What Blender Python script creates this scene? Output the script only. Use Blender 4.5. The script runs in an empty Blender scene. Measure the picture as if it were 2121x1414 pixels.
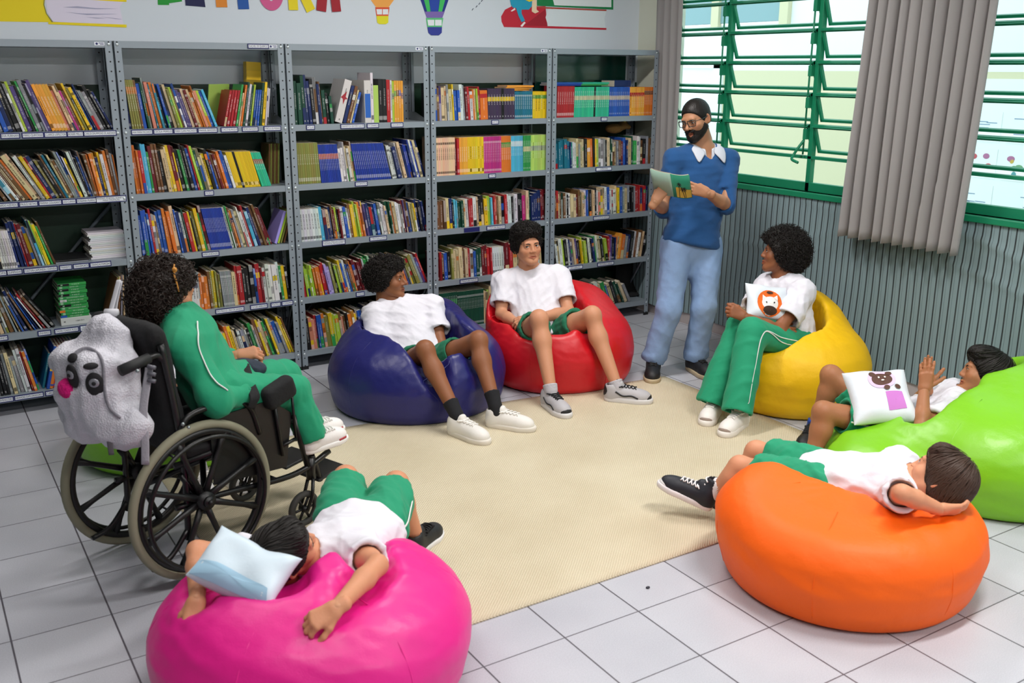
import bpy, bmesh, math, random
import numpy as np
from mathutils import Vector, Matrix

SC = bpy.context.scene
COL = SC.collection
random.seed(7)
RNG = np.random.RandomState(11)
V3 = lambda *a: np.array(a, dtype=float)


def nrm(v):
    v = np.asarray(v, float)
    return v / (np.linalg.norm(v) + 1e-12)


# ---------------------------------------------------------------- the camera of the photograph
CAM_POS = V3(-0.1324, -5.7246, 1.8513)
YAW, PITCH, ROLL, FOC = 0.559996, -0.272874, 0.004683, 2021.74
CF = V3(math.sin(YAW) * math.cos(PITCH), math.cos(YAW) * math.cos(PITCH), math.sin(PITCH))
_r0 = V3(math.cos(YAW), -math.sin(YAW), 0)
_u0 = np.cross(_r0, CF)
CR = math.cos(ROLL) * _r0 + math.sin(ROLL) * _u0
CU = -math.sin(ROLL) * _r0 + math.cos(ROLL) * _u0


def sight(u, v):
    return CF + (u - 1060.5) / FOC * CR - (v - 707) / FOC * CU


def at(u, v, d):
    """the point of the room seen at (u, v), d metres in front of the camera"""
    return CAM_POS + sight(u, v) * d


def at_z(u, v, z=0.0):
    s = sight(u, v)
    return CAM_POS + s * (z - CAM_POS[2]) / s[2]


def at_y(u, v, y):
    s = sight(u, v)
    return CAM_POS + s * (y - CAM_POS[1]) / s[1]


def at_x(u, v, x):
    s = sight(u, v)
    return CAM_POS + s * (x - CAM_POS[0]) / s[0]


def seen(P):
    d = np.asarray(P, float) - CAM_POS
    z = d @ CF
    return 1060.5 + FOC * (d @ CR) / z, 707 - FOC * (d @ CU) / z, z


# ---------------------------------------------------------------- colours and materials
def lin(h):
    h = h.lstrip('#')
    o = []
    for i in (0, 2, 4):
        c = int(h[i:i + 2], 16) / 255
        o.append(c / 12.92 if c <= 0.04045 else ((c + 0.055) / 1.055) ** 2.4)
    return tuple(o)


MATS = {}


class NT:
    def __init__(s, m):
        s.t = m.node_tree
        s.n = s.t.nodes
        s.l = s.t.links

    def new(s, kind, **kw):
        n = s.n.new(kind)
        for k, v in kw.items():
            if k in n.inputs.keys() if hasattr(n.inputs, 'keys') else False:
                n.inputs[k].default_value = v
            else:
                setattr(n, k, v)
        return n

    def link(s, a, b):
        s.l.new(a, b)


def mat(name, col='#808080', rough=0.6, spec=0.5, metal=0.0, bump=None, bump2=None, tint=None, var=0.0, varscale=8.0,
        sheen=0.0, coat=0.0, sss=0.0, emit=0.0, trans=0.0, space='Object'):
    """principled material; bump = (kind, scale, strength, stretch); tint = colour attribute multiplied or used as base"""
    if name in MATS:
        return MATS[name]
    m = bpy.data.materials.new(name)
    m.use_nodes = True
    k = NT(m)
    b = k.n['Principled BSDF']
    c = lin(col) + (1,) if isinstance(col, str) else tuple(col) + (1,)
    b.inputs['Base Color'].default_value = c
    b.inputs['Roughness'].default_value = rough
    b.inputs['Specular IOR Level'].default_value = spec
    b.inputs['Metallic'].default_value = metal
    b.inputs['Sheen Weight'].default_value = sheen
    b.inputs['Coat Weight'].default_value = coat
    if sss:
        b.inputs['Subsurface Weight'].default_value = sss
        b.inputs['Subsurface Radius'].default_value = (0.012, 0.005, 0.003)
        b.inputs['Subsurface Scale'].default_value = 1.0
    if emit:
        b.inputs['Emission Color'].default_value = c
        b.inputs['Emission Strength'].default_value = emit
    if trans:
        b.inputs['Transmission Weight'].default_value = trans
    tc = k.new('ShaderNodeTexCoord')
    src = None
    if tint:
        a = k.new('ShaderNodeAttribute', attribute_name=tint)
        src = a.outputs['Color']
        if tint != 'paint':
            mx = k.new('ShaderNodeMix', data_type='RGBA', blend_type='MULTIPLY')
            mx.inputs['Factor'].default_value = 1
            mx.inputs['A'].default_value = c
            k.link(src, mx.inputs['B'])
            src = mx.outputs['Result']
    if var:
        nz = k.new('ShaderNodeTexNoise')
        nz.inputs['Scale'].default_value = varscale
        nz.inputs['Detail'].default_value = 4
        k.link(tc.outputs[space], nz.inputs['Vector'])
        mr = k.new('ShaderNodeMapRange')
        mr.inputs['To Min'].default_value = 1 - var
        mr.inputs['To Max'].default_value = 1 + var
        k.link(nz.outputs['Fac'], mr.inputs['Value'])
        mx = k.new('ShaderNodeMix', data_type='RGBA', blend_type='MULTIPLY')
        mx.inputs['Factor'].default_value = 1
        if src is not None:
            k.link(src, mx.inputs['A'])
        else:
            mx.inputs['A'].default_value = c
        cv = k.new('ShaderNodeCombineColor')
        for ch in ('Red', 'Green', 'Blue'):
            k.link(mr.outputs['Result'], cv.inputs[ch])
        k.link(cv.outputs['Color'], mx.inputs['B'])
        src = mx.outputs['Result']
    if src is not None:
        k.link(src, b.inputs['Base Color'])
    last = None
    for bp in (bump, bump2):
        if not bp:
            continue
        kind, scale, strength = bp[:3]
        stretch = bp[3] if len(bp) > 3 else (1, 1, 1)
        mp = k.new('ShaderNodeMapping')
        mp.inputs['Scale'].default_value = stretch
        k.link(tc.outputs[space], mp.inputs['Vector'])
        if kind == 'noise':
            t = k.new('ShaderNodeTexNoise')
            t.inputs['Scale'].default_value = scale
            t.inputs['Detail'].default_value = 5
            out = t.outputs['Fac']
        elif kind == 'wave':
            t = k.new('ShaderNodeTexWave')
            t.inputs['Scale'].default_value = scale
            t.inputs['Distortion'].default_value = 3
            out = t.outputs['Fac']
        else:
            t = k.new('ShaderNodeTexVoronoi')
            t.inputs['Scale'].default_value = scale
            out = t.outputs['Distance']
        k.link(mp.outputs['Vector'], t.inputs['Vector'])
        bn = k.new('ShaderNodeBump')
        bn.inputs['Strength'].default_value = strength
        bn.inputs['Distance'].default_value = 0.01
        k.link(out, bn.inputs['Height'])
        if last is not None:
            k.link(last, bn.inputs['Normal'])
        last = bn.outputs['Normal']
    if last is not None:
        k.link(last, b.inputs['Normal'])
    MATS[name] = m
    return m


# ---------------------------------------------------------------- objects
def tag(o, label=None, cat=None, group=None, kind=None):
    if label: o['label'] = label
    if cat: o['category'] = cat
    if group: o['group'] = group
    if kind: o['kind'] = kind
    return o


def link_mesh(name, me, m=None, parent=None):
    o = bpy.data.objects.new(name, me)
    COL.objects.link(o)
    if m is not None:
        for x in (m if isinstance(m, (list, tuple)) else [m]):
            me.materials.append(x)
    if parent is not None:
        o.parent = parent
        o.matrix_parent_inverse = parent.matrix_world.inverted()
    return o


def thing(name, loc=(0, 0, 0), label=None, cat=None, group=None, rotz=0.0):
    o = bpy.data.objects.new(name, None)
    COL.objects.link(o)
    o.empty_display_size = 0.05
    o.location = loc
    o.rotation_euler = (0, 0, rotz)
    o.matrix_world = Matrix.Translation(Vector(loc)) @ Matrix.Rotation(rotz, 4, 'Z')
    return tag(o, label, cat, group)


class MB:
    """collects boxes, tubes, sheets ... into one mesh; every vertex may carry a paint colour"""

    def __init__(s):
        s.v, s.f, s.mi, s.c, s.sm = [], [], [], [], []
        s.n = 0

    def add(s, v, f, mi=0, col=None, smooth=False):
        v = np.asarray(v, float).reshape(-1, 3)
        s.v.append(v)
        for q in f:
            s.f.append(tuple(int(i) + s.n for i in q))
            s.mi.append(mi)
            s.sm.append(smooth)
        c = np.ones((len(v), 4))
        if col is not None:
            c[:, :3] = col
        s.c.append(c)
        s.n += len(v)

    def box(s, lo, hi, mi=0, col=None, M=None, o=None):
        x0, y0, z0 = lo
        x1, y1, z1 = hi
        v = V3([x0, y0, z0], [x1, y0, z0], [x1, y1, z0], [x0, y1, z0], [x0, y0, z1], [x1, y0, z1], [x1, y1, z1], [x0, y1, z1])
        if M is not None:
            v = v @ np.asarray(M).T
        if o is not None:
            v = v + np.asarray(o)
        s.add(v, [(0, 3, 2, 1), (4, 5, 6, 7), (0, 1, 5, 4), (1, 2, 6, 5), (2, 3, 7, 6), (3, 0, 4, 7)], mi, col)

    def quad(s, a, b, c, d, mi=0, col=None):
        s.add([a, b, c, d], [(0, 1, 2, 3)], mi, col)

    def tube(s, pts, r, n=8, mi=0, col=None, cap=True, closed=False, flat=1.0, side=None):
        pts = np.asarray(pts, float)
        m = len(pts)
        r = np.broadcast_to(np.asarray(r, float), (m,))
        if closed:
            tan = np.roll(pts, -1, 0) - np.roll(pts, 1, 0)
        else:
            tan = np.gradient(pts, axis=0)
        tan /= np.linalg.norm(tan, axis=1, keepdims=True) + 1e-12
        ref = np.asarray(side, float) if side is not None else (V3(0, 0, 1) if abs(tan[0, 2]) < 0.9 else V3(1, 0, 0))
        vs = []
        a = np.arange(n) * 2 * math.pi / n
        for i in range(m):
            e1 = ref - tan[i] * (ref @ tan[i])
            e1 = nrm(e1)
            e2 = np.cross(tan[i], e1)
            if side is None:
                ref = e1
            vs.append(pts[i] + r[i] * (np.cos(a)[:, None] * e1 + flat * np.sin(a)[:, None] * e2))
        v = np.concatenate(vs)
        f = []
        for i in range(m if closed else m - 1):
            j = (i + 1) % m
            for q in range(n):
                f.append((i * n + q, i * n + (q + 1) % n, j * n + (q + 1) % n, j * n + q))
        if cap and not closed:
            f.append(tuple(range(n - 1, -1, -1)))
            f.append(tuple((m - 1) * n + q for q in range(n)))
        s.add(v, f, mi, col, True)

    def cyl(s, a, b, r, n=16, mi=0, col=None, r2=None):
        s.tube([a, b], [r, r if r2 is None else r2], n, mi, col)

    def grid(s, P, mi=0, col=None, smooth=True, closed_u=False):
        """P[nu][nv] of points"""
        P = np.asarray(P, float)
        nu, nv = P.shape[:2]
        f = []
        for i in range(nu if closed_u else nu - 1):
            for j in range(nv - 1):
                f.append((i * nv + j, ((i + 1) % nu) * nv + j, ((i + 1) % nu) * nv + j + 1, i * nv + j + 1))
        s.add(P.reshape(-1, 3), f, mi, col, smooth)

    def ball(s, c, r, n=12, mi=0, col=None, M=None):
        r = np.broadcast_to(np.asarray(r, float), (3,))
        th = np.linspace(0, math.pi, n + 1)
        ph = np.arange(2 * n) * math.pi / n
        P = np.zeros((2 * n, n + 1, 3))
        P[..., 0] = np.cos(ph)[:, None] * np.sin(th)[None]
        P[..., 1] = np.sin(ph)[:, None] * np.sin(th)[None]
        P[..., 2] = np.cos(th)[None]
        P = P * r
        if M is not None:
            P = P @ np.asarray(M).T
        s.grid(P + np.asarray(c), mi, col, True, True)

    def build(s, name, m=None, parent=None, bevel=0.0, paint=False, sub=0, solid=0.0):
        me = bpy.data.meshes.new(name)
        v = np.concatenate(s.v) if s.v else np.zeros((0, 3))
        me.from_pydata(v.tolist(), [], s.f)
        me.polygons.foreach_set('material_index', s.mi)
        me.polygons.foreach_set('use_smooth', s.sm)
        if paint:
            a = me.color_attributes.new('paint', 'FLOAT_COLOR', 'POINT')
            a.data.foreach_set('color', np.concatenate(s.c).astype(np.float32).ravel())
        me.update()
        o = link_mesh(name, me, m, parent)
        if bevel:
            b = o.modifiers.new('bevel', 'BEVEL')
            b.width = bevel
            b.segments = 2
            b.limit_method = 'ANGLE'
        if solid:
            b = o.modifiers.new('solid', 'SOLIDIFY')
            b.thickness = solid
            b.offset = 0
        if sub:
            b = o.modifiers.new('sub', 'SUBSURF')
            b.levels = b.render_levels = sub
        return o


# ---------------------------------------------------------------- smooth bodies from distance fields
class Body:
    """a list of round cones and ellipsoids blended into one continuous surface"""

    def __init__(s):
        s.ops = []

    def _put(s, fn, lo, hi, k, op):
        s.ops.append((fn, np.asarray(lo, float), np.asarray(hi, float), k, op))
        return s

    def cap(s, a, b, ra, rb=None, k=0.02, op='add', wide=1.0, side=None):
        a = np.asarray(a, float)
        b = np.asarray(b, float)
        rb = ra if rb is None else rb
        ab = b - a
        L2 = max(ab @ ab, 1e-9)
        if side is not None:
            ax = nrm(ab)
            sd = np.asarray(side, float)
            sd = nrm(sd - ax * (sd @ ax))

        def fn(P):
            q = P - a
            t = np.clip((q @ ab) / L2, 0, 1)
            q = q - t[..., None] * ab
            if side is not None:
                c = q @ sd
                q = q - (c * (1 - 1 / wide))[..., None] * sd
            return np.sqrt((q * q).sum(-1)) - (ra + (rb - ra) * t)
        R = max(ra, rb) * max(wide, 1)
        return s._put(fn, np.minimum(a, b) - R, np.maximum(a, b) + R, k, op)

    def sleeve(s, a, e, ra, rb, wall=0.016, deep=0.03, k=0.035, mid=None, rm=None):
        """a cloth tube from a to e, cut square and hollow at e (mid: an elbow on the way)"""
        a, e = np.asarray(a, float), np.asarray(e, float)
        t0 = a if mid is None else np.asarray(mid, float)
        ax = nrm(e - t0)
        o = Body()
        if mid is not None:
            o.cap(a, t0, ra, rm, 0.02)
            o.cap(t0, e + ax * 0.002, rm, rb, 0.02)
        else:
            o.cap(a, e + ax * 0.002, ra, rb, 0.02)
        i = Body().cap(e - ax * deep, e + ax * 0.10, rb - wall - 0.002, rb - wall, 0.0)
        near = rb * 2.2

        def fn(P):
            d = o.value(P)
            r = np.sqrt(((P - e) ** 2).sum(-1))
            pl = (P - e) @ ax
            d = np.where(r < near, np.maximum(d, pl), d)
            return np.maximum(d, -i.value(P))
        lo, hi = o.bounds()
        return s._put(fn, lo, hi, k, 'add')

    def path(s, pts, rs, k=0.02, op='add', wide=1.0, side=None):
        for i in range(len(pts) - 1):
            s.cap(pts[i], pts[i + 1], rs[i], rs[i + 1], k, op, wide, side)
        return s

    def ell(s, c, r, M=None, k=0.02, op='add'):
        c = np.asarray(c, float)
        r = np.broadcast_to(np.asarray(r, float), (3,)).astype(float)
        M = np.eye(3) if M is None else np.asarray(M, float)   # columns are the axes
        mr = r.min()

        def fn(P):
            q = (P - c) @ M
            k0 = np.sqrt(((q / r) ** 2).sum(-1)) + 1e-9
            k1 = np.sqrt(((q / (r * r)) ** 2).sum(-1)) + 1e-9
            return k0 * (k0 - 1) / k1
        e = np.sqrt(((M * r) ** 2).sum(1))
        return s._put(fn, c - e, c + e, k, op)

    def rbox(s, c, h, rad, M=None, k=0.02, op='add'):
        c = np.asarray(c, float)
        h = np.asarray(h, float) - rad
        M = np.eye(3) if M is None else np.asarray(M, float)

        def fn(P):
            q = np.abs((P - c) @ M) - h
            return np.sqrt((np.maximum(q, 0) ** 2).sum(-1)) + np.minimum(q.max(-1), 0) - rad
        e = (np.abs(M) * (h + rad)).sum(1)
        return s._put(fn, c - e, c + e, k, op)

    def puck(s, c, rx, ry, z0, z1, rad, k=0.02, op='add', bulge=0.0):
        """an upright rounded drum"""
        c = np.asarray(c, float)
        h, zc = (z1 - z0) / 2, (z0 + z1) / 2
        m = min(rx, ry)

        def fn(P):
            q = P - c
            w = 1 + bulge * (1 - np.clip(np.abs(q[..., 2] - zc) / h, 0, 1) ** 2)
            r = (np.sqrt((q[..., 0] / rx) ** 2 + (q[..., 1] / ry) ** 2) / w - 1) * m + rad
            v = np.abs(q[..., 2] - zc) - h + rad
            return np.sqrt(np.maximum(r, 0) ** 2 + np.maximum(v, 0) ** 2) + np.minimum(np.maximum(r, v), 0) - rad
        e = V3(rx * (1 + bulge), ry * (1 + bulge), 0)
        return s._put(fn, c - e + V3(0, 0, z0), c + e + V3(0, 0, z1), k, op)

    def half(s, p, n, k=0.0, near=None, rad=None):
        """cut away what lies on the side n points to (everywhere, or only within rad of near)"""
        p = np.asarray(p, float)
        n = nrm(n)
        if near is None:
            return s._put(lambda P: (P - p) @ n, [-9] * 3, [9] * 3, k, 'int')
        near = np.asarray(near, float)

        def fn(P):
            ball = np.sqrt(((P - near) ** 2).sum(-1)) - rad
            return np.maximum(-((P - p) @ n), ball)
        return s._put(fn, near - rad, near + rad, k, 'sub')

    def bounds(s):
        ad = [o for o in s.ops if o[4] == 'add']
        return np.min([o[1] for o in ad], 0), np.max([o[2] for o in ad], 0)

    def grow(s, d):
        """a copy, every added piece d thicker"""
        b = Body()
        for fn, lo, hi, k, op in s.ops:
            if op == 'add':
                b._put((lambda f: lambda P: f(P) - d)(fn), lo - d, hi + d, k, op)
        return b

    def join(s, other, k=None):
        for fn, lo, hi, kk, op in other.ops:
            s.ops.append((fn, lo, hi, kk if k is None else k, op))
        return s

    def carve(s, other, k=0.04, d=0.0):
        for fn, lo, hi, kk, op in other.ops:
            if op == 'add':
                s._put((lambda f: lambda P: f(P) - d)(fn), lo - d, hi + d, k, 'sub')
        return s

    @staticmethod
    def _mix(D, d, k, op):
        if op == 'add':
            if k <= 0: return np.minimum(D, d)
            h = np.maximum(k - np.abs(D - d), 0) / k
            return np.minimum(D, d) - h * h * k * 0.25
        if op == 'sub':
            d = -d
        if k <= 0: return np.maximum(D, d)
        h = np.maximum(k - np.abs(D - d), 0) / k
        return np.maximum(D, d) + h * h * k * 0.25

    def value(s, P):
        P = np.asarray(P, float)
        D = np.full(P.shape[:-1], 9.0)
        for fn, lo, hi, k, op in s.ops:
            D = s._mix(D, fn(P), k, op)
        return D

    def project(s, P, n=8):
        P = np.array(P, float)
        e = 1e-3
        for _ in range(n):
            d = s.value(P)
            g = np.stack([s.value(P + np.eye(3)[i] * e) - s.value(P - np.eye(3)[i] * e) for i in range(3)], -1) / (2 * e)
            g /= np.linalg.norm(g, axis=-1, keepdims=True) + 1e-9
            P -= 0.8 * d[..., None] * g
        return P, g

    def mesh(s, res, smooth=1, warp=None, lo=None, hi=None):
        l, h = s.bounds()
        if lo is not None: l = np.maximum(l, lo)
        if hi is not None: h = np.minimum(h, hi)
        l = l - 3 * res
        h = h + 3 * res
        n = np.ceil((h - l) / res).astype(int) + 1
        ax = [l[i] + res * np.arange(n[i]) for i in range(3)]
        D = np.full(n, 9.0, dtype=np.float32)
        for fn, a, b, k, op in s.ops:
            m = k + 2.5 * res
            i0 = np.clip(np.floor((a - m - l) / res).astype(int), 0, n)
            i1 = np.clip(np.ceil((b + m - l) / res).astype(int) + 1, 0, n)
            if (i1 <= i0).any(): continue
            sl = tuple(slice(i0[i], i1[i]) for i in range(3))
            g = np.stack(np.meshgrid(ax[0][sl[0]], ax[1][sl[1]], ax[2][sl[2]], indexing='ij'), -1)
            D[sl] = s._mix(D[sl], fn(g), k, op)
        if warp is not None:
            pass
        v, f = surface_net(D)
        v = l + v * res
        v = relax(v, f, smooth)
        return v, f


def surface_net(D):
    S = D < 0
    n = D.shape
    c = np.zeros((n[0] - 1, n[1] - 1, n[2] - 1), dtype=np.int8)
    offs = [(i, j, k) for i in (0, 1) for j in (0, 1) for k in (0, 1)]
    sh = lambda A, o: A[o[0]:n[0] - 1 + o[0], o[1]:n[1] - 1 + o[1], o[2]:n[2] - 1 + o[2]]
    for o in offs: c += sh(S, o)
    act = (c > 0) & (c < 8)
    idx = np.argwhere(act)
    num = np.full(act.shape, -1, dtype=np.int64)
    num[tuple(idx.T)] = np.arange(len(idx))
    acc = np.zeros((len(idx), 3))
    cnt = np.zeros(len(idx))
    for a in offs:
        for d in range(3):
            if a[d]: continue
            b = list(a)
            b[d] = 1
            da = D[idx[:, 0] + a[0], idx[:, 1] + a[1], idx[:, 2] + a[2]]
            db = D[idx[:, 0] + b[0], idx[:, 1] + b[1], idx[:, 2] + b[2]]
            x = (da < 0) != (db < 0)
            t = np.where(x, da / np.where(x, da - db, 1), 0)
            p = np.tile(np.array(a, float), (len(idx), 1))
            p[:, d] += t
            acc += np.where(x[:, None], p, 0)
            cnt += x
    v = idx + acc / cnt[:, None]
    fs = []
    for d in range(3):
        e1, e2 = [(1, 2), (2, 0), (0, 1)][d]
        lo = [slice(None)] * 3
        hi = [slice(None)] * 3
        lo[d] = slice(0, n[d] - 1)
        hi[d] = slice(1, n[d])
        ch = S[tuple(lo)] != S[tuple(hi)]
        q = np.argwhere(ch)
        q = q[(q[:, e1] > 0) & (q[:, e2] > 0) & (q[:, e1] < n[e1] - 1) & (q[:, e2] < n[e2] - 1)]
        if not len(q): continue
        ins = S[tuple(q.T)]
        cs = []
        for da, db in ((1, 1), (0, 1), (0, 0), (1, 0)):
            r = q.copy()
            r[:, e1] -= da
            r[:, e2] -= db
            cs.append(num[tuple(r.T)])
        Q = np.stack(cs, 1)
        Q[~ins] = Q[~ins][:, ::-1]
        fs.append(Q)
    return v, np.concatenate(fs)


def edges_of(f):
    e = np.concatenate([f[:, [0, 1]], f[:, [1, 2]], f[:, [2, 3]], f[:, [3, 0]]])
    return np.concatenate([e, e[:, ::-1]])


def relax(v, f, n=1, lam=0.5):
    if n <= 0: return v
    e = edges_of(f)
    deg = np.bincount(e[:, 0], minlength=len(v)).astype(float)[:, None] + 1e-9
    for it in range(n):
        a = np.zeros_like(v)
        for i in range(3):
            a[:, i] = np.bincount(e[:, 0], weights=v[e[:, 1], i], minlength=len(v))
        v = v + lam * (a / deg - v)
    return v


def normals(v, f):
    n = np.cross(v[f[:, 2]] - v[f[:, 0]], v[f[:, 3]] - v[f[:, 1]])
    o = np.zeros_like(v)
    for j in range(4):
        for i in range(3):
            o[:, i] += np.bincount(f[:, j], weights=n[:, i], minlength=len(v))
    return o / (np.linalg.norm(o, axis=1, keepdims=True) + 1e-12)


def ripples(v, seed, freq, amp, n=5, stretch=(1, 1, 1), ridge=True):
    """soft folds: ridged waves of many directions, in metres"""
    r = np.random.RandomState(seed)
    out = np.zeros(len(v))
    w = v * np.asarray(stretch)
    bend = 0.25 * np.stack([np.sin(w @ r.normal(0, freq * 0.35, 3) + r.rand() * 6) for _ in range(3)], 1) / max(freq, 1e-6)
    w = w + bend * 2
    for i in range(n):
        d = nrm(r.normal(size=3)) * freq * (0.6 + 0.9 * r.rand())
        x = np.sin(w @ d + r.rand() * 6.28)
        out += (1 - np.abs(x)) if ridge else x
    out = out / n
    return (out - out.mean()) * amp


def net_object(name, parts, m, parent=None, tint=None):
    """one mesh object from [(v, f), ...]"""
    vs, fs, k = [], [], 0
    for v, f in parts:
        vs.append(v)
        fs.append(f + k)
        k += len(v)
    v = np.concatenate(vs)
    f = np.concatenate(fs)
    me = bpy.data.meshes.new(name)
    me.vertices.add(len(v))
    me.vertices.foreach_set('co', v.astype(np.float32).ravel())
    me.loops.add(f.size)
    me.loops.foreach_set('vertex_index', f.astype(np.int32).ravel())
    me.polygons.add(len(f))
    me.polygons.foreach_set('loop_start', np.arange(0, f.size, 4, dtype=np.int32))
    me.polygons.foreach_set('use_smooth', np.ones(len(f), dtype=bool))
    me.update(calc_edges=True)
    if tint is not None:
        a = me.color_attributes.new('tint', 'FLOAT_COLOR', 'POINT')
        c = np.ones((len(v), 4), dtype=np.float32)
        c[:, :3] = tint
        a.data.foreach_set('color', c.ravel())
    return link_mesh(name, me, m, parent)


def frame(fwd, up):
    """columns right, forward, up"""
    f = nrm(fwd)
    r = nrm(np.cross(f, up))
    return np.stack([r, f, np.cross(r, f)], 1)


def arc(a, b, c, n=12):
    """quadratic curve through a, bending at b, to c"""
    t = np.linspace(0, 1, n)[:, None]
    return (1 - t) ** 2 * np.asarray(a) + 2 * t * (1 - t) * np.asarray(b) + t * t * np.asarray(c)


def spline(pts, n=8):
    """Catmull-Rom through the points"""
    p = np.asarray(pts, float)
    q = np.concatenate([[2 * p[0] - p[1]], p, [2 * p[-1] - p[-2]]])
    out = []
    for i in range(len(p) - 1):
        for t in np.arange(n) / n:
            a, b, c, d = q[i:i + 4]
            out.append(0.5 * (2 * b + (c - a) * t + (2 * a - 5 * b + 4 * c - d) * t * t + (3 * b - a - 3 * c + d) * t ** 3))
    out.append(p[-1])
    return np.array(out)


def lettering(text, size, place, m, name, parent=None, extrude=0.0004, align='CENTER', squeeze=1.0, fit=None):
    """writing as a flat mesh; place = (origin, right, up)"""
    cu = bpy.data.curves.new('t', 'FONT')
    cu.body = text
    cu.size = size
    cu.align_x = align
    cu.align_y = 'CENTER'
    cu.space_line = 0.85
    ob = bpy.data.objects.new('t', cu)
    COL.objects.link(ob)
    bpy.context.view_layer.update()
    me0 = ob.evaluated_get(bpy.context.evaluated_depsgraph_get()).to_mesh()
    v = np.array([list(x.co) for x in me0.vertices]).reshape(-1, 3)
    f = [tuple(p.vertices) for p in me0.polygons]
    ob.to_mesh_clear()
    bpy.data.objects.remove(ob)
    bpy.data.curves.remove(cu)
    if fit and len(v):
        w = v[:, 0].max() - v[:, 0].min()
        if w > fit: v[:, 0] *= fit / w
    o, r, u = [np.asarray(x, float) for x in place]
    v = o + v[:, :1] * squeeze * r + v[:, 1:2] * u
    return v, f
# ================================================================ camera, view, light
cam_d = bpy.data.cameras.new('camera')
cam = bpy.data.objects.new('camera', cam_d)
COL.objects.link(cam)
cam_d.sensor_width = 36
cam_d.lens = FOC / 2121 * 36
cam_d.clip_start = 0.05
M = Matrix.Identity(4)
for i in range(3):
    M[i][0], M[i][1], M[i][2], M[i][3] = CR[i], CU[i], -CF[i], CAM_POS[i]
cam.matrix_world = M
cam_d.dof.use_dof = True
cam_d.dof.focus_distance = 5.6
cam_d.dof.aperture_fstop = 4.2
SC.camera = cam
SC.view_settings.view_transform = 'Standard'
SC.view_settings.look = 'None'
SC.view_settings.gamma = 1
SC.view_settings.exposure = 0.12
SC.view_settings.use_curve_mapping = False
SC.cycles.use_denoising = True
SC.cycles.max_bounces = 7
SC.cycles.diffuse_bounces = 4
SC.cycles.transparent_max_bounces = 16
SC.cycles.sample_clamp_indirect = 6

w = bpy.data.worlds.new('sky')
SC.world = w
w.use_nodes = True
bg = w.node_tree.nodes['Background']
bg.inputs['Color'].default_value = (0.80, 0.93, 1.0, 1)
bg.inputs['Strength'].default_value = 2.2


def lamp(name, loc, size, power, col, aim=(0, 0, -1), portal=False):
    l = bpy.data.lights.new(name, 'AREA')
    l.shape = 'RECTANGLE'
    l.size, l.size_y = size
    l.energy = power
    l.color = col
    l.cycles.is_portal = portal
    o = bpy.data.objects.new(name, l)
    COL.objects.link(o)
    o.location = loc
    o.rotation_euler = Vector(aim).to_track_quat('-Z', 'Y').to_euler()
    return o


WX = 4.78            # the window wall
BY = 0.33            # the wall behind the bookcases
HC = 3.05            # ceiling
TILE, TX, TY = 0.31782, 0.2957, -0.1813

# ================================================================ structure
m = MATS['floor'] = bpy.data.materials.new('floor_tiles')
m.use_nodes = True
k = NT(m)
b = k.n['Principled BSDF']
tc = k.new('ShaderNodeTexCoord')
sx = k.new('ShaderNodeSeparateXYZ')
k.link(tc.outputs['Object'], sx.inputs[0])


def mth(op, a, b2=None, **kw):
    n = k.new('ShaderNodeMath', operation=op)
    for i, x in enumerate((a, b2)):
        if x is None: continue
        if isinstance(x, (int, float)):
            n.inputs[i].default_value = x
        else:
            k.link(x, n.inputs[i])
    return n.outputs[0]


def line_mask(sock, off, period, half):
    fr = mth('FRACT', mth('DIVIDE', mth('SUBTRACT', sock, off), period))
    d = mth('MULTIPLY', mth('MINIMUM', fr, mth('SUBTRACT', 1.0, fr)), period)
    return mth('LESS_THAN', d, half), mth('FLOOR', mth('DIVIDE', mth('SUBTRACT', sock, off), period))


mx_, ix = line_mask(sx.outputs[0], TX, TILE, 0.0030)
my_, iy = line_mask(sx.outputs[1], TY, TILE, 0.0022)
grout = mth('MAXIMUM', mx_, my_)
cmb = k.new('ShaderNodeCombineXYZ')
k.link(ix, cmb.inputs[0])
k.link(iy, cmb.inputs[1])
wn = k.new('ShaderNodeTexWhiteNoise')
k.link(cmb.outputs[0], wn.inputs['Vector'])
nz = k.new('ShaderNodeTexNoise')
nz.inputs['Scale'].default_value = 260
nz.inputs['Detail'].default_value = 3
k.link(tc.outputs['Object'], nz.inputs['Vector'])
nz2 = k.new('ShaderNodeTexNoise')
nz2.inputs['Scale'].default_value = 3.0
k.link(tc.outputs['Object'], nz2.inputs['Vector'])
val = mth('ADD', mth('MULTIPLY', wn.outputs['Value'], 0.05), mth('ADD', mth('MULTIPLY', nz.outputs['Fac'], 0.22), mth('MULTIPLY', nz2.outputs['Fac'], 0.12)))
rp = k.new('ShaderNodeValToRGB')
rp.color_ramp.elements[0].position = 0.08
rp.color_ramp.elements[0].color = lin('#a2a4ae') + (1,)
rp.color_ramp.elements[1].position = 0.32
rp.color_ramp.elements[1].color = lin('#cfd1d8') + (1,)
k.link(val, rp.inputs['Fac'])
mix = k.new('ShaderNodeMix', data_type='RGBA')
k.link(grout, mix.inputs['Factor'])
k.link(rp.outputs['Color'], mix.inputs['A'])
mix.inputs['B'].default_value = lin('#55525a') + (1,)
k.link(mix.outputs['Result'], b.inputs['Base Color'])
b.inputs['Roughness'].default_value = 0.34
b.inputs['Specular IOR Level'].default_value = 0.45
bn = k.new('ShaderNodeBump', invert=True)
bn.inputs['Strength'].default_value = 0.4
bn.inputs['Distance'].default_value = 0.003
k.link(grout, bn.inputs['Height'])
k.link(bn.outputs['Normal'], b.inputs['Normal'])

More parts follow.
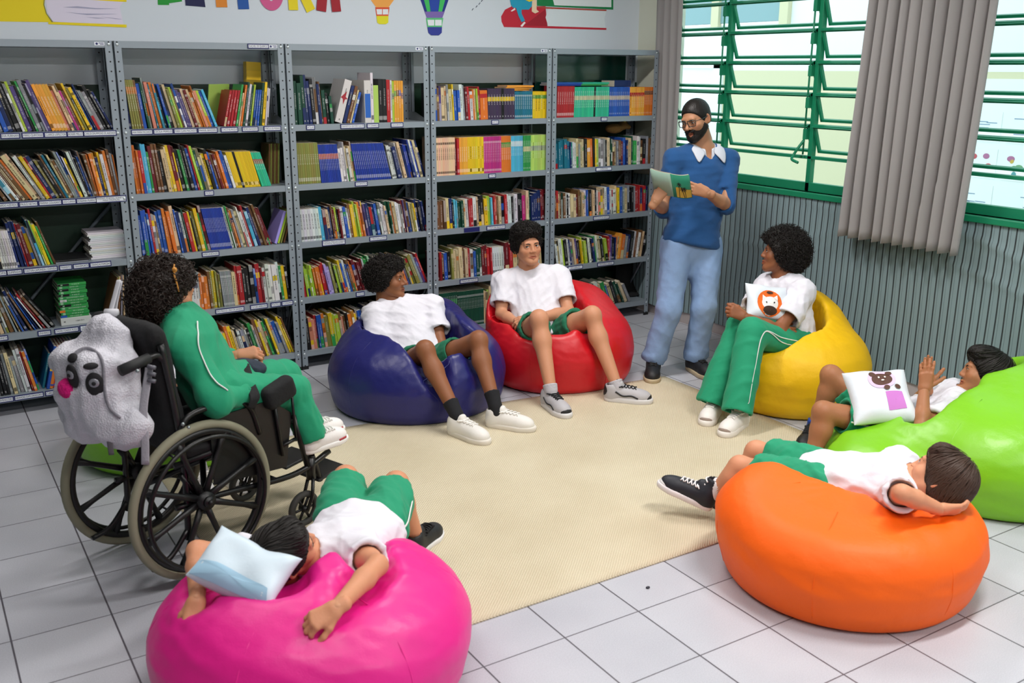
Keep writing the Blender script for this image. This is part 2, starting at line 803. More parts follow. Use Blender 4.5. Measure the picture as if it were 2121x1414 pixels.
X0, Y0 = -3.0, -9.0
mb = MB()
mb.box((X0, Y0, -0.1), (WX, BY, 0))
tag(mb.build('floor', MATS['floor']), kind='structure')
mb = MB()
mb.box((X0, Y0, HC), (WX + 0.2, BY, HC + 0.1))
tag(mb.build('ceiling', mat('ceiling_paint', '#b9bcbe', 0.8)), kind='structure')

# back wall: white above, dark green dado below z = 1.755
m = MATS['wall_back'] = bpy.data.materials.new('white_over_green_paint')
m.use_nodes = True
k = NT(m)
b = k.n['Principled BSDF']
tc = k.new('ShaderNodeTexCoord')
sx = k.new('ShaderNodeSeparateXYZ')
k.link(tc.outputs['Object'], sx.inputs[0])
lt = mth('LESS_THAN', sx.outputs[2], 1.752)
mix = k.new('ShaderNodeMix', data_type='RGBA')
k.link(lt, mix.inputs['Factor'])
mix.inputs['A'].default_value = lin('#d3dce5') + (1,)
mix.inputs['B'].default_value = lin('#08301f') + (1,)
k.link(mix.outputs['Result'], b.inputs['Base Color'])
b.inputs['Roughness'].default_value = 0.45
mb = MB()
mb.box((X0, BY, 0), (WX + 0.2, BY + 0.12, HC))
wall_back = tag(mb.build('wall_back', MATS['wall_back']), kind='structure')
wcream = mat('cream_wall', '#d9dccb', 0.7)
mb = MB()
mb.box((X0 - 0.12, Y0, 0), (X0, BY + 0.12, HC))
tag(mb.build('wall_left', mat('grey_wall', '#8d918f', 0.8)), kind='structure')
mb = MB()
mb.box((X0 - 0.12, Y0 - 0.12, 0), (WX + 0.2, Y0, HC))
tag(mb.build('wall_front', mat('grey_wall', '#8d918f', 0.8)), kind='structure')

# window wall: parapet below, lintel above, piers between the two openings
SILL, HEAD = 1.10, 2.62
WIN = [(-0.02, -2.18), (-2.40, -4.60), (-5.3, -7.6)]
mb = MB()
mb.box((WX, Y0, 0), (WX + 0.15, BY, SILL))
mb.box((WX, Y0, HEAD), (WX + 0.15, BY, HC))
ys = [BY] + [y for ab in WIN for y in ab] + [Y0]
for i in range(0, len(ys), 2):
    mb.box((WX, ys[i + 1], SILL), (WX + 0.15, ys[i], HEAD))
tag(mb.build('wall_right', wcream), kind='structure')

mb = MB()
tcol = mat('baseboard_tile', '#b3aaa9', 0.4, var=0.08, varscale=20)
yy = BY - 0.005
while yy > -6:
    y1 = max(yy - 0.3178, -6)
    mb.box((WX - 0.012, y1 + 0.0015, 0), (WX, yy - 0.0015, 0.088))
    yy = y1
tag(mb.build('baseboard_right', tcol, bevel=0.001), kind='structure')

# ================================================================ windows: green steel awning vents
green = mat('green_window_paint', '#12805a', 0.42, bump=('noise', 60, 0.05))
gl = MATS['pane'] = bpy.data.materials.new('window_glass')
gl.use_nodes = True
k = NT(gl)
k.n.remove(k.n['Principled BSDF'])
tr = k.new('ShaderNodeBsdfTransparent')
tr.inputs['Color'].default_value = (0.93, 0.98, 0.97, 1)
gs = k.new('ShaderNodeBsdfGlossy')
gs.inputs['Roughness'].default_value = 0.03
lw = k.new('ShaderNodeLayerWeight')
lw.inputs['Blend'].default_value = 0.12
fr = k.new('ShaderNodeMath', operation='MULTIPLY')
fr.inputs[1].default_value = 0.5
k.link(lw.outputs['Fresnel'], fr.inputs[0])
mxs = k.new('ShaderNodeMixShader')
k.link(fr.outputs[0], mxs.inputs[0])
k.link(tr.outputs[0], mxs.inputs[1])
k.link(gs.outputs[0], mxs.inputs[2])
k.link(mxs.outputs[0], k.n['Material Output'].inputs[0])

PITCH_Z = 0.193
HINGE = [1.325 + PITCH_Z * i for i in range(7)]
for wi, (ya, yb) in enumerate(WIN):
    root = thing('window_%d' % (wi + 1), (WX + 0.06, ya, SILL))
    root['kind'] = 'structure'
    ncol = 3
    bounds = [ya, -0.60, -1.385, yb] if wi == 0 else [ya + (yb - ya) * i / 3 for i in range(4)]
    fr_ = MB()
    x0, x1 = WX + 0.035, WX + 0.075
    for y in bounds:
        fr_.box((x0, y - 0.016, SILL), (x1, y + 0.016, HEAD))
    fr_.box((x0, yb, SILL + 0.0), (x1, ya, SILL + 0.055))
    fr_.box((x0, yb, HEAD - 0.04), (x1, ya, HEAD))
    fr_.box((x0, yb, 1.302), (x1, ya, 1.322))
    fr_.build('window_frame', green, root, bevel=0.002)
    ld = MB()
    ld.box((WX - 0.035, yb - 0.12, SILL - 0.035), (WX + 0.04, ya + 0.05, SILL))
    ld.build('window_sill', green, root, bevel=0.004)
    for ci in range(ncol):
        y1, y0 = bounds[ci] - 0.02, bounds[ci + 1] + 0.02
        p = MB()
        p.box((x0 + 0.018, y0, SILL + 0.05), (x0 + 0.021, y1, 1.305))
        p.build('fixed_pane', gl, root)
        for hi, hz in enumerate(HINGE[:-1] if True else HINGE):
            th = math.radians(21)
            L = 0.182
            dn = V3(math.sin(th), 0, -math.cos(th))
            ex = V3(math.cos(th), 0, math.sin(th))
            Mx = np.stack([ex, V3(0, 1, 0), -dn], 1)
            o = V3(x0 - 0.004, 0, hz + PITCH_Z - 0.005)
            f = MB()
            rw = 0.017
            f.box((-0.012, y0, -rw), (0.012, y1, 0.004), M=Mx, o=o)
            f.box((-0.026, y0, -0.004), (0.004, y1, 0.000), M=Mx, o=o)
            f.box((-0.010, y0, -L), (0.010, y1, -L + rw), M=Mx, o=o)
            f.box((-0.010, y0, -L), (0.010, y0 + rw, 0), M=Mx, o=o)
            f.box((-0.010, y1 - rw, -L), (0.010, y1, 0), M=Mx, o=o)
            vf = f.build('vent_frame', green, root, bevel=0.0015)
            g = MB()
            g.box((-0.002, y0 + 0.01, -L + 0.01), (0.001, y1 - 0.01, -0.01), M=Mx, o=o)
            g.build('pane', gl, vf)
    # opening lever and its rod on the second upright
    for y in bounds[1:2] + bounds[2:3]:
        r_ = MB()
        r_.tube([(x0 - 0.022, y + 0.035, 1.33), (x0 - 0.02, y + 0.03, HEAD - 0.1)], 0.006, 6)
        for hz in HINGE[:-1]:
            r_.box((x0 - 0.03, y + 0.012, hz + 0.10), (x0, y + 0.04, hz + 0.165))
        if y == bounds[2]:
            r_.tube(spline([(x0 - 0.02, y + 0.035, 1.42), (x0 - 0.05, y + 0.06, 1.36), (x0 - 0.06, y + 0.075, 1.325), (x0 - 0.09, y + 0.06, 1.30), (x0 - 0.10, y + 0.0, 1.285)], 5), 0.009, 8)
        r_.build('opening_rod', green, root)
    lamp('window_portal', (WX + 0.2, (ya + yb) / 2, (SILL + HEAD) / 2), (abs(yb - ya), HEAD - SILL), 1, (1, 1, 1), (-1, 0, 0), True)

# ---------------- outside: the wing across the yard
yard = mat('pale_concrete', '#cfcfc9', 0.8)
mb = MB()
mb.box((WX + 0.15, -12, -0.12), (10, 14, -0.02))
tag(mb.build('ground_yard', yard), kind='structure')
mb = MB()
ox = 8.2
beige = mat('beige_outside_paint', '#cdc7a6', 0.8)
owhite = mat('white_outside_paint', '#e4e9ea', 0.8)
mb.box((ox, -12, -0.1), (ox + 0.3, 14, 1.84), 0)
mb.box((ox, -12, 1.84), (ox + 0.3, 14, 2.34), 1)
mb.box((ox, -12, 2.34), (ox + 0.3, 2.0, 5.0), 1)
tag(mb.build('wall_outside', [beige, owhite]), kind='structure')
mb = MB()
blue = mat('outside_glazing', '#7f9ea3', 0.3)
mb.box((ox - 0.02, 2.05, 2.36), (ox + 0.1, 9, 4.6), 0)
for y in (2.05, 3.1, 4.4, 5.7):
    mb.box((ox - 0.06, y - 0.06, 2.3), (ox, y + 0.06, 4.6), 1)
tag(mb.build('window_outside', [blue, beige]), kind='structure')
mb = MB()
mb.box((ox - 0.03, 2.95, -0.1), (ox, 3.10, 1.92), 0)
mb.box((ox - 0.03, 5.0, -0.1), (ox, 5.12, 1.92), 0)
mb.box((ox - 0.03, 2.95, 1.86), (ox, 5.12, 1.94), 0)
mb.box((ox - 0.012, 3.1, -0.1), (ox, 5.0, 1.86), 0)
tag(mb.build('door_outside', owhite), kind='structure')
mb = MB()
mb.box((ox - 0.05, -1.9, 0.55), (ox, -0.08, 1.78), 0)
nb = mb.build('notice_board', owhite)
tag(nb, 'pale notice board with children\'s drawings on the yard wall beyond the curtain', 'notice board')
mb = MB()
mb.box((ox - 0.055, -0.12, 0.5), (ox - 0.001, -0.02, 1.84), 0)
mb.build('board_frame', mat('board_yellow', '#e6d9a0', 0.7), nb)
inks = ['#b8525a', '#5b7fb0', '#c2a24e', '#6b9a72', '#a86a8e', '#4d8f93']
cnt = 0
for r_ in range(3):
    for c_ in range(4):
        mb = MB()
        y, z = -0.22 - c_ * 0.42, 1.5 - r_ * 0.32
        mb.box((ox - 0.054, y - 0.36, z - 0.26), (ox - 0.051, y, z), 0)
        sh = mb.build('drawing_sheet', [owhite])
        sh.parent = nb
        mk = MB()
        rr = random.Random(r_ * 7 + c_)
        for q in range(5):
            cy, cz = y - 0.06 - rr.random() * 0.24, z - 0.05 - rr.random() * 0.16
            if r_ == 1:
                mk.ball((ox - 0.055, cy, cz), (0.001, 0.02 + 0.02 * rr.random(), 0.025), 8, 0, lin(inks[rr.randrange(6)]))
            else:
                mk.box((ox - 0.0555, cy - 0.07, cz), (ox - 0.054, cy + 0.03, cz + 0.008), 0, lin('#7c93ab'))
        mk.build('crayon_marks', mat('paint_attr', '#ffffff', 0.7, tint='paint'), nb, paint=True)

# ---------------- lamps of the room
for y in (-1.5, -4.0, -6.6):
    for x in (0.6, 3.0):
        lamp('ceiling_lamp', (x, y, HC - 0.06), (1.25, 0.16), (24 if x < 1 else 44) if y > -2 else (26 if x < 1 else 58), (1.0, 0.96, 0.93))
        fx = MB()
        fx.box((-0.66, -0.11, 0), (0.66, 0.11, 0.05))
        t = thing('ceiling_lamp', (x, y, HC - 0.051))
        tag(t, 'white fluorescent ceiling lamp housing above the reading circle', 'ceiling lamp', 'ceiling lamps of the library')
        fb = fx.build('housing', mat('lamp_white', '#f0f0f0', 0.5))
        fb.parent = t
# ================================================================ the painted wall above the bookcases
MY = BY - 0.0012


def painted(name, polys, parent=wall_back):
    """flat painted shapes on the back wall; polys = [(colour, [(x, z) ...]) ...], later ones lie on top"""
    mb = MB()
    for i, (col, pts) in enumerate(polys):
        mb.add([(x, MY - 0.0004 * i, z) for x, z in pts], [tuple(range(len(pts)))], 0, lin(col))
    o = mb.build(name, mat('paint_attr', '#ffffff', 0.7, tint='paint'), parent, paint=True)
    return o


def wallpx(pts):
    return [(at_y(u, v, MY)[0], at_y(u, v, MY)[2]) for u, v in pts]


def pl(base, pts):
    return [(base[0] + x, base[1] + z) for x, z in pts]


# the word over the shelves: each letter its own colour, its feet in view
def stroke(a, b, w):
    a, b = np.array(a, float), np.array(b, float)
    d = nrm(b - a)
    n = V3(-d[1], d[0]) if False else np.array([-d[1], d[0]])
    return [tuple(a + n * w / 2), tuple(b + n * w / 2), tuple(b - n * w / 2), tuple(a - n * w / 2)]


def ringpoly(c, rx, rz, w, a0, a1, n=24):
    t = np.linspace(a0, a1, n)
    o = [(c[0] + rx * math.cos(x), c[1] + rz * math.sin(x)) for x in t]
    i = [(c[0] + (rx - w) * math.cos(x), c[1] + (rz - w) * math.sin(x)) for x in t[::-1]]
    return o + i


H = 0.34
L = []
x = lambda u, v=8: at_y(u, v, MY)[0]
z = lambda u, v: at_y(u, v, MY)[2]
xa, xb, zb = x(328), x(377), z(330, 10)
L.append(('#1f9a35', stroke((xa + 0.03, zb), (xa + 0.02, zb + H), 0.06)))
L.append(('#1f9a35', wallpx([(327, 10), (377, 3)]) + [(xb, zb + 0.085), (xa, zb + 0.07)]))
xa, xb, zb = x(385), x(425), z(400, 12)
for h in (0.03, 0.155, 0.29):
    L.append(('#191d4d', [(xa, zb + h - 0.03), (xb, zb + h - 0.035), (xb - 0.005, zb + h + 0.035), (xa, zb + h + 0.035)]))
L.append(('#191d4d', stroke((xa + 0.025, zb), (xa + 0.02, zb + H), 0.055)))
xc, zb = x(459), z(459, 15)
L.append(('#e38a2c', stroke((xc, zb), (xc - 0.012, zb + H), 0.066)))
xc, zb = x(504), z(504, 19)
L.append(('#1f57a8', stroke((xc, zb), (xc - 0.015, zb + H), 0.066)))
L.append(('#1f57a8', stroke((xc - 0.12, zb + H), (xc + 0.1, zb + H + 0.01), 0.06)))
xc, zb = x(562), z(562, 22)
L.append(('#d65c92', ringpoly((xc, zb + 0.105), 0.078, 0.105, 0.055, math.pi, 2 * math.pi)))
L.append(('#d65c92', stroke((xc - 0.0505, zb + 0.1), (xc - 0.0505, zb + H), 0.055)))
L.append(('#d65c92', stroke((xc + 0.0505, zb + 0.1), (xc + 0.0505, zb + H), 0.055)))
xc, zb = x(607), z(607, 21)
L.append(('#ecd81c', stroke((xc, zb), (xc - 0.008, zb + H), 0.06)))
L.append(('#ecd81c', stroke((x(643), zb), (xc + 0.04, zb + 0.15), 0.06)))
L.append(('#ecd81c', ringpoly((xc + 0.02, zb + 0.235), 0.09, 0.09, 0.055, -1.6, 1.7)))
L.append(('#a3192a', stroke((x(664), zb), (x(664) + 0.05, zb + H), 0.064)))
L.append(('#a3192a', stroke((x(696), zb), (x(696) - 0.03, zb + H), 0.06)))
L.append(('#a3192a', stroke((x(668), zb + 0.1), (x(694), zb + 0.1), 0.05)))
painted('mural_lettering', L)

# yellow book at the far end
P = []
P.append(('#f0d916', wallpx([(-160, 42), (-160, -60), (94, -60), (93, 0), (92, 10), (97, 28), (108, 46)])))
P.append(('#f0d916', wallpx([(90, -60), (90, -2), (262, 4), (262, -60)])))
P.append(('#e3dcef', wallpx([(94, -6), (255, 4), (248, 14), (256, 52), (110, 45), (98, 26)])))
P.append(('#f0d916', wallpx([(100, 45), (262, 51), (262, 57), (100, 50)])))
P.append(('#8b8a3a', wallpx([(91, -10), (93, -10), (92, 10), (97, 28), (110, 46), (107, 46), (95, 28), (90, 10)])))
for a in ([(130, 15), (160, 13), (200, 17), (246, 18), (200, 19), (150, 16)], [(136, 25), (170, 28), (245, 29), (180, 31)], [(208, 34), (255, 40), (240, 39)], [(178, 35), (220, 38), (200, 38)]):
    P.append(('#a9a9c4', wallpx(a)))
painted('mural_yellow_book', P)


# two balloons
def balloon(name, env, stripes, neck, frame_c, basket_c, pts):
    u0, u1, vt, vn, vb0, vb1, vk = pts
    c = (u0 + u1) / 2
    w = (u1 - u0) / 2
    P = [(env, wallpx([(c - w * 0.55, vn), (c - w * 1.0, vt), (c - w * 1.35, vt - 40), (c - w * 1.3, vt - 90), (c - w * 0.7, vt - 125), (c + w * 0.7, vt - 125), (c + w * 1.3, vt - 90), (c + w * 1.35, vt - 40), (c + w, vt), (c + w * 0.55, vn)]))]
    for col, a, b_ in stripes:
        P.append((col, wallpx([(c + a * w * 0.55, vn), (c + a * w, vt), (c + a * w * 1.3, vt - 60), (c + b_ * w * 1.3, vt - 60), (c + b_ * w, vt), (c + b_ * w * 0.55, vn)])))
    if neck:
        P.append((neck, wallpx([(c - w * 0.72, vn - 13), (c + w * 0.72, vn - 13), (c + w * 0.55, vn), (c - w * 0.55, vn)])))
    P.append((frame_c, wallpx([(c - w * 0.62, vn), (c + w * 0.62, vn), (c + w * 0.52, vb0), (c - w * 0.52, vb0)])))
    for a, b_ in ((-0.5, -0.03), (0.03, 0.5)):
        P.append(('#e6ebf0', wallpx([(c + a * w * 1.04, vn + 4), (c + b_ * w, vn + 4), (c + b_ * w, vb0 - 3), (c + a * w * 0.92, vb0 - 3)])))
    P.append((basket_c, wallpx([(c - w * 0.52, vb0), (c + w * 0.52, vb0), (c + w * 0.5, vb1), (c + w * 0.3, vk), (c - w * 0.25, vk), (c - w * 0.45, vb1)])))
    painted(name, P)


balloon('mural_balloon', '#f2a84e', [], None, '#d9542f', '#e3dd22', (768, 816, 0, 15, 33, 47, 50))
balloon('mural_balloon', '#1d2f86', [('#3cbf5f', -0.75, -0.4), ('#1d44a8', -0.38, 0.36), ('#3cbf5f', 0.38, 0.75)], '#7c66b0', '#5bc27c', '#2d3a96', (871, 929, 0, 37, 56, 68, 73))

# stack of books with a climbing child
P = [('#c22036', wallpx([(1130, 13), (1060, 13), (1046, 20), (1038, 34), (1039, 45), (1044, 56), (1256, 62), (1256, 58), (1134, 54)]))]
P.append(('#a3142a', wallpx([(1130, 19), (1085, 53), (1134, 54), (1130, 36)])))
P.append(('#dfe9ee', wallpx([(1135, 18), (1256, 22), (1252, 38), (1254, 58), (1135, 54), (1130, 36)])))
P.append(('#b34a3a', wallpx([(1090, 13), (1256, 20), (1256, 23), (1132, 18)])))
P.append(('#0f8248', wallpx([(1112, -80), (1270, -80), (1270, 20), (1112, 12)])))
P.append(('#e6eef0', wallpx([(1146, -60), (1266, -60), (1266, 15), (1148, 11), (1140, -20)])))
P.append(('#b34a3a', wallpx([(1140, -62), (1270, -62), (1270, -80), (1140, -80)])))
P.append(('#1fa0c4', wallpx([(1056, 0), (1058, 10), (1062, 16), (1068, 16), (1074, 34), (1080, 46), (1087, 43), (1080, 28), (1080, 20), (1095, 20), (1102, 12), (1104, -8), (1060, -20)])))
P.append(('#f2d7b8', wallpx([(1102, -10), (1111, -10), (1111, 20), (1116, 24), (1108, 28), (1101, 24)])))
P.append(('#e8d430', wallpx([(1075, -40), (1106, -40), (1106, 0), (1096, 4), (1080, -4)])))
for a in ([(1057, 23), (1066, 16), (1067, 20), (1060, 24)], [(1077, 54), (1085, 45), (1088, 47), (1081, 56)]):
    P.append(('#f4eaea', wallpx(a)))
painted('mural_book_stack', P)
P = []
for u, v in ((979, 20), (987, 14), (993, 8), (998, 2), (1003, -6)):
    P.append(('#2b3a52', wallpx([(u - 2, v + 1), (u + 1, v - 3), (u + 2, v - 2), (u - 1, v + 2)])))
painted('mural_dotted_trail', P)
# ================================================================ steel bookcases
BW = 0.9422
SHELF = [1.520, 1.166, 0.812, 0.462, 0.118]
CASE = ['leftmost bookcase', 'second bookcase', 'middle bookcase', 'fourth bookcase', 'bookcase nearest the window']
LEVEL = ['top shelf', 'second shelf', 'middle shelf', 'fourth shelf', 'bottom shelf']

steel = mat('grey_steel_paint', '#8e99a3', 0.38, spec=0.6, metal=0.15, bump=('noise', 300, 0.03))
holed = MATS['holed'] = steel.copy()
holed.name = 'perforated_steel'
k = NT(holed)
b = k.n['Principled BSDF']
tc = k.new('ShaderNodeTexCoord')
sx = k.new('ShaderNodeSeparateXYZ')
k.link(tc.outputs['Object'], sx.inputs[0])
dx = mth('ABSOLUTE', mth('SUBTRACT', sx.outputs[0], 0.017))
dy = mth('ABSOLUTE', mth('SUBTRACT', sx.outputs[1], 0.017))
dz = mth('MULTIPLY', mth('SUBTRACT', mth('FRACT', mth('DIVIDE', sx.outputs[2], 0.05)), 0.5), 0.05)
dd = mth('MINIMUM', dx, dy)
r2 = mth('ADD', mth('MULTIPLY', dd, dd), mth('MULTIPLY', dz, dz))
hole = mth('LESS_THAN', r2, 0.0043 ** 2)
mix = k.new('ShaderNodeMix', data_type='RGBA')
k.link(hole, mix.inputs['Factor'])
mix.inputs['A'].default_value = lin('#8e99a3') + (1,)
mix.inputs['B'].default_value = lin('#0c0d10') + (1,)
k.link(mix.outputs['Result'], b.inputs['Base Color'])

label_mat = [mat('label_blue', '#1c2161', 0.4), mat('label_paper', '#dfe4ee', 0.6), mat('label_ink', '#15161f', 0.6)]
bolt_m = mat('bolt_zinc', '#c3cdd2', 0.3, metal=0.6)
foot_m = mat('black_rubber', '#0b0b0c', 0.7)

# shelf labels: (case, shelf) -> [(centre x within the case in px of the photograph, width px, text)]
LBL = {
    (0, 0): [(21, 41, 'EVA FURNARI'), (68, 46, 'MÁRIO QUINTANA'), (115, 48, 'CLARICE LISPECTOR'), (156, 35, 'ROGER MELLO'), (207, 69, 'CARLOS DRUMMOND DE ANDRADE')],
    (0, 1): [(14, 49, 'RICARDO AZEVEDO'), (59, 40, 'PAULO NETHO'), (104, 49, 'MARINA COLASANTI'), (143, 30, 'LEO CUNHA'), (179, 43, 'ROSEANA MURRAY'), (231, 64, 'POESIAS, POEMAS, SONETOS\nPARA CRIANÇAS')],
    (0, 2): [(3, 24, 'COPA'), (30, 33, 'OLIMPÍADAS'), (84, 71, 'CULTURA JAPONESA / CHINESA'), (136, 27, 'TRÂNSITO'), (168, 34, 'TRANSPORTE'), (208, 45, 'CRIANÇAS FAMOSAS')],
    (0, 3): [(5, 24, 'PLANETA'), (92, 28, 'UNIVERSO'), (138, 51, 'CHUVA / CHUVA ÁCIDA'), (182, 34, 'VULCÕES E\nTERREMOTOS')],
    (0, 4): [(11, 35, 'INVENÇÕES'), (60, 61, 'GRANDES EXPLORADORES'), (112, 37, 'CURIOSIDADES')],
    (1, 0): [(294, 45, 'ANA MARIA MACHADO'), (338, 41, 'CECÍLIA MEIRELES'), (384, 49, 'MARIA CLARA MACHADO'), (430, 41, 'MANUEL BANDEIRA'), (475, 36, 'CHICO BUARQUE'), (518, 34, 'PEDRO BANDEIRA'), (564, 36, 'VINICIUS DE MORAES')],
    (1, 1): [(433, 20, 'MODA')],
    (1, 2): [(436, 36, 'AFRICANIDADES')],
    (1, 3): [(476, 60, 'SÃO PAULO / RIO DE JANEIRO'), (536, 36, 'CULTURA AMERICANA'), (571, 21, 'POLÍTICA'), (595, 24, 'ECONOMIA')],
    (2, 0): [(643, 18, 'ATLAS'), (730, 50, 'GRAMÁTICA DE PORTUGUÊS'), (772, 25, 'DICIONÁRIOS'), (822, 26, 'GEOGRAFIA')],
    (2, 1): [(748, 26, 'MATEMÁTICA')],
    (2, 2): [(691, 48, 'CONTOS, FÁBULAS, POESIAS\nCRÔNICAS, NOVELAS ETC.'), (783, 36, 'LITERATURA JUVENIL')],
    (2, 3): [(746, 18, 'LENDAS')],
    (3, 0): [(1025, 15, 'ARTES')],
    (3, 1): [(1019, 15, 'LIVROS')],
    (3, 2): [(977, 32, ''), (1027, 39, 'LITERATURA BRASILEIRA')],
    (3, 3): [(971, 38, 'LITERATURA INGLESA')],
    (4, 0): [(1251, 13, 'LIVROS')],
    (4, 1): [(1250, 33, 'CIÊNCIAS')],
    (4, 2): [(1245, 33, 'HISTÓRIA DO BRASIL')],
    (4, 3): [(1191, 31, 'GEOGRAFIA'), (1254, 34, 'HISTÓRIA GERAL')],
    (4, 4): [(1252, 23, 'LÍNGUAS')],
}


def lip_x(u, z):
    a_, b_ = -3.0, 6.0
    for _ in range(40):
        c_ = (a_ + b_) / 2
        if seen((c_, 0, z))[0] < u: a_ = c_
        else: b_ = c_
    return a_


for c in range(5):
    xa, xb = c * BW + 0.004, (c + 1) * BW - 0.004
    t = thing('bookcase', (xa, 0, 0))
    tag(t, ['grey steel bookcase at the far end, cut off by the picture edge',
            'grey steel bookcase standing behind the person in the wheelchair',
            'middle grey steel bookcase standing behind the dark blue bean bag',
            'grey steel bookcase with rainbow booklet runs behind the red bean bag',
            'grey steel bookcase in the corner beside the window curtain'][c], 'bookcase', 'steel bookcases along the back wall')
    pw = 0.037
    for px, sg in ((xa, 1), (xb, -1)):
        for py, sy in ((0.0, 1), (0.30, -1)):
            m_ = MB()
            m_.box((0, -0.002, 0.02), (pw, 0.0, 1.982))
            m_.box((0, -0.002, 0.02), (0.002, pw, 1.982))
            p = m_.build('post', holed, t)
            p.matrix_world = Matrix.Translation((px, py, 0)) @ Matrix.Diagonal((sg, sy, 1, 1))
            f = MB()
            f.box((-0.002, -0.004, 0), (pw + 0.002, 0.006, 0.022))
            fo = f.build('foot_cap', foot_m, p)
            fo.matrix_world = p.matrix_world.copy()
            fo.parent = p
            fo.matrix_parent_inverse = p.matrix_world.inverted()
    for si, zt in enumerate([1.982] + SHELF):
        s = MB()
        s.box((xa + 0.003, 0.001, zt - 0.003), (xb - 0.003, 0.298, zt))
        s.box((xa + 0.003, 0.001, zt - 0.036), (xb - 0.003, 0.003, zt - 0.003))
        s.box((xa + 0.003, 0.295, zt - 0.036), (xb - 0.003, 0.298, zt - 0.003))
        s.box((xa + 0.003, 0.003, zt - 0.036), (xa + 0.005, 0.295, zt - 0.003))
        s.box((xb - 0.005, 0.003, zt - 0.036), (xb - 0.003, 0.295, zt - 0.003))
        so = s.build('shelf', steel, t)
        for bx in (xa + 0.017, xb - 0.017):
            bl = MB()
            bl.ball((bx, -0.003, zt - 0.018), (0.0085, 0.004, 0.0085), 8)
            bl.build('bolt', bolt_m, so)
        for (u, wpx, txt) in (LBL.get((c, si - 1), []) if si else []):
            xl, xr = lip_x(u - wpx / 2, zt - 0.018), lip_x(u + wpx / 2, zt - 0.018)
            cx, wdt = (xl + xr) / 2, xr - xl
            two = '\n' in txt
            hh = 0.018 if two else 0.0145
            cx = min(cx, xb - 0.006 - wdt / 2)
            q = MB()
            y = -0.0032
            zc = zt - 0.0165
            q.box((cx - wdt / 2, y, zc - hh), (cx + wdt / 2, 0.0005, zc + hh), 0)
            if not txt:
                q.build('shelf_label', label_mat, so)
                continue
            q.quad((cx - wdt / 2 + 0.005, y - 0.0006, zc - hh + 0.005), (cx + wdt / 2 - 0.005, y - 0.0006, zc - hh + 0.005), (cx + wdt / 2 - 0.005, y - 0.0006, zc + hh - 0.005), (cx - wdt / 2 + 0.005, y - 0.0006, zc + hh - 0.005), 1)
            sz = 0.013 if two else 0.0165
            tv, tf = lettering(txt, sz, (V3(cx, y - 0.0011, zc), V3(1, 0, 0), V3(0, 0, 1)), None, '', fit=wdt - 0.014)
            q.add(tv, tf, 2)
            q.build('shelf_label', label_mat, so)
    # small maker's sticker on the header
    if c < 4:
        q = MB()
        cx = xb - 0.062
        q.quad((cx - 0.026, -0.0006, 1.957), (cx + 0.026, -0.0006, 1.957), (cx + 0.026, -0.0006, 1.975), (cx - 0.026, -0.0006, 1.975), 1)
        q.ball((cx - 0.014, -0.0012, 1.966), (0.006, 0.0004, 0.006), 8, 0)
        q.box((cx - 0.004, -0.0012, 1.968), (cx + 0.02, -0.0008, 1.971), 0)
        q.box((cx + 0.002, -0.0012, 1.961), (cx + 0.02, -0.0008, 1.964), 0)
        q.build('maker_sticker', label_mat, t)
    if c == 1:
        q = MB()
        cx = xb - 0.15
        q.box((cx - 0.062, -0.004, 1.952), (cx + 0.062, 0.0005, 1.979), 0)
        q.quad((cx - 0.057, -0.0046, 1.957), (cx + 0.057, -0.0046, 1.957), (cx + 0.057, -0.0046, 1.974), (cx - 0.057, -0.0046, 1.974), 1)
        tv, tf = lettering('RACHEL DE QUEIROZ', 0.0165, (V3(cx, -0.0051, 1.9655), V3(1, 0, 0), V3(0, 0, 1)), None, '', fit=0.106)
        q.add(tv, tf, 2)
        q.build('shelf_label', label_mat, t)
    # braces: crossed straps behind and at the sides, gussets at the top corners
    br = MB()
    br.tube([(xa + 0.02, 0.303, 0.15), (xb - 0.02, 0.303, 1.1)], 0.011, 4, flat=0.12)
    br.build('brace', steel, t)
    for xs in (xa + 0.006, xb - 0.006):
        br = MB()
        br.tube([(xs, 0.02, 0.52), (xs, 0.28, 0.13)], 0.012, 4, flat=0.12, side=(0, 0, 1))
        br.build('side_brace', steel, t)
        for zz in (SHELF[0], SHELF[2]):
            br = MB()
            br.add([(xs, 0.04, zz), (xs, 0.26, zz), (xs, 0.26, zz + 0.05), (xs, 0.22, zz + 0.05)], [(0, 1, 2, 3)])
            br.build('gusset', steel, t)
# ================================================================ books
HUE = {'r': '#b3222a', 'd': '#6e1620', 'o': '#e07a2a', 'y': '#ecc91f', 'g': '#2f9a4c', 'G': '#0f4a37', 'b': '#2459b8', 'B': '#152a63',
       'c': '#4fb4d8', 't': '#18708a', 'w': '#dfe2e3', 'k': '#15161a', 'p': '#c12f86', 'v': '#5a4a86', 'n': '#74502f', 's': '#dcc79c',
       'e': '#8b9196', 'l': '#a9cc3a', 'm': '#e08a73', 'i': '#a89be0', 'a': '#8a8a44', 'f': '#f0a83a', 'h': '#f0c9a6', 'j': '#2fbf95',
       'q': '#b6da6a', 'x': '#3f3350', 'z': '#1d3ba0'}
NAMEHUE = {'r': 'red', 'd': 'dark red', 'o': 'orange', 'y': 'yellow', 'g': 'green', 'G': 'dark green', 'b': 'blue', 'B': 'navy', 'c': 'light blue',
           't': 'teal', 'w': 'white', 'k': 'black', 'p': 'magenta', 'v': 'violet', 'n': 'brown', 's': 'cream', 'e': 'grey', 'l': 'lime', 'm': 'salmon',
           'i': 'lilac', 'a': 'olive', 'f': 'amber', 'h': 'peach', 'j': 'mint', 'q': 'pale lime', 'x': 'dark violet', 'z': 'royal blue'}
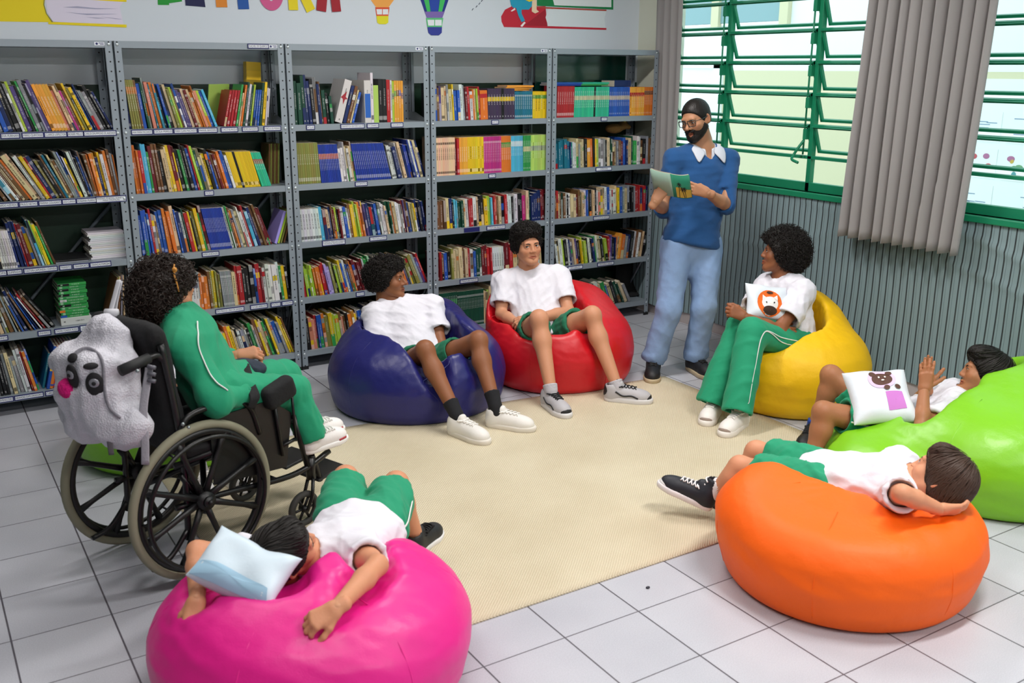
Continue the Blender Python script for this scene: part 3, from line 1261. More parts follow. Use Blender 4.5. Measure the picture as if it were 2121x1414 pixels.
ORD = ['first', 'second', 'third', 'fourth', 'fifth', 'sixth', 'seventh', 'eighth', 'ninth', 'tenth', 'eleventh', 'twelfth', 'thirteenth', 'fourteenth',
       'fifteenth', 'sixteenth', 'seventeenth', 'eighteenth', 'nineteenth']
TENS = ['', '', 'twent', 'thirt', 'fort', 'fift', 'sixt', 'sevent', 'eight', 'ninet']


def ordinal(n):
    if n < 20: return ORD[n - 1]
    if n % 10 == 0: return TENS[n // 10] + 'ieth'
    return TENS[n // 10] + 'y-' + ORD[n % 10 - 1]


book_mat = mat('book_cover', '#ffffff', 0.42, tint='paint', spec=0.45)


def jit(c, a=0.14):
    r = RNG.rand(3)
    f = 1 + (RNG.rand() - 0.5) * 2 * a
    return tuple(min(1, max(0, 0.84 * x * f * (0.92 + 0.16 * q))) for x, q in zip(lin(HUE[c]), r))


def book_into(mb, ch, t, h, d, style, M=None, o=None, rs=None):
    """one book standing with its spine to -y, its foot at z = 0, its left cover at x = 0"""
    rs = rs or random
    base = jit(ch, 0.12)
    alt = jit(rs.choice('wkyrbBgsnoe'), 0.15)
    light = tuple(0.75 * x + 0.25 for x in base) if sum(base) < 1.2 else tuple(0.25 * x for x in base)

    def put(v, f, col):
        v = np.asarray(v, float)
        if M is not None: v = v @ M.T
        if o is not None: v = v + o
        mb.add(v, f, 0, col)
    bx = [(0, 3, 2, 1), (4, 5, 6, 7), (0, 1, 5, 4), (1, 2, 6, 5), (2, 3, 7, 6), (3, 0, 4, 7)]

    def box(a, b2, col):
        x0, y0, z0 = a
        x1, y1, z1 = b2
        put([[x0, y0, z0], [x1, y0, z0], [x1, y1, z0], [x0, y1, z0], [x0, y0, z1], [x1, y0, z1], [x1, y1, z1], [x0, y1, z1]], bx, col)
    hard = 0.003 if t > 0.016 else 0.0005
    box((0.0012, 0.002, 0.001), (t - 0.0012, d - hard, h - hard), (0.68, 0.62, 0.50))
    box((0, 0.001, 0), (0.0012, d, h), base)
    box((t - 0.0012, 0.001, 0), (t, d, h), base if style != 6 else alt)
    # spine strips from foot to head
    z = [0, h]
    cols = [base]
    if style == 1:
        q = rs.uniform(0.15, 0.4)
        z, cols = [0, q * h, h], [alt, base]
    elif style == 2:
        z, cols = [0, 0.06 * h, 0.15 * h, h], [base, light, base]
    elif style == 3:
        q = rs.uniform(0.55, 0.75)
        z, cols = [0, 0.12 * h, q * h, (q + 0.14) * h, h], [base, base, alt, base]
    elif style == 4:
        n = rs.randint(4, 7)
        cs = [base, alt, light, tuple(0.5 * x for x in base)]
        z = [h * i / n for i in range(n + 1)]
        cols = [rs.choice(cs) for _ in range(n)]
    elif style == 5:
        z, cols = [0, 0.05 * h, 0.11 * h, 0.82 * h, 0.88 * h, h], [base, light, base, light, base]
    r = min(0.0022, t * 0.25)
    for i in range(len(cols)):
        a, b2 = z[i], z[i + 1]
        for x0, x1, y0, y1 in ((0, r, 0.0014, 0.0003), (r, t - r, 0.0003, 0.0003), (t - r, t, 0.0003, 0.0014)):
            put([[x0, y0, a], [x1, y1, a], [x1, y1, b2], [x0, y0, b2]], [(0, 1, 2, 3)], cols[i])
    put([[0, 0.0014, 0], [r, 0.0003, 0], [t - r, 0.0003, 0], [t, 0.0014, 0]], [(3, 2, 1, 0)], base)
    put([[0, 0.0014, h], [r, 0.0003, h], [t - r, 0.0003, h], [t, 0.0014, h]], [(0, 1, 2, 3)], base)
    # the title: short marks running down the spine
    if t > 0.0075 and style != 4 and style != 7:
        zz = h * rs.uniform(0.72, 0.9)
        end = h * rs.uniform(0.25, 0.5)
        wdt = min(t * 0.42, 0.007)
        c0 = t / 2
        while zz > end:
            ln = rs.uniform(0.0025, 0.006)
            put([[c0 - wdt / 2, 0.0001, zz - ln], [c0 + wdt / 2, 0.0001, zz - ln], [c0 + wdt / 2 * rs.uniform(0.3, 1), 0.0001, zz], [c0 - wdt / 2, 0.0001, zz]], [(0, 1, 2, 3)], light)
            zz -= ln + rs.choice((0.0012, 0.0015, 0.004))
        if rs.random() < 0.5:
            put([[c0 - wdt / 2, 0.0001, 0.014], [c0 + wdt / 2, 0.0001, 0.014], [c0 + wdt / 2, 0.0001, 0.024], [c0 - wdt / 2, 0.0001, 0.024]], [(0, 1, 2, 3)], light)


# (case, shelf, start gap, [(colours, thickness mm, height mm, lean from, lean to, uniform?), ...]); lean > 0: head to the left
ROWS = [
    (0, 0, 0.40, [('nwmebBkkw', 11, 262, 12, 16, 0), ('lvkgeevv', 10, 258, 16, 18, 0), ('fffff', 10, 250, 18, 18, 1), ('msspnyaybBeekkB', 8, 245, 18, 24, 0)]),
    (0, 1, 0.36, [('bkkrkne', 10, 250, 20, 30, 0), ('cwnsnoss', 11, 260, 30, 30, 0), ('wwyrBaknt', 10, 250, 28, 24, 0), ('sneebwykwekbe', 8, 246, 22, 14, 0), ('noofBywoneo', 9, 240, 10, 6, 0)]),
    (0, 2, 0.35, [('sennkes', 9, 220, 4, 6, 0), ('wwwwww', 8, 205, 6, 8, 1), ('BBBrdyeclygn', 10, 240, 8, 16, 0)]),
    (0, 3, 0.35, [('kteGsskan', 11, 215, 10, 14, 0), ('eseBnbBwrnk', 8, 235, 16, 34, 0)]),
    (0, 4, 0.36, [('nrrek', 13, 240, 3, 5, 0), ('kkeseewwrob', 10, 240, 6, 11, 0)]),
    (1, 0, 0.045, [('B', 14, 265, 4, 4, 0), ('aaaan', 9, 262, 4, 6, 1), ('bGGmt', 11, 262, 6, 9, 0), ('ockbksalnb', 10, 240, 10, 15, 0), ('vvsdsoomlbc', 9, 230, 15, 18, 0)]),
    (1, 1, 0.045, [('ooorccgdnnk', 9, 262, 3, 6, 0), ('ssyddkgkkbrl', 9, 255, 7, 12, 0), ('Gssykbndoobbw', 8, 225, 12, 14, 0), ('yyyyykkyyyyyyyyyyyyy', 5, 215, 14, 14, 1), ('jjjjj', 8, 208, 16, 16, 1)]),
    (1, 2, 0.045, [('bbbbrwsbb', 11, 262, 3, 6, 0), ('ooosbBwGr', 10, 260, 6, 9, 0), ('ykaygd', 9, 258, 9, 10, 0), ('zzzzzzzzzzzzzz', 6, 250, 10, 11, 1), ('wgnoeswwrcBnnddd', 9, 245, 11, 18, 0)]),
    (1, 3, 0.25, [('swwk', 12, 230, 3, 3, 0), ('wwwwwww', 11, 215, 2, 2, 1), ('eooonayaaa', 9, 228, 2, 3, 0), ('eeeeeee', 6, 218, 4, 4, 1), ('srrkkkbrdwwwwwgyk', 13, 235, 3, 5, 0)]),
    (1, 4, 0.15, [('kwboGrsnke', 9, 225, 8, 10, 0), ('bkskseesgsky', 8, 215, 10, 12, 0), ('oyoyskwBewkgw', 9, 218, 12, 15, 0), ('nyssgGyebeyyn', 9, 245, 15, 19, 0)]),
    (2, 0, 0.045, [('GGG', 20, 275, 0, 2, 0), ('BBkwBn', 15, 272, 3, 4, 0), ('GkG', 15, 190, 3, 4, 0)]),
    (2, 1, 0.045, [('aaaaaaaaaa', 9, 245, 1, 3, 1), ('zzzzzzzzzzzz', 7, 232, 4, 6, 1), ('wwwswsn', 8, 235, 6, 8, 0), ('zzzzzzzzzzzzzzzzzz', 8, 232, 8, 13, 1), ('kwwBBwsB', 9, 230, 12, 14, 0), ('zzBzwzsB', 8, 240, 13, 16, 0)]),
    (2, 2, 0.045, [('wwwwwww', 13, 200, 3, 5, 1), ('cdsBndlk', 10, 205, 6, 7, 0), ('dwbwnyllooiv', 11, 215, 7, 9, 0), ('BtBbkwwwsGGo', 10, 212, 9, 10, 0), ('sswwwwdvnbsayBkBB', 9, 210, 9, 10, 0)]),
    (2, 3, 0.045, [('rlllll', 8, 195, 6, 8, 0), ('ooorriiak', 9, 205, 9, 12, 0), ('llaybwbn', 8, 205, 12, 13, 0), ('ooddddde', 9, 205, 13, 14, 0), ('gggsbbebgggr', 8, 215, 15, 17, 0), ('bbwofoveaaaaaevr', 8, 205, 17, 22, 0)]),
    (2, 4, 0.045, [('kmmrbbo', 7, 215, 4, 6, 0), ('ayllnmnk', 8, 215, 6, 8, 0), ('ofokbbbwBws', 8, 215, 8, 12, 0), ('kenngGsesgsrnd', 8, 220, 14, 18, 0)]),
    (3, 0, 0.045, [('knvsses', 9, 225, 1, 3, 0), ('ybbwedr', 9, 218, 3, 4, 0), ('woslr', 9, 205, 4, 4, 0), ('o', 22, 190, 2, 2, 0), ('xxxxxkxxxx', 12, 200, 1, 1, 1), ('ttttttttt', 9, 180, 1, 1, 1), ('yyyyyy', 12, 178, 0, 0, 1)]),
    (3, 1, 0.045, [('hhhhhhhhh', 9, 245, 0, 0, 1), ('dr', 8, 243, 1, 1, 0), ('ffff', 9, 243, 1, 1, 1), ('yyyyyyyy', 9, 243, 1, 1, 1), ('pppppppppp', 8, 242, 1, 1, 1), ('ooooo', 9, 242, 1, 1, 1), ('ccccccc', 8, 240, 1, 1, 1), ('gggg', 9, 240, 0, 0, 1), ('qqqqqqqqqq', 8, 242, 0, 0, 1)]),
    (3, 2, 0.045, [('nnnsB', 15, 195, 2, 3, 0), ('kccGGGswr', 12, 195, 3, 4, 0), ('rwskkylcr', 13, 200, 3, 4, 0), ('rmnskrww', 12, 200, 3, 4, 0), ('kwwkkpsGBBBBdd', 14, 205, 3, 2, 0)]),
    (3, 3, 0.045, [('drnbkas', 13, 205, 2, 3, 0), ('ssnsrwbG', 13, 205, 3, 3, 0), ('Gddrr', 15, 215, 3, 3, 0), ('wwwww', 12, 190, 2, 3, 1), ('ddrsswskrsnwks', 14, 205, 3, 5, 0)]),
    (3, 4, 0.045, [('GGGGGGGGGGG', 11, 255, 0, 0, 1), ('GGGGGGGGGGGGGGGGG', 10, 252, 1, 1, 1), ('ssqsss', 13, 262, 1, 1, 0)]),
    (4, 0, 0.045, [('rrrrrrrr', 15, 212, -1, -1, 1), ('jjjjjjjjjjkjjjjjjj', 14, 206, -1, 0, 1), ('bbbbbbbbbbb', 14, 204, 1, 1, 1), ('ffffffff', 14, 202, 1, 1, 1), ('oooooo', 12, 202, 1, 0, 1)]),
    (4, 1, 0.045, [('tttttB', 14, 195, 2, 3, 0), ('jwwsesskfo', 14, 195, 3, 3, 0), ('kylwweksGG', 13, 198, 3, 3, 0), ('nsendbBs', 14, 190, 3, 2, 0), ('sGgwwnken', 15, 195, 2, 1, 0)]),
    (4, 2, 0.045, [('nrsnGnwkw', 10, 190, 2, 3, 0), ('ssdnGswbwks', 11, 185, 3, 3, 0), ('skwmsswbwww', 12, 190, 3, 4, 0), ('sybesekkerrrBrB', 12, 195, 3, 2, 0)]),
    (4, 3, 0.045, [('kwswlkwB', 13, 190, 8, 9, 0), ('esvkyllk', 13, 190, 9, 9, 0), ('wkBgwskcl', 14, 196, 10, 10, 0), ('rpvkB', 11, 180, 3, 0, 0), ('osfoeBkwnwnsk', 14, 195, -5, -9, 0)]),
    (4, 4, 0.045, [('kswsyskw', 12, 190, 6, 10, 0), ('ksnkBskw', 13, 190, 10, 18, 0), ('sgbskGGse', 13, 185, 18, 28, 0)]),
]
FROM_RIGHT = {(0, s) for s in range(5)} | {(1, 3), (1, 4), (4, 4)}
SPAN = {(0, 0): (-25, 238), (0, 1): (-45, 252), (0, 2): (-35, 118), (0, 3): (-35, 118), (0, 4): (-25, 84), (1, 0): (268, 452), (1, 1): (284, 563), (1, 2): (297, 566), (1, 3): (345, 604), (1, 4): (335, 613), (2, 0): (612, 692), (2, 1): (620, 884), (2, 2): (626, 886), (2, 3): (632, 888), (2, 4): (638, 872), (3, 0): (904, 1138), (3, 1): (905, 1135), (3, 2): (906, 1130), (3, 3): (908, 1126), (3, 4): (909, 1032), (4, 0): (1154, 1360), (4, 1): (1153, 1349), (4, 2): (1150, 1343), (4, 3): (1150, 1340), (4, 4): (1150, 1308)}


def along(u, z, y=0.02):
    """the x of the shelf point that shows at column u of the photograph"""
    a, b_ = -3.0, 6.0
    for _ in range(40):
        c_ = (a + b_) / 2
        if seen((c_, y, z))[0] < u: a = c_
        else: b_ = c_
    return a


# where people and the wheelchair stand before the shelves (for telling which books show)
HIDE = [(268, 520, 412, 690), (140, 650, 560, 900), (470, 690, 560, 780), (745, 530, 870, 650), (745, 600, 945, 740), (690, 650, 1010, 800), (1050, 450, 1140, 560),
        (1015, 530, 1190, 700), (1000, 610, 1300, 700), (1365, 195, 1530, 420)]


def shows(P):
    u, v, _ = seen(P)
    if not (0 < u < 2121 and 0 < v < 1414): return False
    return not any(a < u < c and b2 < v < e for a, b2, c, e in HIDE)


BOOKS = []


def fill(case, shelf, xa, segs, scale, seed):
    rs = random.Random(seed)
    x, prev, row = xa, None, []
    for si_, (chars, tm, hm, l0, l1, uni) in enumerate(segs):
        n = len(chars)
        st0 = rs.choice((2, 3, 5)) if uni else None
        for i, ch in enumerate(chars):
            t = tm / 1000 * (1 if uni else rs.uniform(0.55, 1.5)) * scale
            h = hm / 1000 * (rs.uniform(0.995, 1.0) if uni else rs.uniform(0.86, 1.06))
            d = (0.17 if hm < 220 else 0.2) * rs.uniform(0.92, 1.05)
            th = math.radians(l0 + (l1 - l0) * i / max(1, n - 1) + (0 if uni else rs.uniform(-0.5, 0.5)))
            style = st0 if uni else rs.choice((0, 0, 1, 2, 3, 4, 5, 0))
            if prev is not None:
                dl = math.tan(th) - math.tan(prev[0])
                if dl > 0: x += dl * min(h, prev[1])
            if not row and th > 0:
                x = max(x, case * BW + 0.008 + math.tan(th) * h) if xa > case * BW else x
            row.append(dict(case=case, shelf=shelf, ch=ch, t=t, h=h, d=d, th=th, style=style, x=x, uni=uni, seg=si_, rs=rs.random(), y=0.018 + (0.006 if uni else rs.uniform(0, 0.02))))
            x += t / math.cos(th) + (0.0002 if uni else rs.uniform(0.0002, 0.001))
            prev = (th, h)
    return x + (max(0, -math.tan(th) * h)), row


for case, shelf, gap, segs in ROWS:
    u0, u1 = SPAN[(case, shelf)]
    xa = max(along(u0, SHELF[shelf]), case * BW + 0.045) if u0 > 250 else along(u0, SHELF[shelf])
    xb = min(along(u1, SHELF[shelf]), (case + 1) * BW - 0.012)
    lo_, hi_ = 0.5, 3.0
    for _ in range(24):
        sc_ = (lo_ + hi_) / 2
        xe, row = fill(case, shelf, xa, segs, sc_, case * 31 + shelf * 7 + 3)
        if xe < xb: lo_ = sc_
        else: hi_ = sc_
    for i, bk in enumerate(row):
        bk['i'] = i
        bk['n'] = len(row)
    BOOKS += row

for bk in BOOKS:
    z0 = SHELF[bk['shelf']]
    cth, sth = math.cos(bk['th']), math.sin(bk['th'])
    # lean about the lower corner on the side it leans to
    R_ = np.array([[cth, 0, -sth], [0, 1, 0], [sth, 0, cth]])
    off = V3(bk['x'], bk['y'], z0 + 0.0003)
    if bk['th'] < 0:
        off = off + V3(bk['t'] / cth, 0, 0) - R_ @ V3(bk['t'], 0, 0)
    bk['M'], bk['o'] = R_, off
    vis = 0
    for a in (0.5,):
        for q in (0.05, 0.3, 0.55, 0.75, 0.97):
            vis += shows(R_ @ V3(bk['t'] * a, 0, bk['h'] * q) + off)
    u0 = seen(off)
    u1 = seen(R_ @ V3(bk['t'], 0, 0) + off)
    v1 = seen(R_ @ V3(0, 0, bk['h']) + off)
    bk['score'] = vis / 5 * abs(u1[0] - u0[0]) * abs(v1[1] - u0[1])

loose = sorted([b_ for b_ in BOOKS if not b_['uni']], key=lambda b_: -b_['score'])
runs = sorted([b_ for b_ in BOOKS if b_['uni']], key=lambda b_: -b_['score'])
for i, b_ in enumerate(loose): b_['own'] = i < 296 and b_['score'] > 60
for i, b_ in enumerate(runs): b_['own'] = i < 296 and b_['score'] > 60

rest = MB()
rest_runs = MB()
for bk in BOOKS:
    rr = random.Random(int(bk['rs'] * 1e9) if not bk['uni'] else bk['case'] * 100 + bk['shelf'] * 10 + bk['seg'])
    if not bk['own']:
        book_into(rest if not bk['uni'] else rest_runs, bk['ch'], bk['t'], bk['h'], bk['d'], bk['style'], bk['M'], bk['o'], rr)
        continue
    mb = MB()
    book_into(mb, bk['ch'], bk['t'], bk['h'], bk['d'], bk['style'], None, None, rr)
    o = mb.build('booklet' if bk['uni'] else 'book', book_mat, paint=True)
    o.matrix_world = Matrix.Translation(Vector(bk['o'])) @ Matrix([list(r_) for r_ in bk['M']]).to_4x4()
    place = '%s of the %s' % (LEVEL[bk['shelf']], CASE[bk['case']])
    near_ = '%s, %s' % (LEVEL[bk['shelf']], CASE[bk['case']].replace('bookcase nearest the window', 'corner bookcase'))
    if bk['uni']:
        g = '%s booklets in the even run on the %s' % (NAMEHUE[bk['ch']], place)
        nb_ = {(2, 1, 1): 'near the post, ', (2, 1, 3): 'mid shelf, ', (3, 4, 0): 'first batch, ', (3, 4, 1): 'second batch, '}.get((bk['case'], bk['shelf'], bk['seg']), '')
        tag(o, 'thin %s booklet in the %s run, %s%s' % (NAMEHUE[bk['ch']], NAMEHUE[bk['ch']], nb_, near_), 'booklet', g + ' %d' % bk['seg'])
    else:
        side = 'right' if (bk['case'], bk['shelf']) in FROM_RIGHT else 'left'
        n = bk['n'] - bk['i'] if side == 'right' else bk['i'] + 1
        size = 'thin ' if bk['t'] < 0.0075 else 'thick ' if bk['t'] > 0.016 else ''
        if bk['case'] == 0 and bk['shelf'] > 1: side = 'right end of its row'
        tag(o, '%s%s book, %s from the %s, %s' % (size, NAMEHUE[bk['ch']], ordinal(n), side, near_), 'book',
            'books on the %s' % place)
o = rest.build('books', book_mat, paint=True)
tag(o, 'remaining assorted books standing in rows on all five bookcases', 'books', kind='stuff')
if rest_runs.n:
    o = rest_runs.build('booklets', book_mat, paint=True)
    tag(o, 'remaining booklets of the even runs on the bookcases', 'booklets', kind='stuff')
print('BOOKS', len(loose), len(runs), sum(b_['own'] for b_ in loose), sum(b_['own'] for b_ in runs))


# ---------------- single books that lie, lean apart or show their cover
def lone_book(name, label, ch, size, M_, o_, style=0, group=None, cat='book'):
    mb = MB()
    book_into(mb, ch, size[0], size[1], size[2], style, None, None, random.Random(len(label)))
    ob = mb.build(name, book_mat, paint=True)
    ob.matrix_world = Matrix.Translation(Vector(o_)) @ Matrix([list(r_) for r_ in np.asarray(M_, float)]).to_4x4()
    return tag(ob, label, cat, group)


def lean_turn(lean, turn):
    a, c = math.radians(lean), math.radians(turn)
    L_ = np.array([[math.cos(a), 0, -math.sin(a)], [0, 1, 0], [math.sin(a), 0, math.cos(a)]])
    T_ = np.array([[math.cos(c), -math.sin(c), 0], [math.sin(c), math.cos(c), 0], [0, 0, 1]])
    return T_ @ L_


FLAT = np.array([[0, 0, 1.0], [0, 1, 0], [-1, 0, 0]])      # lying with the spine to the front

for i in range(13):
    lone_book('book', 'bright green book, %s from the top of the green pile' % ordinal(13 - i), 'g', (0.0145, 0.145, 0.2),
              FLAT, (along(130, SHELF[3]) + 0.004 * math.sin(i * 2.3), 0.04 + 0.003 * math.cos(i * 1.7), SHELF[3] + 0.058 + 0.0148 * i), 1 + i % 2, 'green books piled on the fourth shelf')
lone_book('book', 'thick white book lying under the green pile, leftmost bookcase', 'w', (0.042, 0.158, 0.2), FLAT, (along(130, SHELF[3]) - 0.004, 0.035, SHELF[3] + 0.0432), 0)
for i in range(15):
    lone_book('magazine', 'white paged magazine, %s from the top of the sagging pile' % ordinal(15 - i), 'w', (0.0095, 0.19, 0.2),
              FLAT, (along(192, SHELF[2]) + 0.008 * math.sin(i * 1.3), 0.06, SHELF[2] + 0.0105 + 0.0099 * i), 7, 'magazines piled on the middle shelf', 'magazine')
for i, (a, ch, x) in enumerate(((0, 'e', 0.53), (0, 'k', 0.535), (0, 'B', 0.78))):
    if i < 2:
        lone_book('book', ['flat grey picture book lying lowest in front of the magazine pile', 'flat dark picture book lying on the grey one before the magazines'][i], ch, (0.009, 0.165, 0.24),
                  FLAT, (along(116, SHELF[2]) + 0.004 * i, 0.02, SHELF[2] + 0.0098 + 0.0095 * i), 7)
for i in range(6):
    th = 14 + 3 * i
    lone_book('magazine', 'magazine leaning on the end post, %s from it, leftmost bookcase' % ordinal(6 - i), 'nasnes'[i], (0.008, 0.25, 0.2), lean_turn(-(16 - 2.5 * i), 0), (along(226, SHELF[3]) + 0.0165 * i, 0.03, SHELF[3] + 0.003), 7, 'magazines leaning on the end post', 'magazine')
cols = 'bordpgb'
for i in range(7):
    mb = MB()
    h, t, d = 0.245, 0.015, 0.2
    base = lin(HUE[cols[i]])
    book_into(mb, cols[i], t, h, d, 7, None, None, random.Random(3))
    for a, b2, c_ in ((0.42, 0.5, '#e8b81f'), (0.5, 0.6, '#d8c23a'), (0.6, 0.7, '#e8b81f'), (0.06, 0.1, '#2c4ea6')):
        mb.quad((0.0005, -0.0002, a * h), (t - 0.0005, -0.0002, a * h), (t - 0.0005, -0.0002, b2 * h), (0.0005, -0.0002, b2 * h), 0, lin(c_))
    for q in range(5):
        mb.quad((0.004, -0.0004, h * (0.5 + 0.02 * q)), (t - 0.004, -0.0004, h * (0.5 + 0.02 * q)), (t - 0.004, -0.0004, h * (0.512 + 0.02 * q)), (0.004, -0.0004, h * (0.512 + 0.02 * q)), 0, lin('#b8482c'))
    ob = mb.build('book', book_mat, paint=True)
    M_ = lean_turn(-15, 0)
    ob.matrix_world = Matrix.Translation((along(97, SHELF[4]) + 0.0158 * i, 0.02, SHELF[4] + 0.0045)) @ Matrix([list(r_) for r_ in M_]).to_4x4()
    tag(ob, '%s book with a yellow middle band, %s of the banded series' % (NAMEHUE[cols[i]], ordinal(i + 1)), 'book', 'banded series books on the bottom shelf')
lone_book('book', 'dark teal book tilted against the banded series, leftmost bookcase', 't', (0.012, 0.2, 0.19), lean_turn(-15, 0), (along(91, SHELF[4]) - 0.004, 0.05, SHELF[4] + 0.004), 0)

x0 = BW + 0.004
# second bookcase, top shelf: the pale green cover and the books that lean the other way
lone_book('book', 'pale green book turned to show its printed cover, top shelf of the second bookcase', 'q', (0.006, 0.235, 0.17), lean_turn(-9, -58), (along(446, SHELF[0]), 0.20, SHELF[0] + 0.002), 7)
xx = along(464, SHELF[0])
for i, (ch, t, h) in enumerate((('r', 13, 205), ('r', 13, 207), ('r', 13, 205), ('r', 13, 205), ('g', 11, 238), ('s', 8, 190), ('o', 10, 235), ('G', 10, 250), ('w', 12, 238), ('G', 9, 230), ('l', 10, 235), ('b', 10, 205), ('b', 10, 205), ('b', 10, 205), ('G', 12, 245), ('y', 14, 248), ('w', 7, 215), ('w', 7, 212))):
    t, h = t / 1000, h / 1000
    th = -14 + 0.4 * i
    lone_book('book', '%s book leaning the other way, %s past the pale green cover' % (NAMEHUE[ch], ordinal(i + 1)), ch, (t, h, 0.17), lean_turn(th, 0), (xx, 0.022, SHELF[0] + t * math.sin(math.radians(-th)) + 0.0005), random.Random(i).choice((0, 2, 3, 1)), 'books leaning away on the top shelf of the second bookcase')
    xx += t * 1.12 / math.cos(math.radians(th)) + 0.0025
lone_book('book', 'tall yellow and black book at the back corner, top shelf of the second bookcase', 'y', (0.09, 0.36, 0.05), lean_turn(-3, 4), (x0 + 0.76, 0.22, SHELF[0] + 0.003), 4)
for i, (ch, t, h, th) in enumerate((('i', 16, 205, -20), ('l', 12, 200, -20), ('a', 9, 205, -19), ('n', 8, 210, -18))):
    lone_book('book', '%s book leaning the other way, %s from the post, second bookcase' % (NAMEHUE[ch], ordinal(4 - i)), ch, (t / 1000, h / 1000, 0.18), lean_turn(th, 0), (along(570, SHELF[2]) + 0.019 * i, 0.03, SHELF[2] + 0.007), 7)
for i in range(6):
    lone_book('book', 'olive book set back in the corner, %s from the post, second bookcase' % ordinal(6 - i), 'a' if i % 2 else 'n', (0.009, 0.24, 0.15), lean_turn(-4, 0), (x0 + 0.835 + 0.0115 * i, 0.12, SHELF[1] + 0.001), 7)

x0 = 2 * BW + 0.004
# middle bookcase, top shelf: dictionaries and atlases
th = math.radians(-17)
dic = [('w', 46, 262, -17, 'thick white dictionary with a red star leaning on the top shelf', 0),
       ('B', 20, 230, -17, 'navy book leaning against the white dictionary', 3), ('n', 18, 228, -17, 'rust brown book leaning second after the white dictionary', 3),
       ('s', 10, 205, -17, 'cream book leaning third after the white dictionary', 0), ('b', 14, 190, -17, 'small blue book leaning fourth after the white dictionary', 3)]
xx = along(695, SHELF[0])
for i, (ch, t, h, th, lab, st) in enumerate(dic):
    t, h = t / 1000, h / 1000
    ob = lone_book('dictionary' if i == 0 else 'book', lab, ch, (t, h, 0.19), lean_turn(th, 0), (xx, 0.025, SHELF[0] + t * math.sin(math.radians(-th)) + 0.0005), st)
    if i == 0:
        s = MB()
        s.add([(0.0, -0.0004, 0.15), (0.013, -0.0004, 0.158), (0.03, -0.0004, 0.195), (0.03, -0.0004, 0.16), (0.046, -0.0004, 0.15), (0.03, -0.0004, 0.145), (0.024, -0.0004, 0.11), (0.015, -0.0004, 0.143)], [(0, 1, 2), (2, 3, 1), (3, 4, 5), (5, 6, 7), (7, 0, 1), (1, 3, 5, 7)])
        s_ = s.build('red_star', mat('red_print', '#9c1f2c', 0.5), ob)
        s_.matrix_parent_inverse = Matrix.Identity(4)
        s_.location = (0, 0, 0)
    xx += t / math.cos(math.radians(th)) + 0.003
xx = along(757, SHELF[0])
for i, (ch, t, h, lab, st) in enumerate([('w', 42, 255, 'thick white and blue dictionary standing upright on the top shelf', 0), ('w', 17, 300, 'tall off-white file box standing on the top shelf', 2),
                                         ('q', 33, 225, 'pale green patterned book standing beside the black pair', 7), ('k', 26, 262, 'first black book of the upright black pair', 2), ('k', 27, 262, 'second black book of the upright pair, beside the red one', 2),
                                         ('r', 24, 258, 'thick bright red book with white title beside the yellow set', 0), ('w', 12, 255, 'slim white book between the red book and the yellow set', 0), ('l', 13, 250, 'lime book just before the yellow set', 3),
                                         ('f', 15, 252, 'yellow encyclopedia nearest the lime book', 3), ('f', 15, 252, 'yellow encyclopedia second after the lime book', 3), ('f', 15, 252, 'yellow encyclopedia third after the lime book', 3), ('f', 14, 252, 'yellow encyclopedia next to the post', 3)]):
    t, h = t / 1000, h / 1000
    ob = lone_book('book', lab, ch, (t, h, 0.2), lean_turn(0, 0), (xx, 0.022, SHELF[0] + 0.0005), st, 'reference books on the top shelf of the middle bookcase')
    if i == 0:
        s = MB()
        s.box((0.003, -0.0006, 0.03), (0.039, -0.0002, 0.175))
        s_ = s.build('blue_panel', mat('blue_print', '#1f5fb8', 0.5), ob)
        s_.matrix_parent_inverse = Matrix.Identity(4)
    xx += t + 0.001
# things lying behind the booklets
x0 = 4 * BW + 0.004
for i, (a, ch) in enumerate(((0.02, 'z'), (0.03, 'b'), (0.26, 'g'), (0.27, 'j'))):
    lone_book('folder', '%s folder lying flat on the booklet heads, %s layer, bookcase by the window' % (NAMEHUE[ch], ['lower', 'upper'][i % 2]), ch, (0.011, 0.24, 0.17), FLAT, (x0 + 0.05 + a, 0.09, SHELF[0] + 0.213 + 0.0118 * (1 + i % 2)), 7, None, 'folder')
ob = lone_book('folder', 'grey box file with a yellow label lying on the booklets by the window', 'B', (0.045, 0.15, 0.16), FLAT, (x0 + 0.60, 0.08, SHELF[0] + 0.204 + 0.046), 7, None, 'folder')
s = MB()
s.box((-0.002, -0.0006, 0.045), (0.03, -0.0002, 0.105))
x0 = 3 * BW + 0.004
for i in range(3):
    lone_book('folder', 'yellow folder lying on the teal booklets, %s from the top' % ordinal(3 - i), 'f', (0.011, 0.2, 0.17), lean_turn(0, -4 * i) @ FLAT, (x0 + 0.62 + 0.01 * i, 0.10, SHELF[0] + 0.1835 + 0.0116 * (i + 1)), 7, None, 'folder')
# a black cloth hanging behind the lowest books of the corner bookcase
# ================================================================ figures
def dirc(r, u, t):
    """a direction given as rightwards, upwards and towards the photographer"""
    return nrm(r * CR + u * CU - t * CF)


SKIN = {}


def skin(name, col):
    if name not in SKIN:
        SKIN[name] = mat('skin_' + name, col, 0.5, spec=0.35, tint='tint', sss=0.12, bump=('noise', 140, 0.06))
    return SKIN[name]


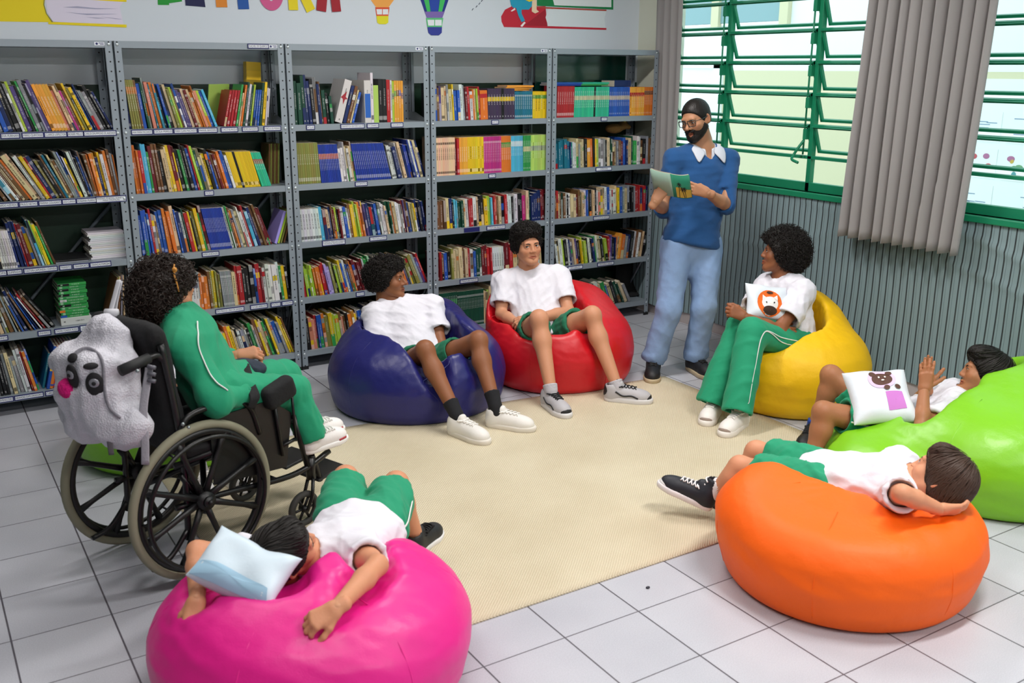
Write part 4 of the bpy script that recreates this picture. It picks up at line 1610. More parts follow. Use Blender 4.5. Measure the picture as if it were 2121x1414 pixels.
hair_black = mat('hair_black', '#17120f', 0.5, spec=0.35)
hair_brown = mat('hair_brown', '#3f2a1e', 0.45, spec=0.4)
hair_dark = mat('hair_dark_brown', '#241812', 0.45, spec=0.4)
white_cotton = mat('white_cotton', '#e2e1ea', 0.85, sheen=0.1, bump=('noise', 22, 0.4), bump2=('noise', 420, 0.08))
green_uni = mat('green_uniform', '#0d9168', 0.8, sheen=0.08, bump=('noise', 26, 0.2), bump2=('noise', 400, 0.08))
green_dark = mat('green_shorts_dark', '#0a6b4b', 0.8, sheen=0.08, bump=('noise', 26, 0.2))
stripe_w = mat('white_piping', '#e8ebe9', 0.7)
eye_mat = mat('eyeball', '#ffffff', 0.15, tint='paint')


def head_shape(c, M, hs, f):
    """the head as a distance field; f holds the small differences between faces"""
    P = lambda x, y, z: np.asarray(c) + M @ (V3(x, y, z) * hs)
    b = Body()
    E = lambda p, r, k=0.02, op='add': b.ell(P(*p), np.array(r) * hs, M, k * hs, op)
    C = lambda p, q, ra, rb=None, k=0.015, op='add': b.cap(P(*p), P(*q), ra * hs, (ra if rb is None else rb) * hs, k * hs, op)
    w = f.get('wide', 1.0)
    ck = f.get('cheek', 0.0)
    E((0, -0.014, 0.030), (0.074 * w, 0.097, 0.084))
    E((0, 0.026, -0.030), (0.060 * w, 0.064, 0.078), 0.03)
    for s in (-1, 1):
        C((s * 0.053 * w, 0.004, -0.045), (s * 0.020, 0.066, -0.093), 0.019 + ck * 0.4, 0.017, 0.03)
        E((s * 0.040 * w, 0.055, -0.026), (0.026 + ck, 0.026 + ck, 0.024 + ck), 0.025)
    E((0, 0.070, -0.094), (0.022, 0.018, 0.017), 0.02)
    C((-0.036, 0.080, 0.023), (0.036, 0.080, 0.023), 0.011, k=0.02)
    # sockets, then lids round the eyeballs, then the slit between the lids
    for s in (-1, 1):
        E((s * 0.032, 0.099, 0.004), (0.018, 0.016, 0.011), 0.014, 'sub')
        E((s * 0.032, 0.0775, 0.003), (0.0145, 0.0145, 0.0140), 0.008)
    nz = f.get('nose', 1.0)
    C((0, 0.087, 0.012), (0, 0.103 * (0.5 + 0.5 * nz), -0.026), 0.0075, 0.0105 * nz, 0.014)
    for s in (-1, 1):
        E((s * 0.0125 * nz, 0.094, -0.031), (0.0085 * nz, 0.010, 0.0075), 0.008)
        E((s * 0.0065, 0.101, -0.0385), (0.0034, 0.005, 0.003), 0.003, 'sub')
    op = f.get('mouth', 0.0)
    lp = f.get('lips', 1.0)
    for s in (-1, 1):
        C((0, 0.0915, -0.0560), (s * 0.024, 0.0800, -0.0610), 0.0060 * lp, 0.0032, 0.006)
        C((0, 0.0900, -0.0690 - op), (s * 0.022, 0.0800, -0.0628 - op * 0.4), 0.0068 * lp, 0.0032, 0.006)
    E((0, 0.093, -0.0622 - op / 2), (0.025, 0.013, 0.0010 + op / 2), 0.003, 'sub')
    for s in (-1, 1):
        E((s * 0.032, 0.092, 0.003), (0.0136, 0.010, 0.0058 * f.get('eye', 1.0)), 0.003, 'sub')
    for s in (-1, 1):
        e = np.stack([M[:, 0] * s, M[:, 1], M[:, 2]], 1)
        a = 0.5
        e = e @ np.array([[math.cos(a), -math.sin(a), 0], [math.sin(a), math.cos(a), 0], [0, 0, 1]])
        b.ell(P(s * 0.080 * w, -0.012, -0.006), V3(0.0075, 0.019, 0.031) * hs, e, 0.01 * hs)
        b.ell(P(s * 0.086 * w, -0.008, -0.002), V3(0.006, 0.011, 0.019) * hs, e, 0.006 * hs, 'sub')
    C((0, -0.028, -0.07), (0, -0.040, -0.15), 0.050, 0.050, 0.03)
    return b


def head_tint(v, c, M, hs, f):
    q = ((v - np.asarray(c)) @ M) / hs
    t = np.ones((len(v), 3))
    op = f.get('mouth', 0.0)

    def blob(p, r, col, power=1.0):
        d = np.sqrt((((q - np.array(p)) / np.array(r)) ** 2).sum(1))
        m = np.clip(1.6 - 1.2 * d, 0, 1)[:, None] * power
        t[:] = t * (1 - m) + t * np.array(col) * m
    for s in (-0.5, 0, 0.5):
        blob((s * 0.026, 0.091 - abs(s) * 0.01, -0.0625 - op / 2), (0.012, 0.012, 0.0095 + op / 2), (0.76, 0.47, 0.49), 0.9)
    for s in (-1, 1):
        blob((s * 0.042, 0.07, -0.028), (0.022, 0.03, 0.02), (1.03, 0.90, 0.88), 0.6)
        blob((s * 0.085, -0.012, -0.006), (0.014, 0.024, 0.032), (1.0, 0.86, 0.84), 0.7)
        blob((s * 0.032, 0.088, 0.004), (0.016, 0.014, 0.011), (0.78, 0.72, 0.72), 0.5)
    blob((0, 0.105, -0.028), (0.012, 0.012, 0.01), (1.02, 0.92, 0.90), 0.5)
    return t


def add_face(person, c, M, hs, f, gaze=None, brow='#17120f', lash=True, head=None):
    P = lambda x, y, z: np.asarray(c) + M @ (V3(x, y, z) * hs)
    g = nrm(gaze) if gaze is not None else M[:, 1]
    for s in (-1, 1):
        mb = MB()
        n = 20
        th = np.linspace(0, math.pi, n + 1)
        ph = np.arange(24) * math.pi / 12
        R = 0.0126 * hs
        G = frame(g, M[:, 2])
        Pn = np.zeros((24, n + 1, 3))
        Pn[..., 0] = np.cos(ph)[:, None] * np.sin(th)[None]
        Pn[..., 2] = np.sin(ph)[:, None] * np.sin(th)[None]
        Pn[..., 1] = np.cos(th)[None]
        V = (Pn.reshape(-1, 3) * R) @ G.T + P(s * 0.032, 0.0775, 0.003)
        mb.grid(V.reshape(24, n + 1, 3), 0, None, True, True)
        col = np.zeros((n + 1, 3))
        for i, x in enumerate(th):
            d = math.degrees(x)
            col[i] = (0.004, 0.004, 0.004) if d < 14 else lin(f.get('iris', '#2c1a10')) if d < 30 else (0.62, 0.60, 0.60)
        mb.c[-1][:, :3] = np.tile(col, (24, 1))
        mb.build('eye', eye_mat, person, paint=True)
        e = MB()
        pts = [P(s * x, y, z) for x, y, z in ((0.013, 0.0925, 0.0165), (0.024, 0.0935, 0.0200), (0.036, 0.0885, 0.0212), (0.051, 0.0755, 0.0165))]
        if head is not None:
            Q, g_ = head.project(np.array(pts), 8)
            pts = Q + g_ * 0.0006
        e.tube(spline(pts, 5), np.array([0.0016] + [0.0027] * 8 + [0.0022] * 5 + [0.0009] * 2)[:16] * hs, 6, flat=0.7, side=M[:, 2])
        e.build('eyebrow', mat('brow' + brow, brow, 0.7), person)
        if lash:
            e = MB()
            pts = [P(s * (0.032 + x), 0.0775 + y, 0.003 + z) for x, y, z in ((-0.0125, 0.0085, 0.001), (-0.006, 0.0128, 0.0046), (0.002, 0.0136, 0.0054), (0.009, 0.0108, 0.004), (0.0135, 0.006, 0.001))]
            e.tube(spline(pts, 4), 0.0011 * hs, 5)
            e.build('eyelash_line', hair_black, person)


def hand_shape(w, d, n, side, hs, curls=(25, 35, 25), thumb=(35, 20), spread=6, each=None):
    """palm, four bent fingers and a thumb. w wrist, d towards the fingers, n back of the hand"""
    d = nrm(d)
    n = nrm(np.asarray(n, float) - d * (np.asarray(n, float) @ d))
    t = np.cross(n, d) if side == 'R' else np.cross(d, n)
    L = lambda x, y, z: np.asarray(w) + (d * x + t * y + n * z) * hs
    b = Body()
    ys = (0.028, 0.0095, -0.009, -0.0265)
    kx = (0.090, 0.094, 0.090, 0.082)
    ln = (0.070, 0.078, 0.072, 0.056)
    b.cap(L(-0.03, 0, 0), L(0.012, 0, 0), 0.0225 * hs, 0.0235 * hs, 0.01, wide=1.22, side=t)
    for i in range(4):
        b.cap(L(0.012, ys[i] * 0.55, 0), L(kx[i], ys[i], 0.001), 0.0145 * hs, 0.0112 * hs, 0.016 * hs)
    b.cap(L(0.02, 0.018, -0.006), L(0.06, 0.03, -0.008), 0.017 * hs, 0.012 * hs, 0.014 * hs)
    nails = []
    for i in range(4):
        cu = each[i] if each else curls
        sp = math.radians((1.5 - i) * spread / 1.5)
        a = 0
        p = V3(kx[i], ys[i], 0.001)
        r = (0.0098, 0.0100, 0.0096, 0.0085)[i]
        for j, fr in enumerate((0.46, 0.30, 0.24)):
            a += math.radians(cu[j])
            stp = V3(math.cos(a) * math.cos(sp), math.sin(sp), -math.sin(a)) * ln[i] * fr
            q = p + stp
            b.cap(L(*p), L(*q), r * hs, r * 0.92 * hs, 0.004 * hs)
            p = q
            r *= 0.92
    a, cu = math.radians(thumb[0]), math.radians(thumb[1])
    p = V3(0.022, 0.024, -0.006)
    for j, (l, r0) in enumerate(((0.040, 0.0135), (0.032, 0.0115), (0.026, 0.0105))):
        ang = a - cu * j * 0.6
        q = p + V3(math.cos(ang), math.sin(ang), -0.25 - math.sin(cu) * 0.35 * j) / math.sqrt(1 + 0.09) * l
        b.cap(L(*p), L(*q), r0 * hs, r0 * 0.9 * hs, 0.006 * hs)
        p = q
    return b


def limb(b, a, m, e, ra, rm, re, k=0.02):
    b.cap(a, m, ra, rm, k)
    b.cap(m, e, rm, re, k)


def body_shape(J, s, thin=0.0):
    b = Body()
    side = nrm(J['shR'] - J['shL'])
    hs = nrm(J['hipR'] - J['hipL'])
    up = nrm(J['chest'] - J['pelvis'])
    mid = (J['chest'] + J['pelvis']) / 2
    b.cap(J['chest'] + (J['neck'] - J['chest']) * 0.35, mid, 0.092 * s, 0.083 * s, 0.03, wide=1.5, side=side)
    b.cap(mid, J['pelvis'], 0.083 * s, 0.095 * s, 0.03, wide=1.5, side=hs)
    b.cap(J['shL'], J['shR'], 0.05 * s, k=0.05 * s)
    nb = J['neck']
    b.cap(nb - (J['neck'] - J['chest']) * 0.1, nb + (J['head'] - nb) * 0.55, 0.054 * s, 0.05 * s, 0.03)
    for q in 'LR':
        b.cap(nb + (J['head'] - nb) * 0.12, J['sh' + q], 0.036 * s, 0.045 * s, 0.04)
        sh, el, wr = J['sh' + q], J['el' + q], J['wr' + q]
        b.cap(sh, sh + (el - sh) * 0.55, 0.052 * s, 0.043 * s, 0.03)
        b.cap(sh + (el - sh) * 0.55, el, 0.043 * s, 0.037 * s, 0.02)
        b.cap(el, el + (wr - el) * 0.35, 0.037 * s, 0.038 * s, 0.015)
        b.cap(el + (wr - el) * 0.35, wr, 0.038 * s, 0.0265 * s, 0.015)
        hp, kn, an = J['hip' + q], J['kn' + q], J['an' + q]
        b.cap(hp, hp + (kn - hp) * 0.5, 0.084 * s, 0.070 * s, 0.04)
        b.cap(hp + (kn - hp) * 0.5, kn, 0.070 * s, 0.053 * s, 0.02)
        ax = nrm(an - kn)
        back = nrm((hp - kn) - ax * ((hp - kn) @ ax) + 1e-6)
        ca = kn + (an - kn) * 0.30 + back * 0.014 * s
        b.ell(kn + ax * 0.005 - back * 0.010 * s, V3(0.046, 0.046, 0.050) * s, None, 0.03)
        b.cap(kn, ca, 0.050 * s, 0.053 * s, 0.02)
        b.cap(ca, an, 0.053 * s, 0.034 * s, 0.03)
    return b


def cut_end(b, p, n, rad):
    b.half(p, n, 0.0, p, rad)


def shirt_shape(J, s, sleeve=0.6, hem=0.07, neck=0.066, ease=0.012, flare=0.074, long=False):
    b = Body()
    side = nrm(J['shR'] - J['shL'])
    hs = nrm(J['hipR'] - J['hipL'])
    up = nrm(J['chest'] - J['pelvis'])
    mid = (J['chest'] + J['pelvis']) / 2
    e = ease
    b.cap(J['chest'] + (J['neck'] - J['chest']) * 0.35, mid, 0.096 * s + e, 0.090 * s + e, 0.03, wide=1.48, side=side)
    b.cap(mid, J['pelvis'], 0.090 * s + e, 0.102 * s + e, 0.03, wide=1.45, side=hs)
    b.cap(J['pelvis'], J['pelvis'] - up * hem * 1.3, 0.102 * s + e, 0.104 * s + e, 0.03, wide=1.45, side=hs)
    b.half(J['pelvis'] - up * hem, -up, 0.006)
    b.cap(J['shL'], J['shR'], 0.052 * s + e * 0.6, k=0.05 * s)
    nb = J['neck']
    for q in 'LR':
        b.cap(nb + (J['head'] - nb) * 0.10, J['sh' + q], 0.040 * s + e * 0.5, 0.050 * s + e * 0.4, 0.04)
    for q in 'LR':
        sh, el, wr = J['sh' + q], J['el' + q], J['wr' + q]
        if not long:
            b.sleeve(sh, sh + (el - sh) * sleeve, 0.058 * s + e * 0.6, flare * s)
        else:
            b.sleeve(sh, el + (wr - el) * sleeve, 0.058 * s + e * 0.6, 0.047 * s, 0.010, 0.02, 0.018, el, 0.055 * s)
    b.cap(nb - (J['head'] - nb) * 0.02, nb + (J['head'] - nb) * 0.9, neck * s * 0.96, neck * s * 1.2, 0.006, 'sub')
    return b


def shorts_shape(J, s, t=0.72, ease=0.016, r_end=0.088):
    b = Body()
    hs = nrm(J['hipR'] - J['hipL'])
    up = nrm(J['chest'] - J['pelvis'])
    b.cap(J['pelvis'] + up * 0.02, J['pelvis'] - up * 0.02, 0.084 * s + ease * 0.5, 0.092 * s + ease * 0.8, 0.03, wide=1.42, side=hs)
    for q in 'LR':
        hp, kn = J['hip' + q], J['kn' + q]
        b.sleeve(hp, hp + (kn - hp) * t, 0.090 * s + ease, r_end * s, 0.016, 0.03, 0.03)
    return b


def pants_shape(J, s, ease=0.014, knee=0.066, hem=0.066, drop=0.02):
    b = Body()
    hs = nrm(J['hipR'] - J['hipL'])
    up = nrm(J['chest'] - J['pelvis'])
    b.cap(J['pelvis'] + up * 0.08, J['pelvis'] - up * 0.02, 0.086 * s + ease, 0.094 * s + ease, 0.03, wide=1.45, side=hs)
    for q in 'LR':
        hp, kn, an = J['hip' + q], J['kn' + q], J['an' + q]
        b.sleeve(hp, an + nrm(an - kn) * drop, 0.088 * s + ease, hem * s, 0.014, 0.015, 0.035, kn, knee * s)
    return b


def cloth(name, b, m, parent, res=0.0075, seed=1, fold=0.007, freq=34, stretch=(1, 1, 1), smooth=2):
    if name == 't_shirt': res, smooth, freq = 0.0062, 3, freq * 1.2
    v, f = b.mesh(res, smooth)
    n = normals(v, f)
    v = v + n * np.maximum(2.8 * ripples(v, seed, freq, fold, 5, stretch) + 1.2 * ripples(v, seed + 5, freq * 2.2, fold * 0.9, 4, stretch), -0.004)[:, None]
    return net_object(name, [(v, f)], m, parent)


def side_stripe(b, pts, parent, name='side_piping', r=0.004, m=None):
    """a piping laid on the garment's surface through the points"""
    P = spline(pts, 10)
    Q, g = b.project(P, 10)
    mb = MB()
    mb.tube(Q + g * 0.0035, r, 6, flat=0.5)
    return mb.build(name, m or stripe_w, parent)


# ---------------------------------------------------------------- hair
def scatter(v, f, n, seed):
    r = np.random.RandomState(seed)
    a = np.linalg.norm(np.cross(v[f[:, 2]] - v[f[:, 0]], v[f[:, 3]] - v[f[:, 1]]), axis=1)
    i = r.choice(len(f), n, p=a / a.sum())
    w = r.rand(n, 2)
    p = (v[f[i, 0]] * ((1 - w[:, :1]) * (1 - w[:, 1:])) + v[f[i, 1]] * (w[:, :1] * (1 - w[:, 1:])) + v[f[i, 2]] * (w[:, :1] * w[:, 1:]) + v[f[i, 3]] * ((1 - w[:, :1]) * w[:, 1:]))
    return p, normals(v, f)[f[i, 0]], r


def curl_tubes(v, f, n, seed, F=None, rad=0.007, thick=0.0019, length=0.022, turns=1.6, out=0.6):
    p, nn, r = scatter(v, f, n, seed)
    fac = np.ones((n, 1))
    if F is not None:                      # tighter curls along the hairline
        q = ((p - np.asarray(F.c)) @ F.M) / F.hs
        fac[(q[:, 1] > 0.02) & (q[:, 2] < 0.075)] = 0.5
    ax = nn * out + r.normal(size=(n, 3)) * 0.7
    ax /= np.linalg.norm(ax, axis=1, keepdims=True)
    e1 = np.cross(ax, r.normal(size=(n, 3)))
    e1 /= np.linalg.norm(e1, axis=1, keepdims=True)
    e2 = np.cross(ax, e1)
    T = 12
    t = np.linspace(0, 1, T)
    R = rad * (0.6 + 0.8 * r.rand(n, 1)) * (0.4 + 0.6 * fac)
    Ln = length * (0.5 + r.rand(n, 1)) * fac
    ang = t[None] * turns * 2 * math.pi * (0.8 + 0.4 * r.rand(n, 1))
    er = np.cos(ang)[..., None] * e1[:, None] + np.sin(ang)[..., None] * e2[:, None]
    c = p[:, None] - nn[:, None] * 0.003 + ax[:, None] * (t[None] * Ln)[..., None] + er * (R * np.ones((1, T)))[..., None]
    ph = np.arange(4) * math.pi / 2
    w = thick * np.sin(math.pi * (0.12 + 0.8 * t))[None, :, None, None]
    V = c[:, :, None] + w * (np.cos(ph)[None, None, :, None] * er[:, :, None] + np.sin(ph)[None, None, :, None] * ax[:, None, None])
    V = V.reshape(-1, 3)
    base = (np.arange(n) * T * 4)[:, None, None]
    i = (np.arange(T - 1) * 4)[None, :, None]
    q = np.arange(4)[None, None, :]
    q2 = (q + 1) % 4
    F = np.stack([base + i + q, base + i + q2, base + i + 4 + q2, base + i + 4 + q], -1).reshape(-1, 4)
    return V, F


def lock_tubes(body, v, f, n, seed, comb, steps=9, step=0.014, thick=0.0022, lift=0.002, keep=None):
    """straight locks lying on the hair body, combed along comb(p)"""
    p, nn, r = scatter(v, f, n, seed)
    if keep is not None:
        k = keep(p)
        p, nn = p[k], nn[k]
    n = len(p)
    pts = [p + nn * lift]
    cur = p
    nr = nn
    for i in range(steps - 1):
        d = comb(cur) + r.normal(size=cur.shape) * 0.10
        d = d - nr * (d * nr).sum(1, keepdims=True)
        d /= np.linalg.norm(d, axis=1, keepdims=True) + 1e-9
        cur, nr = body.project(cur + d * step, 3)
        pts.append(cur + nr * (lift * (1 + 0.5 * r.rand(n, 1))))
    C = np.stack(pts, 1)
    tan = np.gradient(C, axis=1)
    tan /= np.linalg.norm(tan, axis=2, keepdims=True) + 1e-9
    e1 = nn[:, None] - tan * (nn[:, None] * tan).sum(2, keepdims=True)
    e1 /= np.linalg.norm(e1, axis=2, keepdims=True) + 1e-9
    e2 = np.cross(tan, e1)
    T = steps
    ph = np.arange(4) * math.pi / 2
    w = (thick * (0.6 + 0.8 * r.rand(n, 1)) * np.sin(math.pi * (0.1 + 0.85 * np.linspace(0, 1, T)))[None])[:, :, None, None]
    V = (C[:, :, None] + w * (0.5 * np.cos(ph)[None, None, :, None] * e1[:, :, None] + 1.4 * np.sin(ph)[None, None, :, None] * e2[:, :, None])).reshape(-1, 3)
    base = (np.arange(n) * T * 4)[:, None, None]
    i = (np.arange(T - 1) * 4)[None, :, None]
    q = np.arange(4)[None, None, :]
    q2 = (q + 1) % 4
    F = np.stack([base + i + q, base + i + q2, base + i + 4 + q2, base + i + 4 + q], -1).reshape(-1, 4)
    return V, F


def hair_cap(c, M, hs, thick=0.02, front=0.045, low=-0.05, w=1.0, extra=()):
    """hair volume round the skull: open at the face, over the ears, down to the nape"""
    P = lambda x, y, z: np.asarray(c) + M @ (V3(x, y, z) * hs)
    b = Body()
    b.ell(P(0, -0.016, 0.034), (V3(0.074 * w, 0.096, 0.083) + thick) * hs, M, 0.01)
    b.ell(P(0, -0.040, -0.02), (V3(0.066 * w, 0.062, 0.065) + thick * 0.6) * hs, M, 0.03)
    for p, r in extra:
        b.ell(P(*p), np.array(r) * hs, M, 0.03 * hs)
    b.ell(P(0, 0.112, -0.045), V3(0.135, 0.098, 0.052 + front) * hs, M, 0.012 * hs, 'sub')
    b.ell(P(0, 0.03, -0.10), V3(0.12, 0.055, 0.075) * hs, M, 0.015 * hs, 'sub')
    b.half(P(0, 0, low), -M[:, 2], 0.01)
    return b


# ---------------------------------------------------------------- shoes
def shoe(person, heel, toe_dir, up, L=0.27, upper='#e6e4e0', sole='#e2e0da', lace='#e8e6e2', patch=None, high=False, side_mark=None, tongue=None, sole_h=0.03, toe_cap=None, name='shoe'):
    f = nrm(toe_dir)
    u = nrm(np.asarray(up, float) - f * (np.asarray(up, float) @ f))
    r = np.cross(f, u)
    M = np.stack([r, f, u], 1)
    q = L / 0.28
    P = lambda x, y, z: np.asarray(heel) + M @ (V3(x, y, z) * q)
    um = mat('shoe_' + upper, upper, 0.55, bump=('noise', 120, 0.08))
    smm = mat('sole_' + sole, sole, 0.65)
    lm = mat('lace_' + lace, lace, 0.8)
    b = Body()
    b.cap(P(0, 0.040, 0.035), P(0, 0.040, 0.085), 0.036 * q, 0.038 * q, 0.02)
    b.cap(P(0, 0.050, 0.074), P(0, 0.150, 0.056), 0.039 * q, 0.034 * q, 0.03)
    b.cap(P(0, 0.040, 0.040), P(0.003, 0.185, 0.040), 0.037 * q, 0.044 * q, 0.03)
    b.ell(P(0.001, 0.222, 0.038), V3(0.045, 0.052, 0.040) * q, M, 0.03)
    b.ell(P(0, 0.092, 0.108), V3(0.024, 0.018, 0.022) * q, M, 0.02)
    if high:
        b.cap(P(0, 0.045, 0.085), P(0, 0.035, 0.140), 0.038 * q, 0.040 * q, 0.02)
    zt = 0.155 if high else 0.105
    b.half(P(0, 0, zt), nrm(u * 1.0 - f * 0.25), 0.004)
    b.cap(P(0, 0.040, zt - 0.035), P(0, 0.038, zt + 0.05), 0.029 * q, 0.031 * q, 0.004, 'sub')
    b.half(P(0, 0, sole_h * 0.55), -u, 0.0)
    v, fc = b.mesh(0.005, 1)
    sh = net_object(name, [(v, fc)], um, person)
    # sole
    s = Body()
    s.cap(P(0, 0.038, 0.02), P(0.004, 0.180, 0.02), 0.042 * q, 0.051 * q, 0.03)
    s.ell(P(0.001, 0.224, 0.02), V3(0.049, 0.062, 0.04) * q, M, 0.03)
    s.half(P(0, 0, 0), -u, 0.004)
    s.half(P(0, 0, sole_h), u, 0.004)
    v, fc = s.mesh(0.005, 1)
    net_object('sole', [(v, fc)], smm, sh)
    # laces
    mb = MB()
    for i in range(5):
        y = 0.085 + 0.021 * i
        pts = [P(sx * 0.024, y + sy, 0.2) for sx, sy in ((-1, 0.0), (-0.4, 0.006), (0.4, 0.010), (1, 0.016))]
        Q, g = b.project(np.array(pts) - u * 0.105, 12)
        mb.tube(spline(Q + g * 0.0028, 3), 0.0038, 6, flat=0.7)
        pts = [P(sx * 0.024, y + sy, 0.2) for sx, sy in ((1, 0.0), (0.4, 0.006), (-0.4, 0.010), (-1, 0.016))]
        Q, g = b.project(np.array(pts) - u * 0.105, 12)
        mb.tube(spline(Q + g * 0.0045, 3), 0.0038, 6, flat=0.7)
    if high:
        for i in range(3):
            mb.tube(spline([P(-0.03, 0.076 - 0.004 * i, 0.10 + 0.018 * i), P(0, 0.09 - 0.004 * i, 0.106 + 0.018 * i), P(0.03, 0.076 - 0.004 * i, 0.11 + 0.018 * i)], 3), 0.0034, 5)
    mb.build('laces', lm, sh)
    if tongue:
        t = Body()
        t.rbox(P(0, 0.082, zt + 0.005), V3(0.022, 0.008, 0.032) * q, 0.006, M @ np.array([[1, 0, 0], [0, 0.9, -0.43], [0, 0.43, 0.9]]), 0)
        v, fc = t.mesh(0.004, 1)
        net_object('tongue', [(v, fc)], mat('tongue_' + tongue, tongue, 0.6), sh)
    if patch:
        for c_, rr, nm in (((0.0, 0.272, 0.030), (0.05, 0.034, 0.026), 'toe_patch'), ((0.0, 0.0, 0.070), (0.05, 0.030, 0.034), 'heel_patch')):
            t = Body()
            for o in b.ops:
                t.ops.append(((lambda f_: lambda X: f_(X) - 0.002)(o[0]) if o[4] == 'add' else o[0], o[1], o[2], o[3], o[4]))
            t._put((lambda p_, r_: lambda X: (np.sqrt((((X - p_) @ M / r_) ** 2).sum(-1)) - 1) * r_.min())(P(*c_), V3(*rr) * q), V3(-9, -9, -9), V3(9, 9, 9), 0.0, 'int')
            v, fc = t.mesh(0.0045, 1, lo=P(*c_) - 0.08, hi=P(*c_) + 0.08)
            if len(v): net_object(nm, [(v, fc)], mat('patch_' + patch, patch, 0.6), sh)
    if toe_cap:
        t = Body()
        t.ell(P(0.001, 0.232, 0.030), V3(0.0435, 0.047, 0.032) * q, M, 0.01)
        t.half(P(0, 0, 0.012), -u)
        t.half(P(0, 0.222, 0), -f)
        v, fc = t.mesh(0.0045, 1)
        net_object('toe_cap', [(v, fc)], mat('cap_' + toe_cap, toe_cap, 0.5), sh)
    if side_mark:
        for sx in (-1, 1):
            pts = [P(sx * 0.06, y, z) for y, z in side_mark[1]]
            Q, g = b.project(np.array(pts), 12)
            mb = MB()
            mb.tube(spline(Q + g * 0.002, 5), 0.005, 5, flat=0.5)
            mb.build('side_mark', mat('mark_' + side_mark[0], side_mark[0], 0.5), sh)
    return sh


def sock(person, an, kn, s, col, length=0.10, drop=0.05):
    drop = min(drop, 0.035)
    ax = nrm(np.asarray(kn) - np.asarray(an))
    a, e = np.asarray(an) - ax * drop, np.asarray(an) + ax * length
    b = Body()
    b.cap(a, an, 0.032 * s, 0.0385 * s, 0.01)
    b.cap(an, e + ax * 0.02, 0.0385 * s, 0.048 * s, 0.01)
    b.half(e, ax, 0.002, e, 0.09)
    v, f = b.mesh(0.005, 1)
    n = normals(v, f)
    q = (v - e) @ ax
    v = v + n * (0.0012 * np.sin(q * 900))[:, None] * (q > -0.03)[:, None]
    return net_object('sock', [(v, f)], mat('sock_' + col, col, 0.9, bump=('noise', 200, 0.1)), person)


def joints(q):
    return {k: (v if isinstance(v, np.ndarray) else at(*v)) for k, v in q.items() if k != 's'}


class Fig:
    pass


def make_person(q, skin_mat, label, fwd, up, hs=1.0, face=None, gaze=None, hands=None, brow='#17120f', tone=(1, 1, 1), res=0.0085, cat='person'):
    """body, head, hands and face as one skin; returns what the clothes need"""
    F = Fig()
    F.J = J = joints(q)
    F.s = s = q['s']
    face = face or {}
    F.face = face
    F.M = M = frame(fwd, up)
    F.c = c = J['head']
    F.hs = hs
    b = body_shape(J, s)
    F.body = b
    # the neck joins the skull
    b.cap(J['neck'], np.asarray(c) + M @ (V3(0, -0.03, -0.06) * hs), 0.052 * s, 0.050 * hs, 0.03)
    parts = [b.mesh(res, 2)]
    h = head_shape(c, M, hs, face)
    F.head = h
    hv, hf = h.mesh(0.0030, 1)
    parts.append((hv, hf))
    tints = [np.tile(tone, (len(parts[0][0]), 1)), head_tint(hv, c, M, hs, face) * np.array(tone)]
    F.hand = {}
    for side in 'LR':
        d, n, kw = hands[side]
        hb = hand_shape(J['wr' + side], d, n, side, s * kw.pop('size', 0.95), **kw)
        F.hand[side] = hb
        v, f = hb.mesh(0.0030, 1)
        parts.append((v, f))
        tints.append(np.tile(np.array(tone) * (1.0, 0.97, 0.96), (len(v), 1)))
    F.ob = net_object('person', parts, skin_mat, None, np.concatenate(tints))
    tag(F.ob, label, cat)
    add_face(F.ob, c, M, hs, face, gaze, brow, head=h)
    return F


def hair_mesh(F, parts, m, name='hair'):
    return net_object(name, parts, m, F.ob)
# ================================================================ the people
UPW = V3(0, 0, 1)
SK_TAN = skin('tan', '#a8714e')
SK_FAIR = skin('fair', '#c98f6e')
SK_WARM = skin('warm', '#b07f5f')
SK_BROWN = skin('brown', '#8d5a3c')


def floor_heel(J, q, toe, back=0.05):
    a = J['an' + q]
    t = nrm(V3(toe[0], toe[1], 0))
    h = V3(a[0], a[1], 0) - t * back
    return h, t


def polo_collar(F, neck_r, parent, m):
    J, s = F.J, F.s
    ax = nrm(J['head'] - J['neck'])
    side = nrm(J['shR'] - J['shL'])
    fw = nrm(np.cross(UPW, side))
    return ax, side, fw


PEOPLE = {}

# ---------------------------------------------------------------- the reader standing by the window
q = dict(s=1.0, pelvis=(1432, 500, 6.10), chest=(1450, 382, 6.12), neck=(1457, 308, 6.12), head=(1441, 247, 6.04), shR=(1397, 332, 6.06), elR=(1374, 432, 6.10), wrR=(1357, 418, 5.85),
         shL=(1508, 332, 6.16), elL=(1505, 425, 6.03), wrL=(1466, 400, 5.86), hipR=(1402, 508, 6.08), knR=(1386, 640, 6.03), anR=(1354, 742, 6.12), hipL=(1462, 508, 6.12), knL=(1458, 636, 6.08), anL=(1440, 738, 6.18))
F = make_person(q, SK_WARM, 'bearded person in a blue jumper standing and reading an open green book', dirc(-0.64, -0.46, 0.62), dirc(-0.22, 0.93, 0.30), 1.0,
                dict(wide=0.98, nose=1.15, mouth=0.010, lips=0.9, eye=0.7), gaze=dirc(-0.55, -0.75, 0.45),
                hands=dict(R=(dirc(0.48, 0.72, 0.12), dirc(-0.25, -0.30, 0.9), dict(curls=(6, 18, 15), thumb=(15, 55))),
                           L=(dirc(-0.92, 0.26, 0.08), dirc(0.1, -0.25, 0.95), dict(curls=(8, 20, 16), thumb=(15, 60)))), tone=(1.0, 1.0, 1.0))
PEOPLE['reader'] = F
J, M, c, hs = F.J, F.M, F.c, F.hs
PH = lambda x, y, z: np.asarray(c) + M @ (V3(x, y, z) * hs)
hb = hair_cap(c, M, hs, 0.007, front=0.062, low=-0.045)
v, f = hb.mesh(0.004, 1)
v = v + normals(v, f) * ripples(v, 3, 300, 0.0022, 6)[:, None]
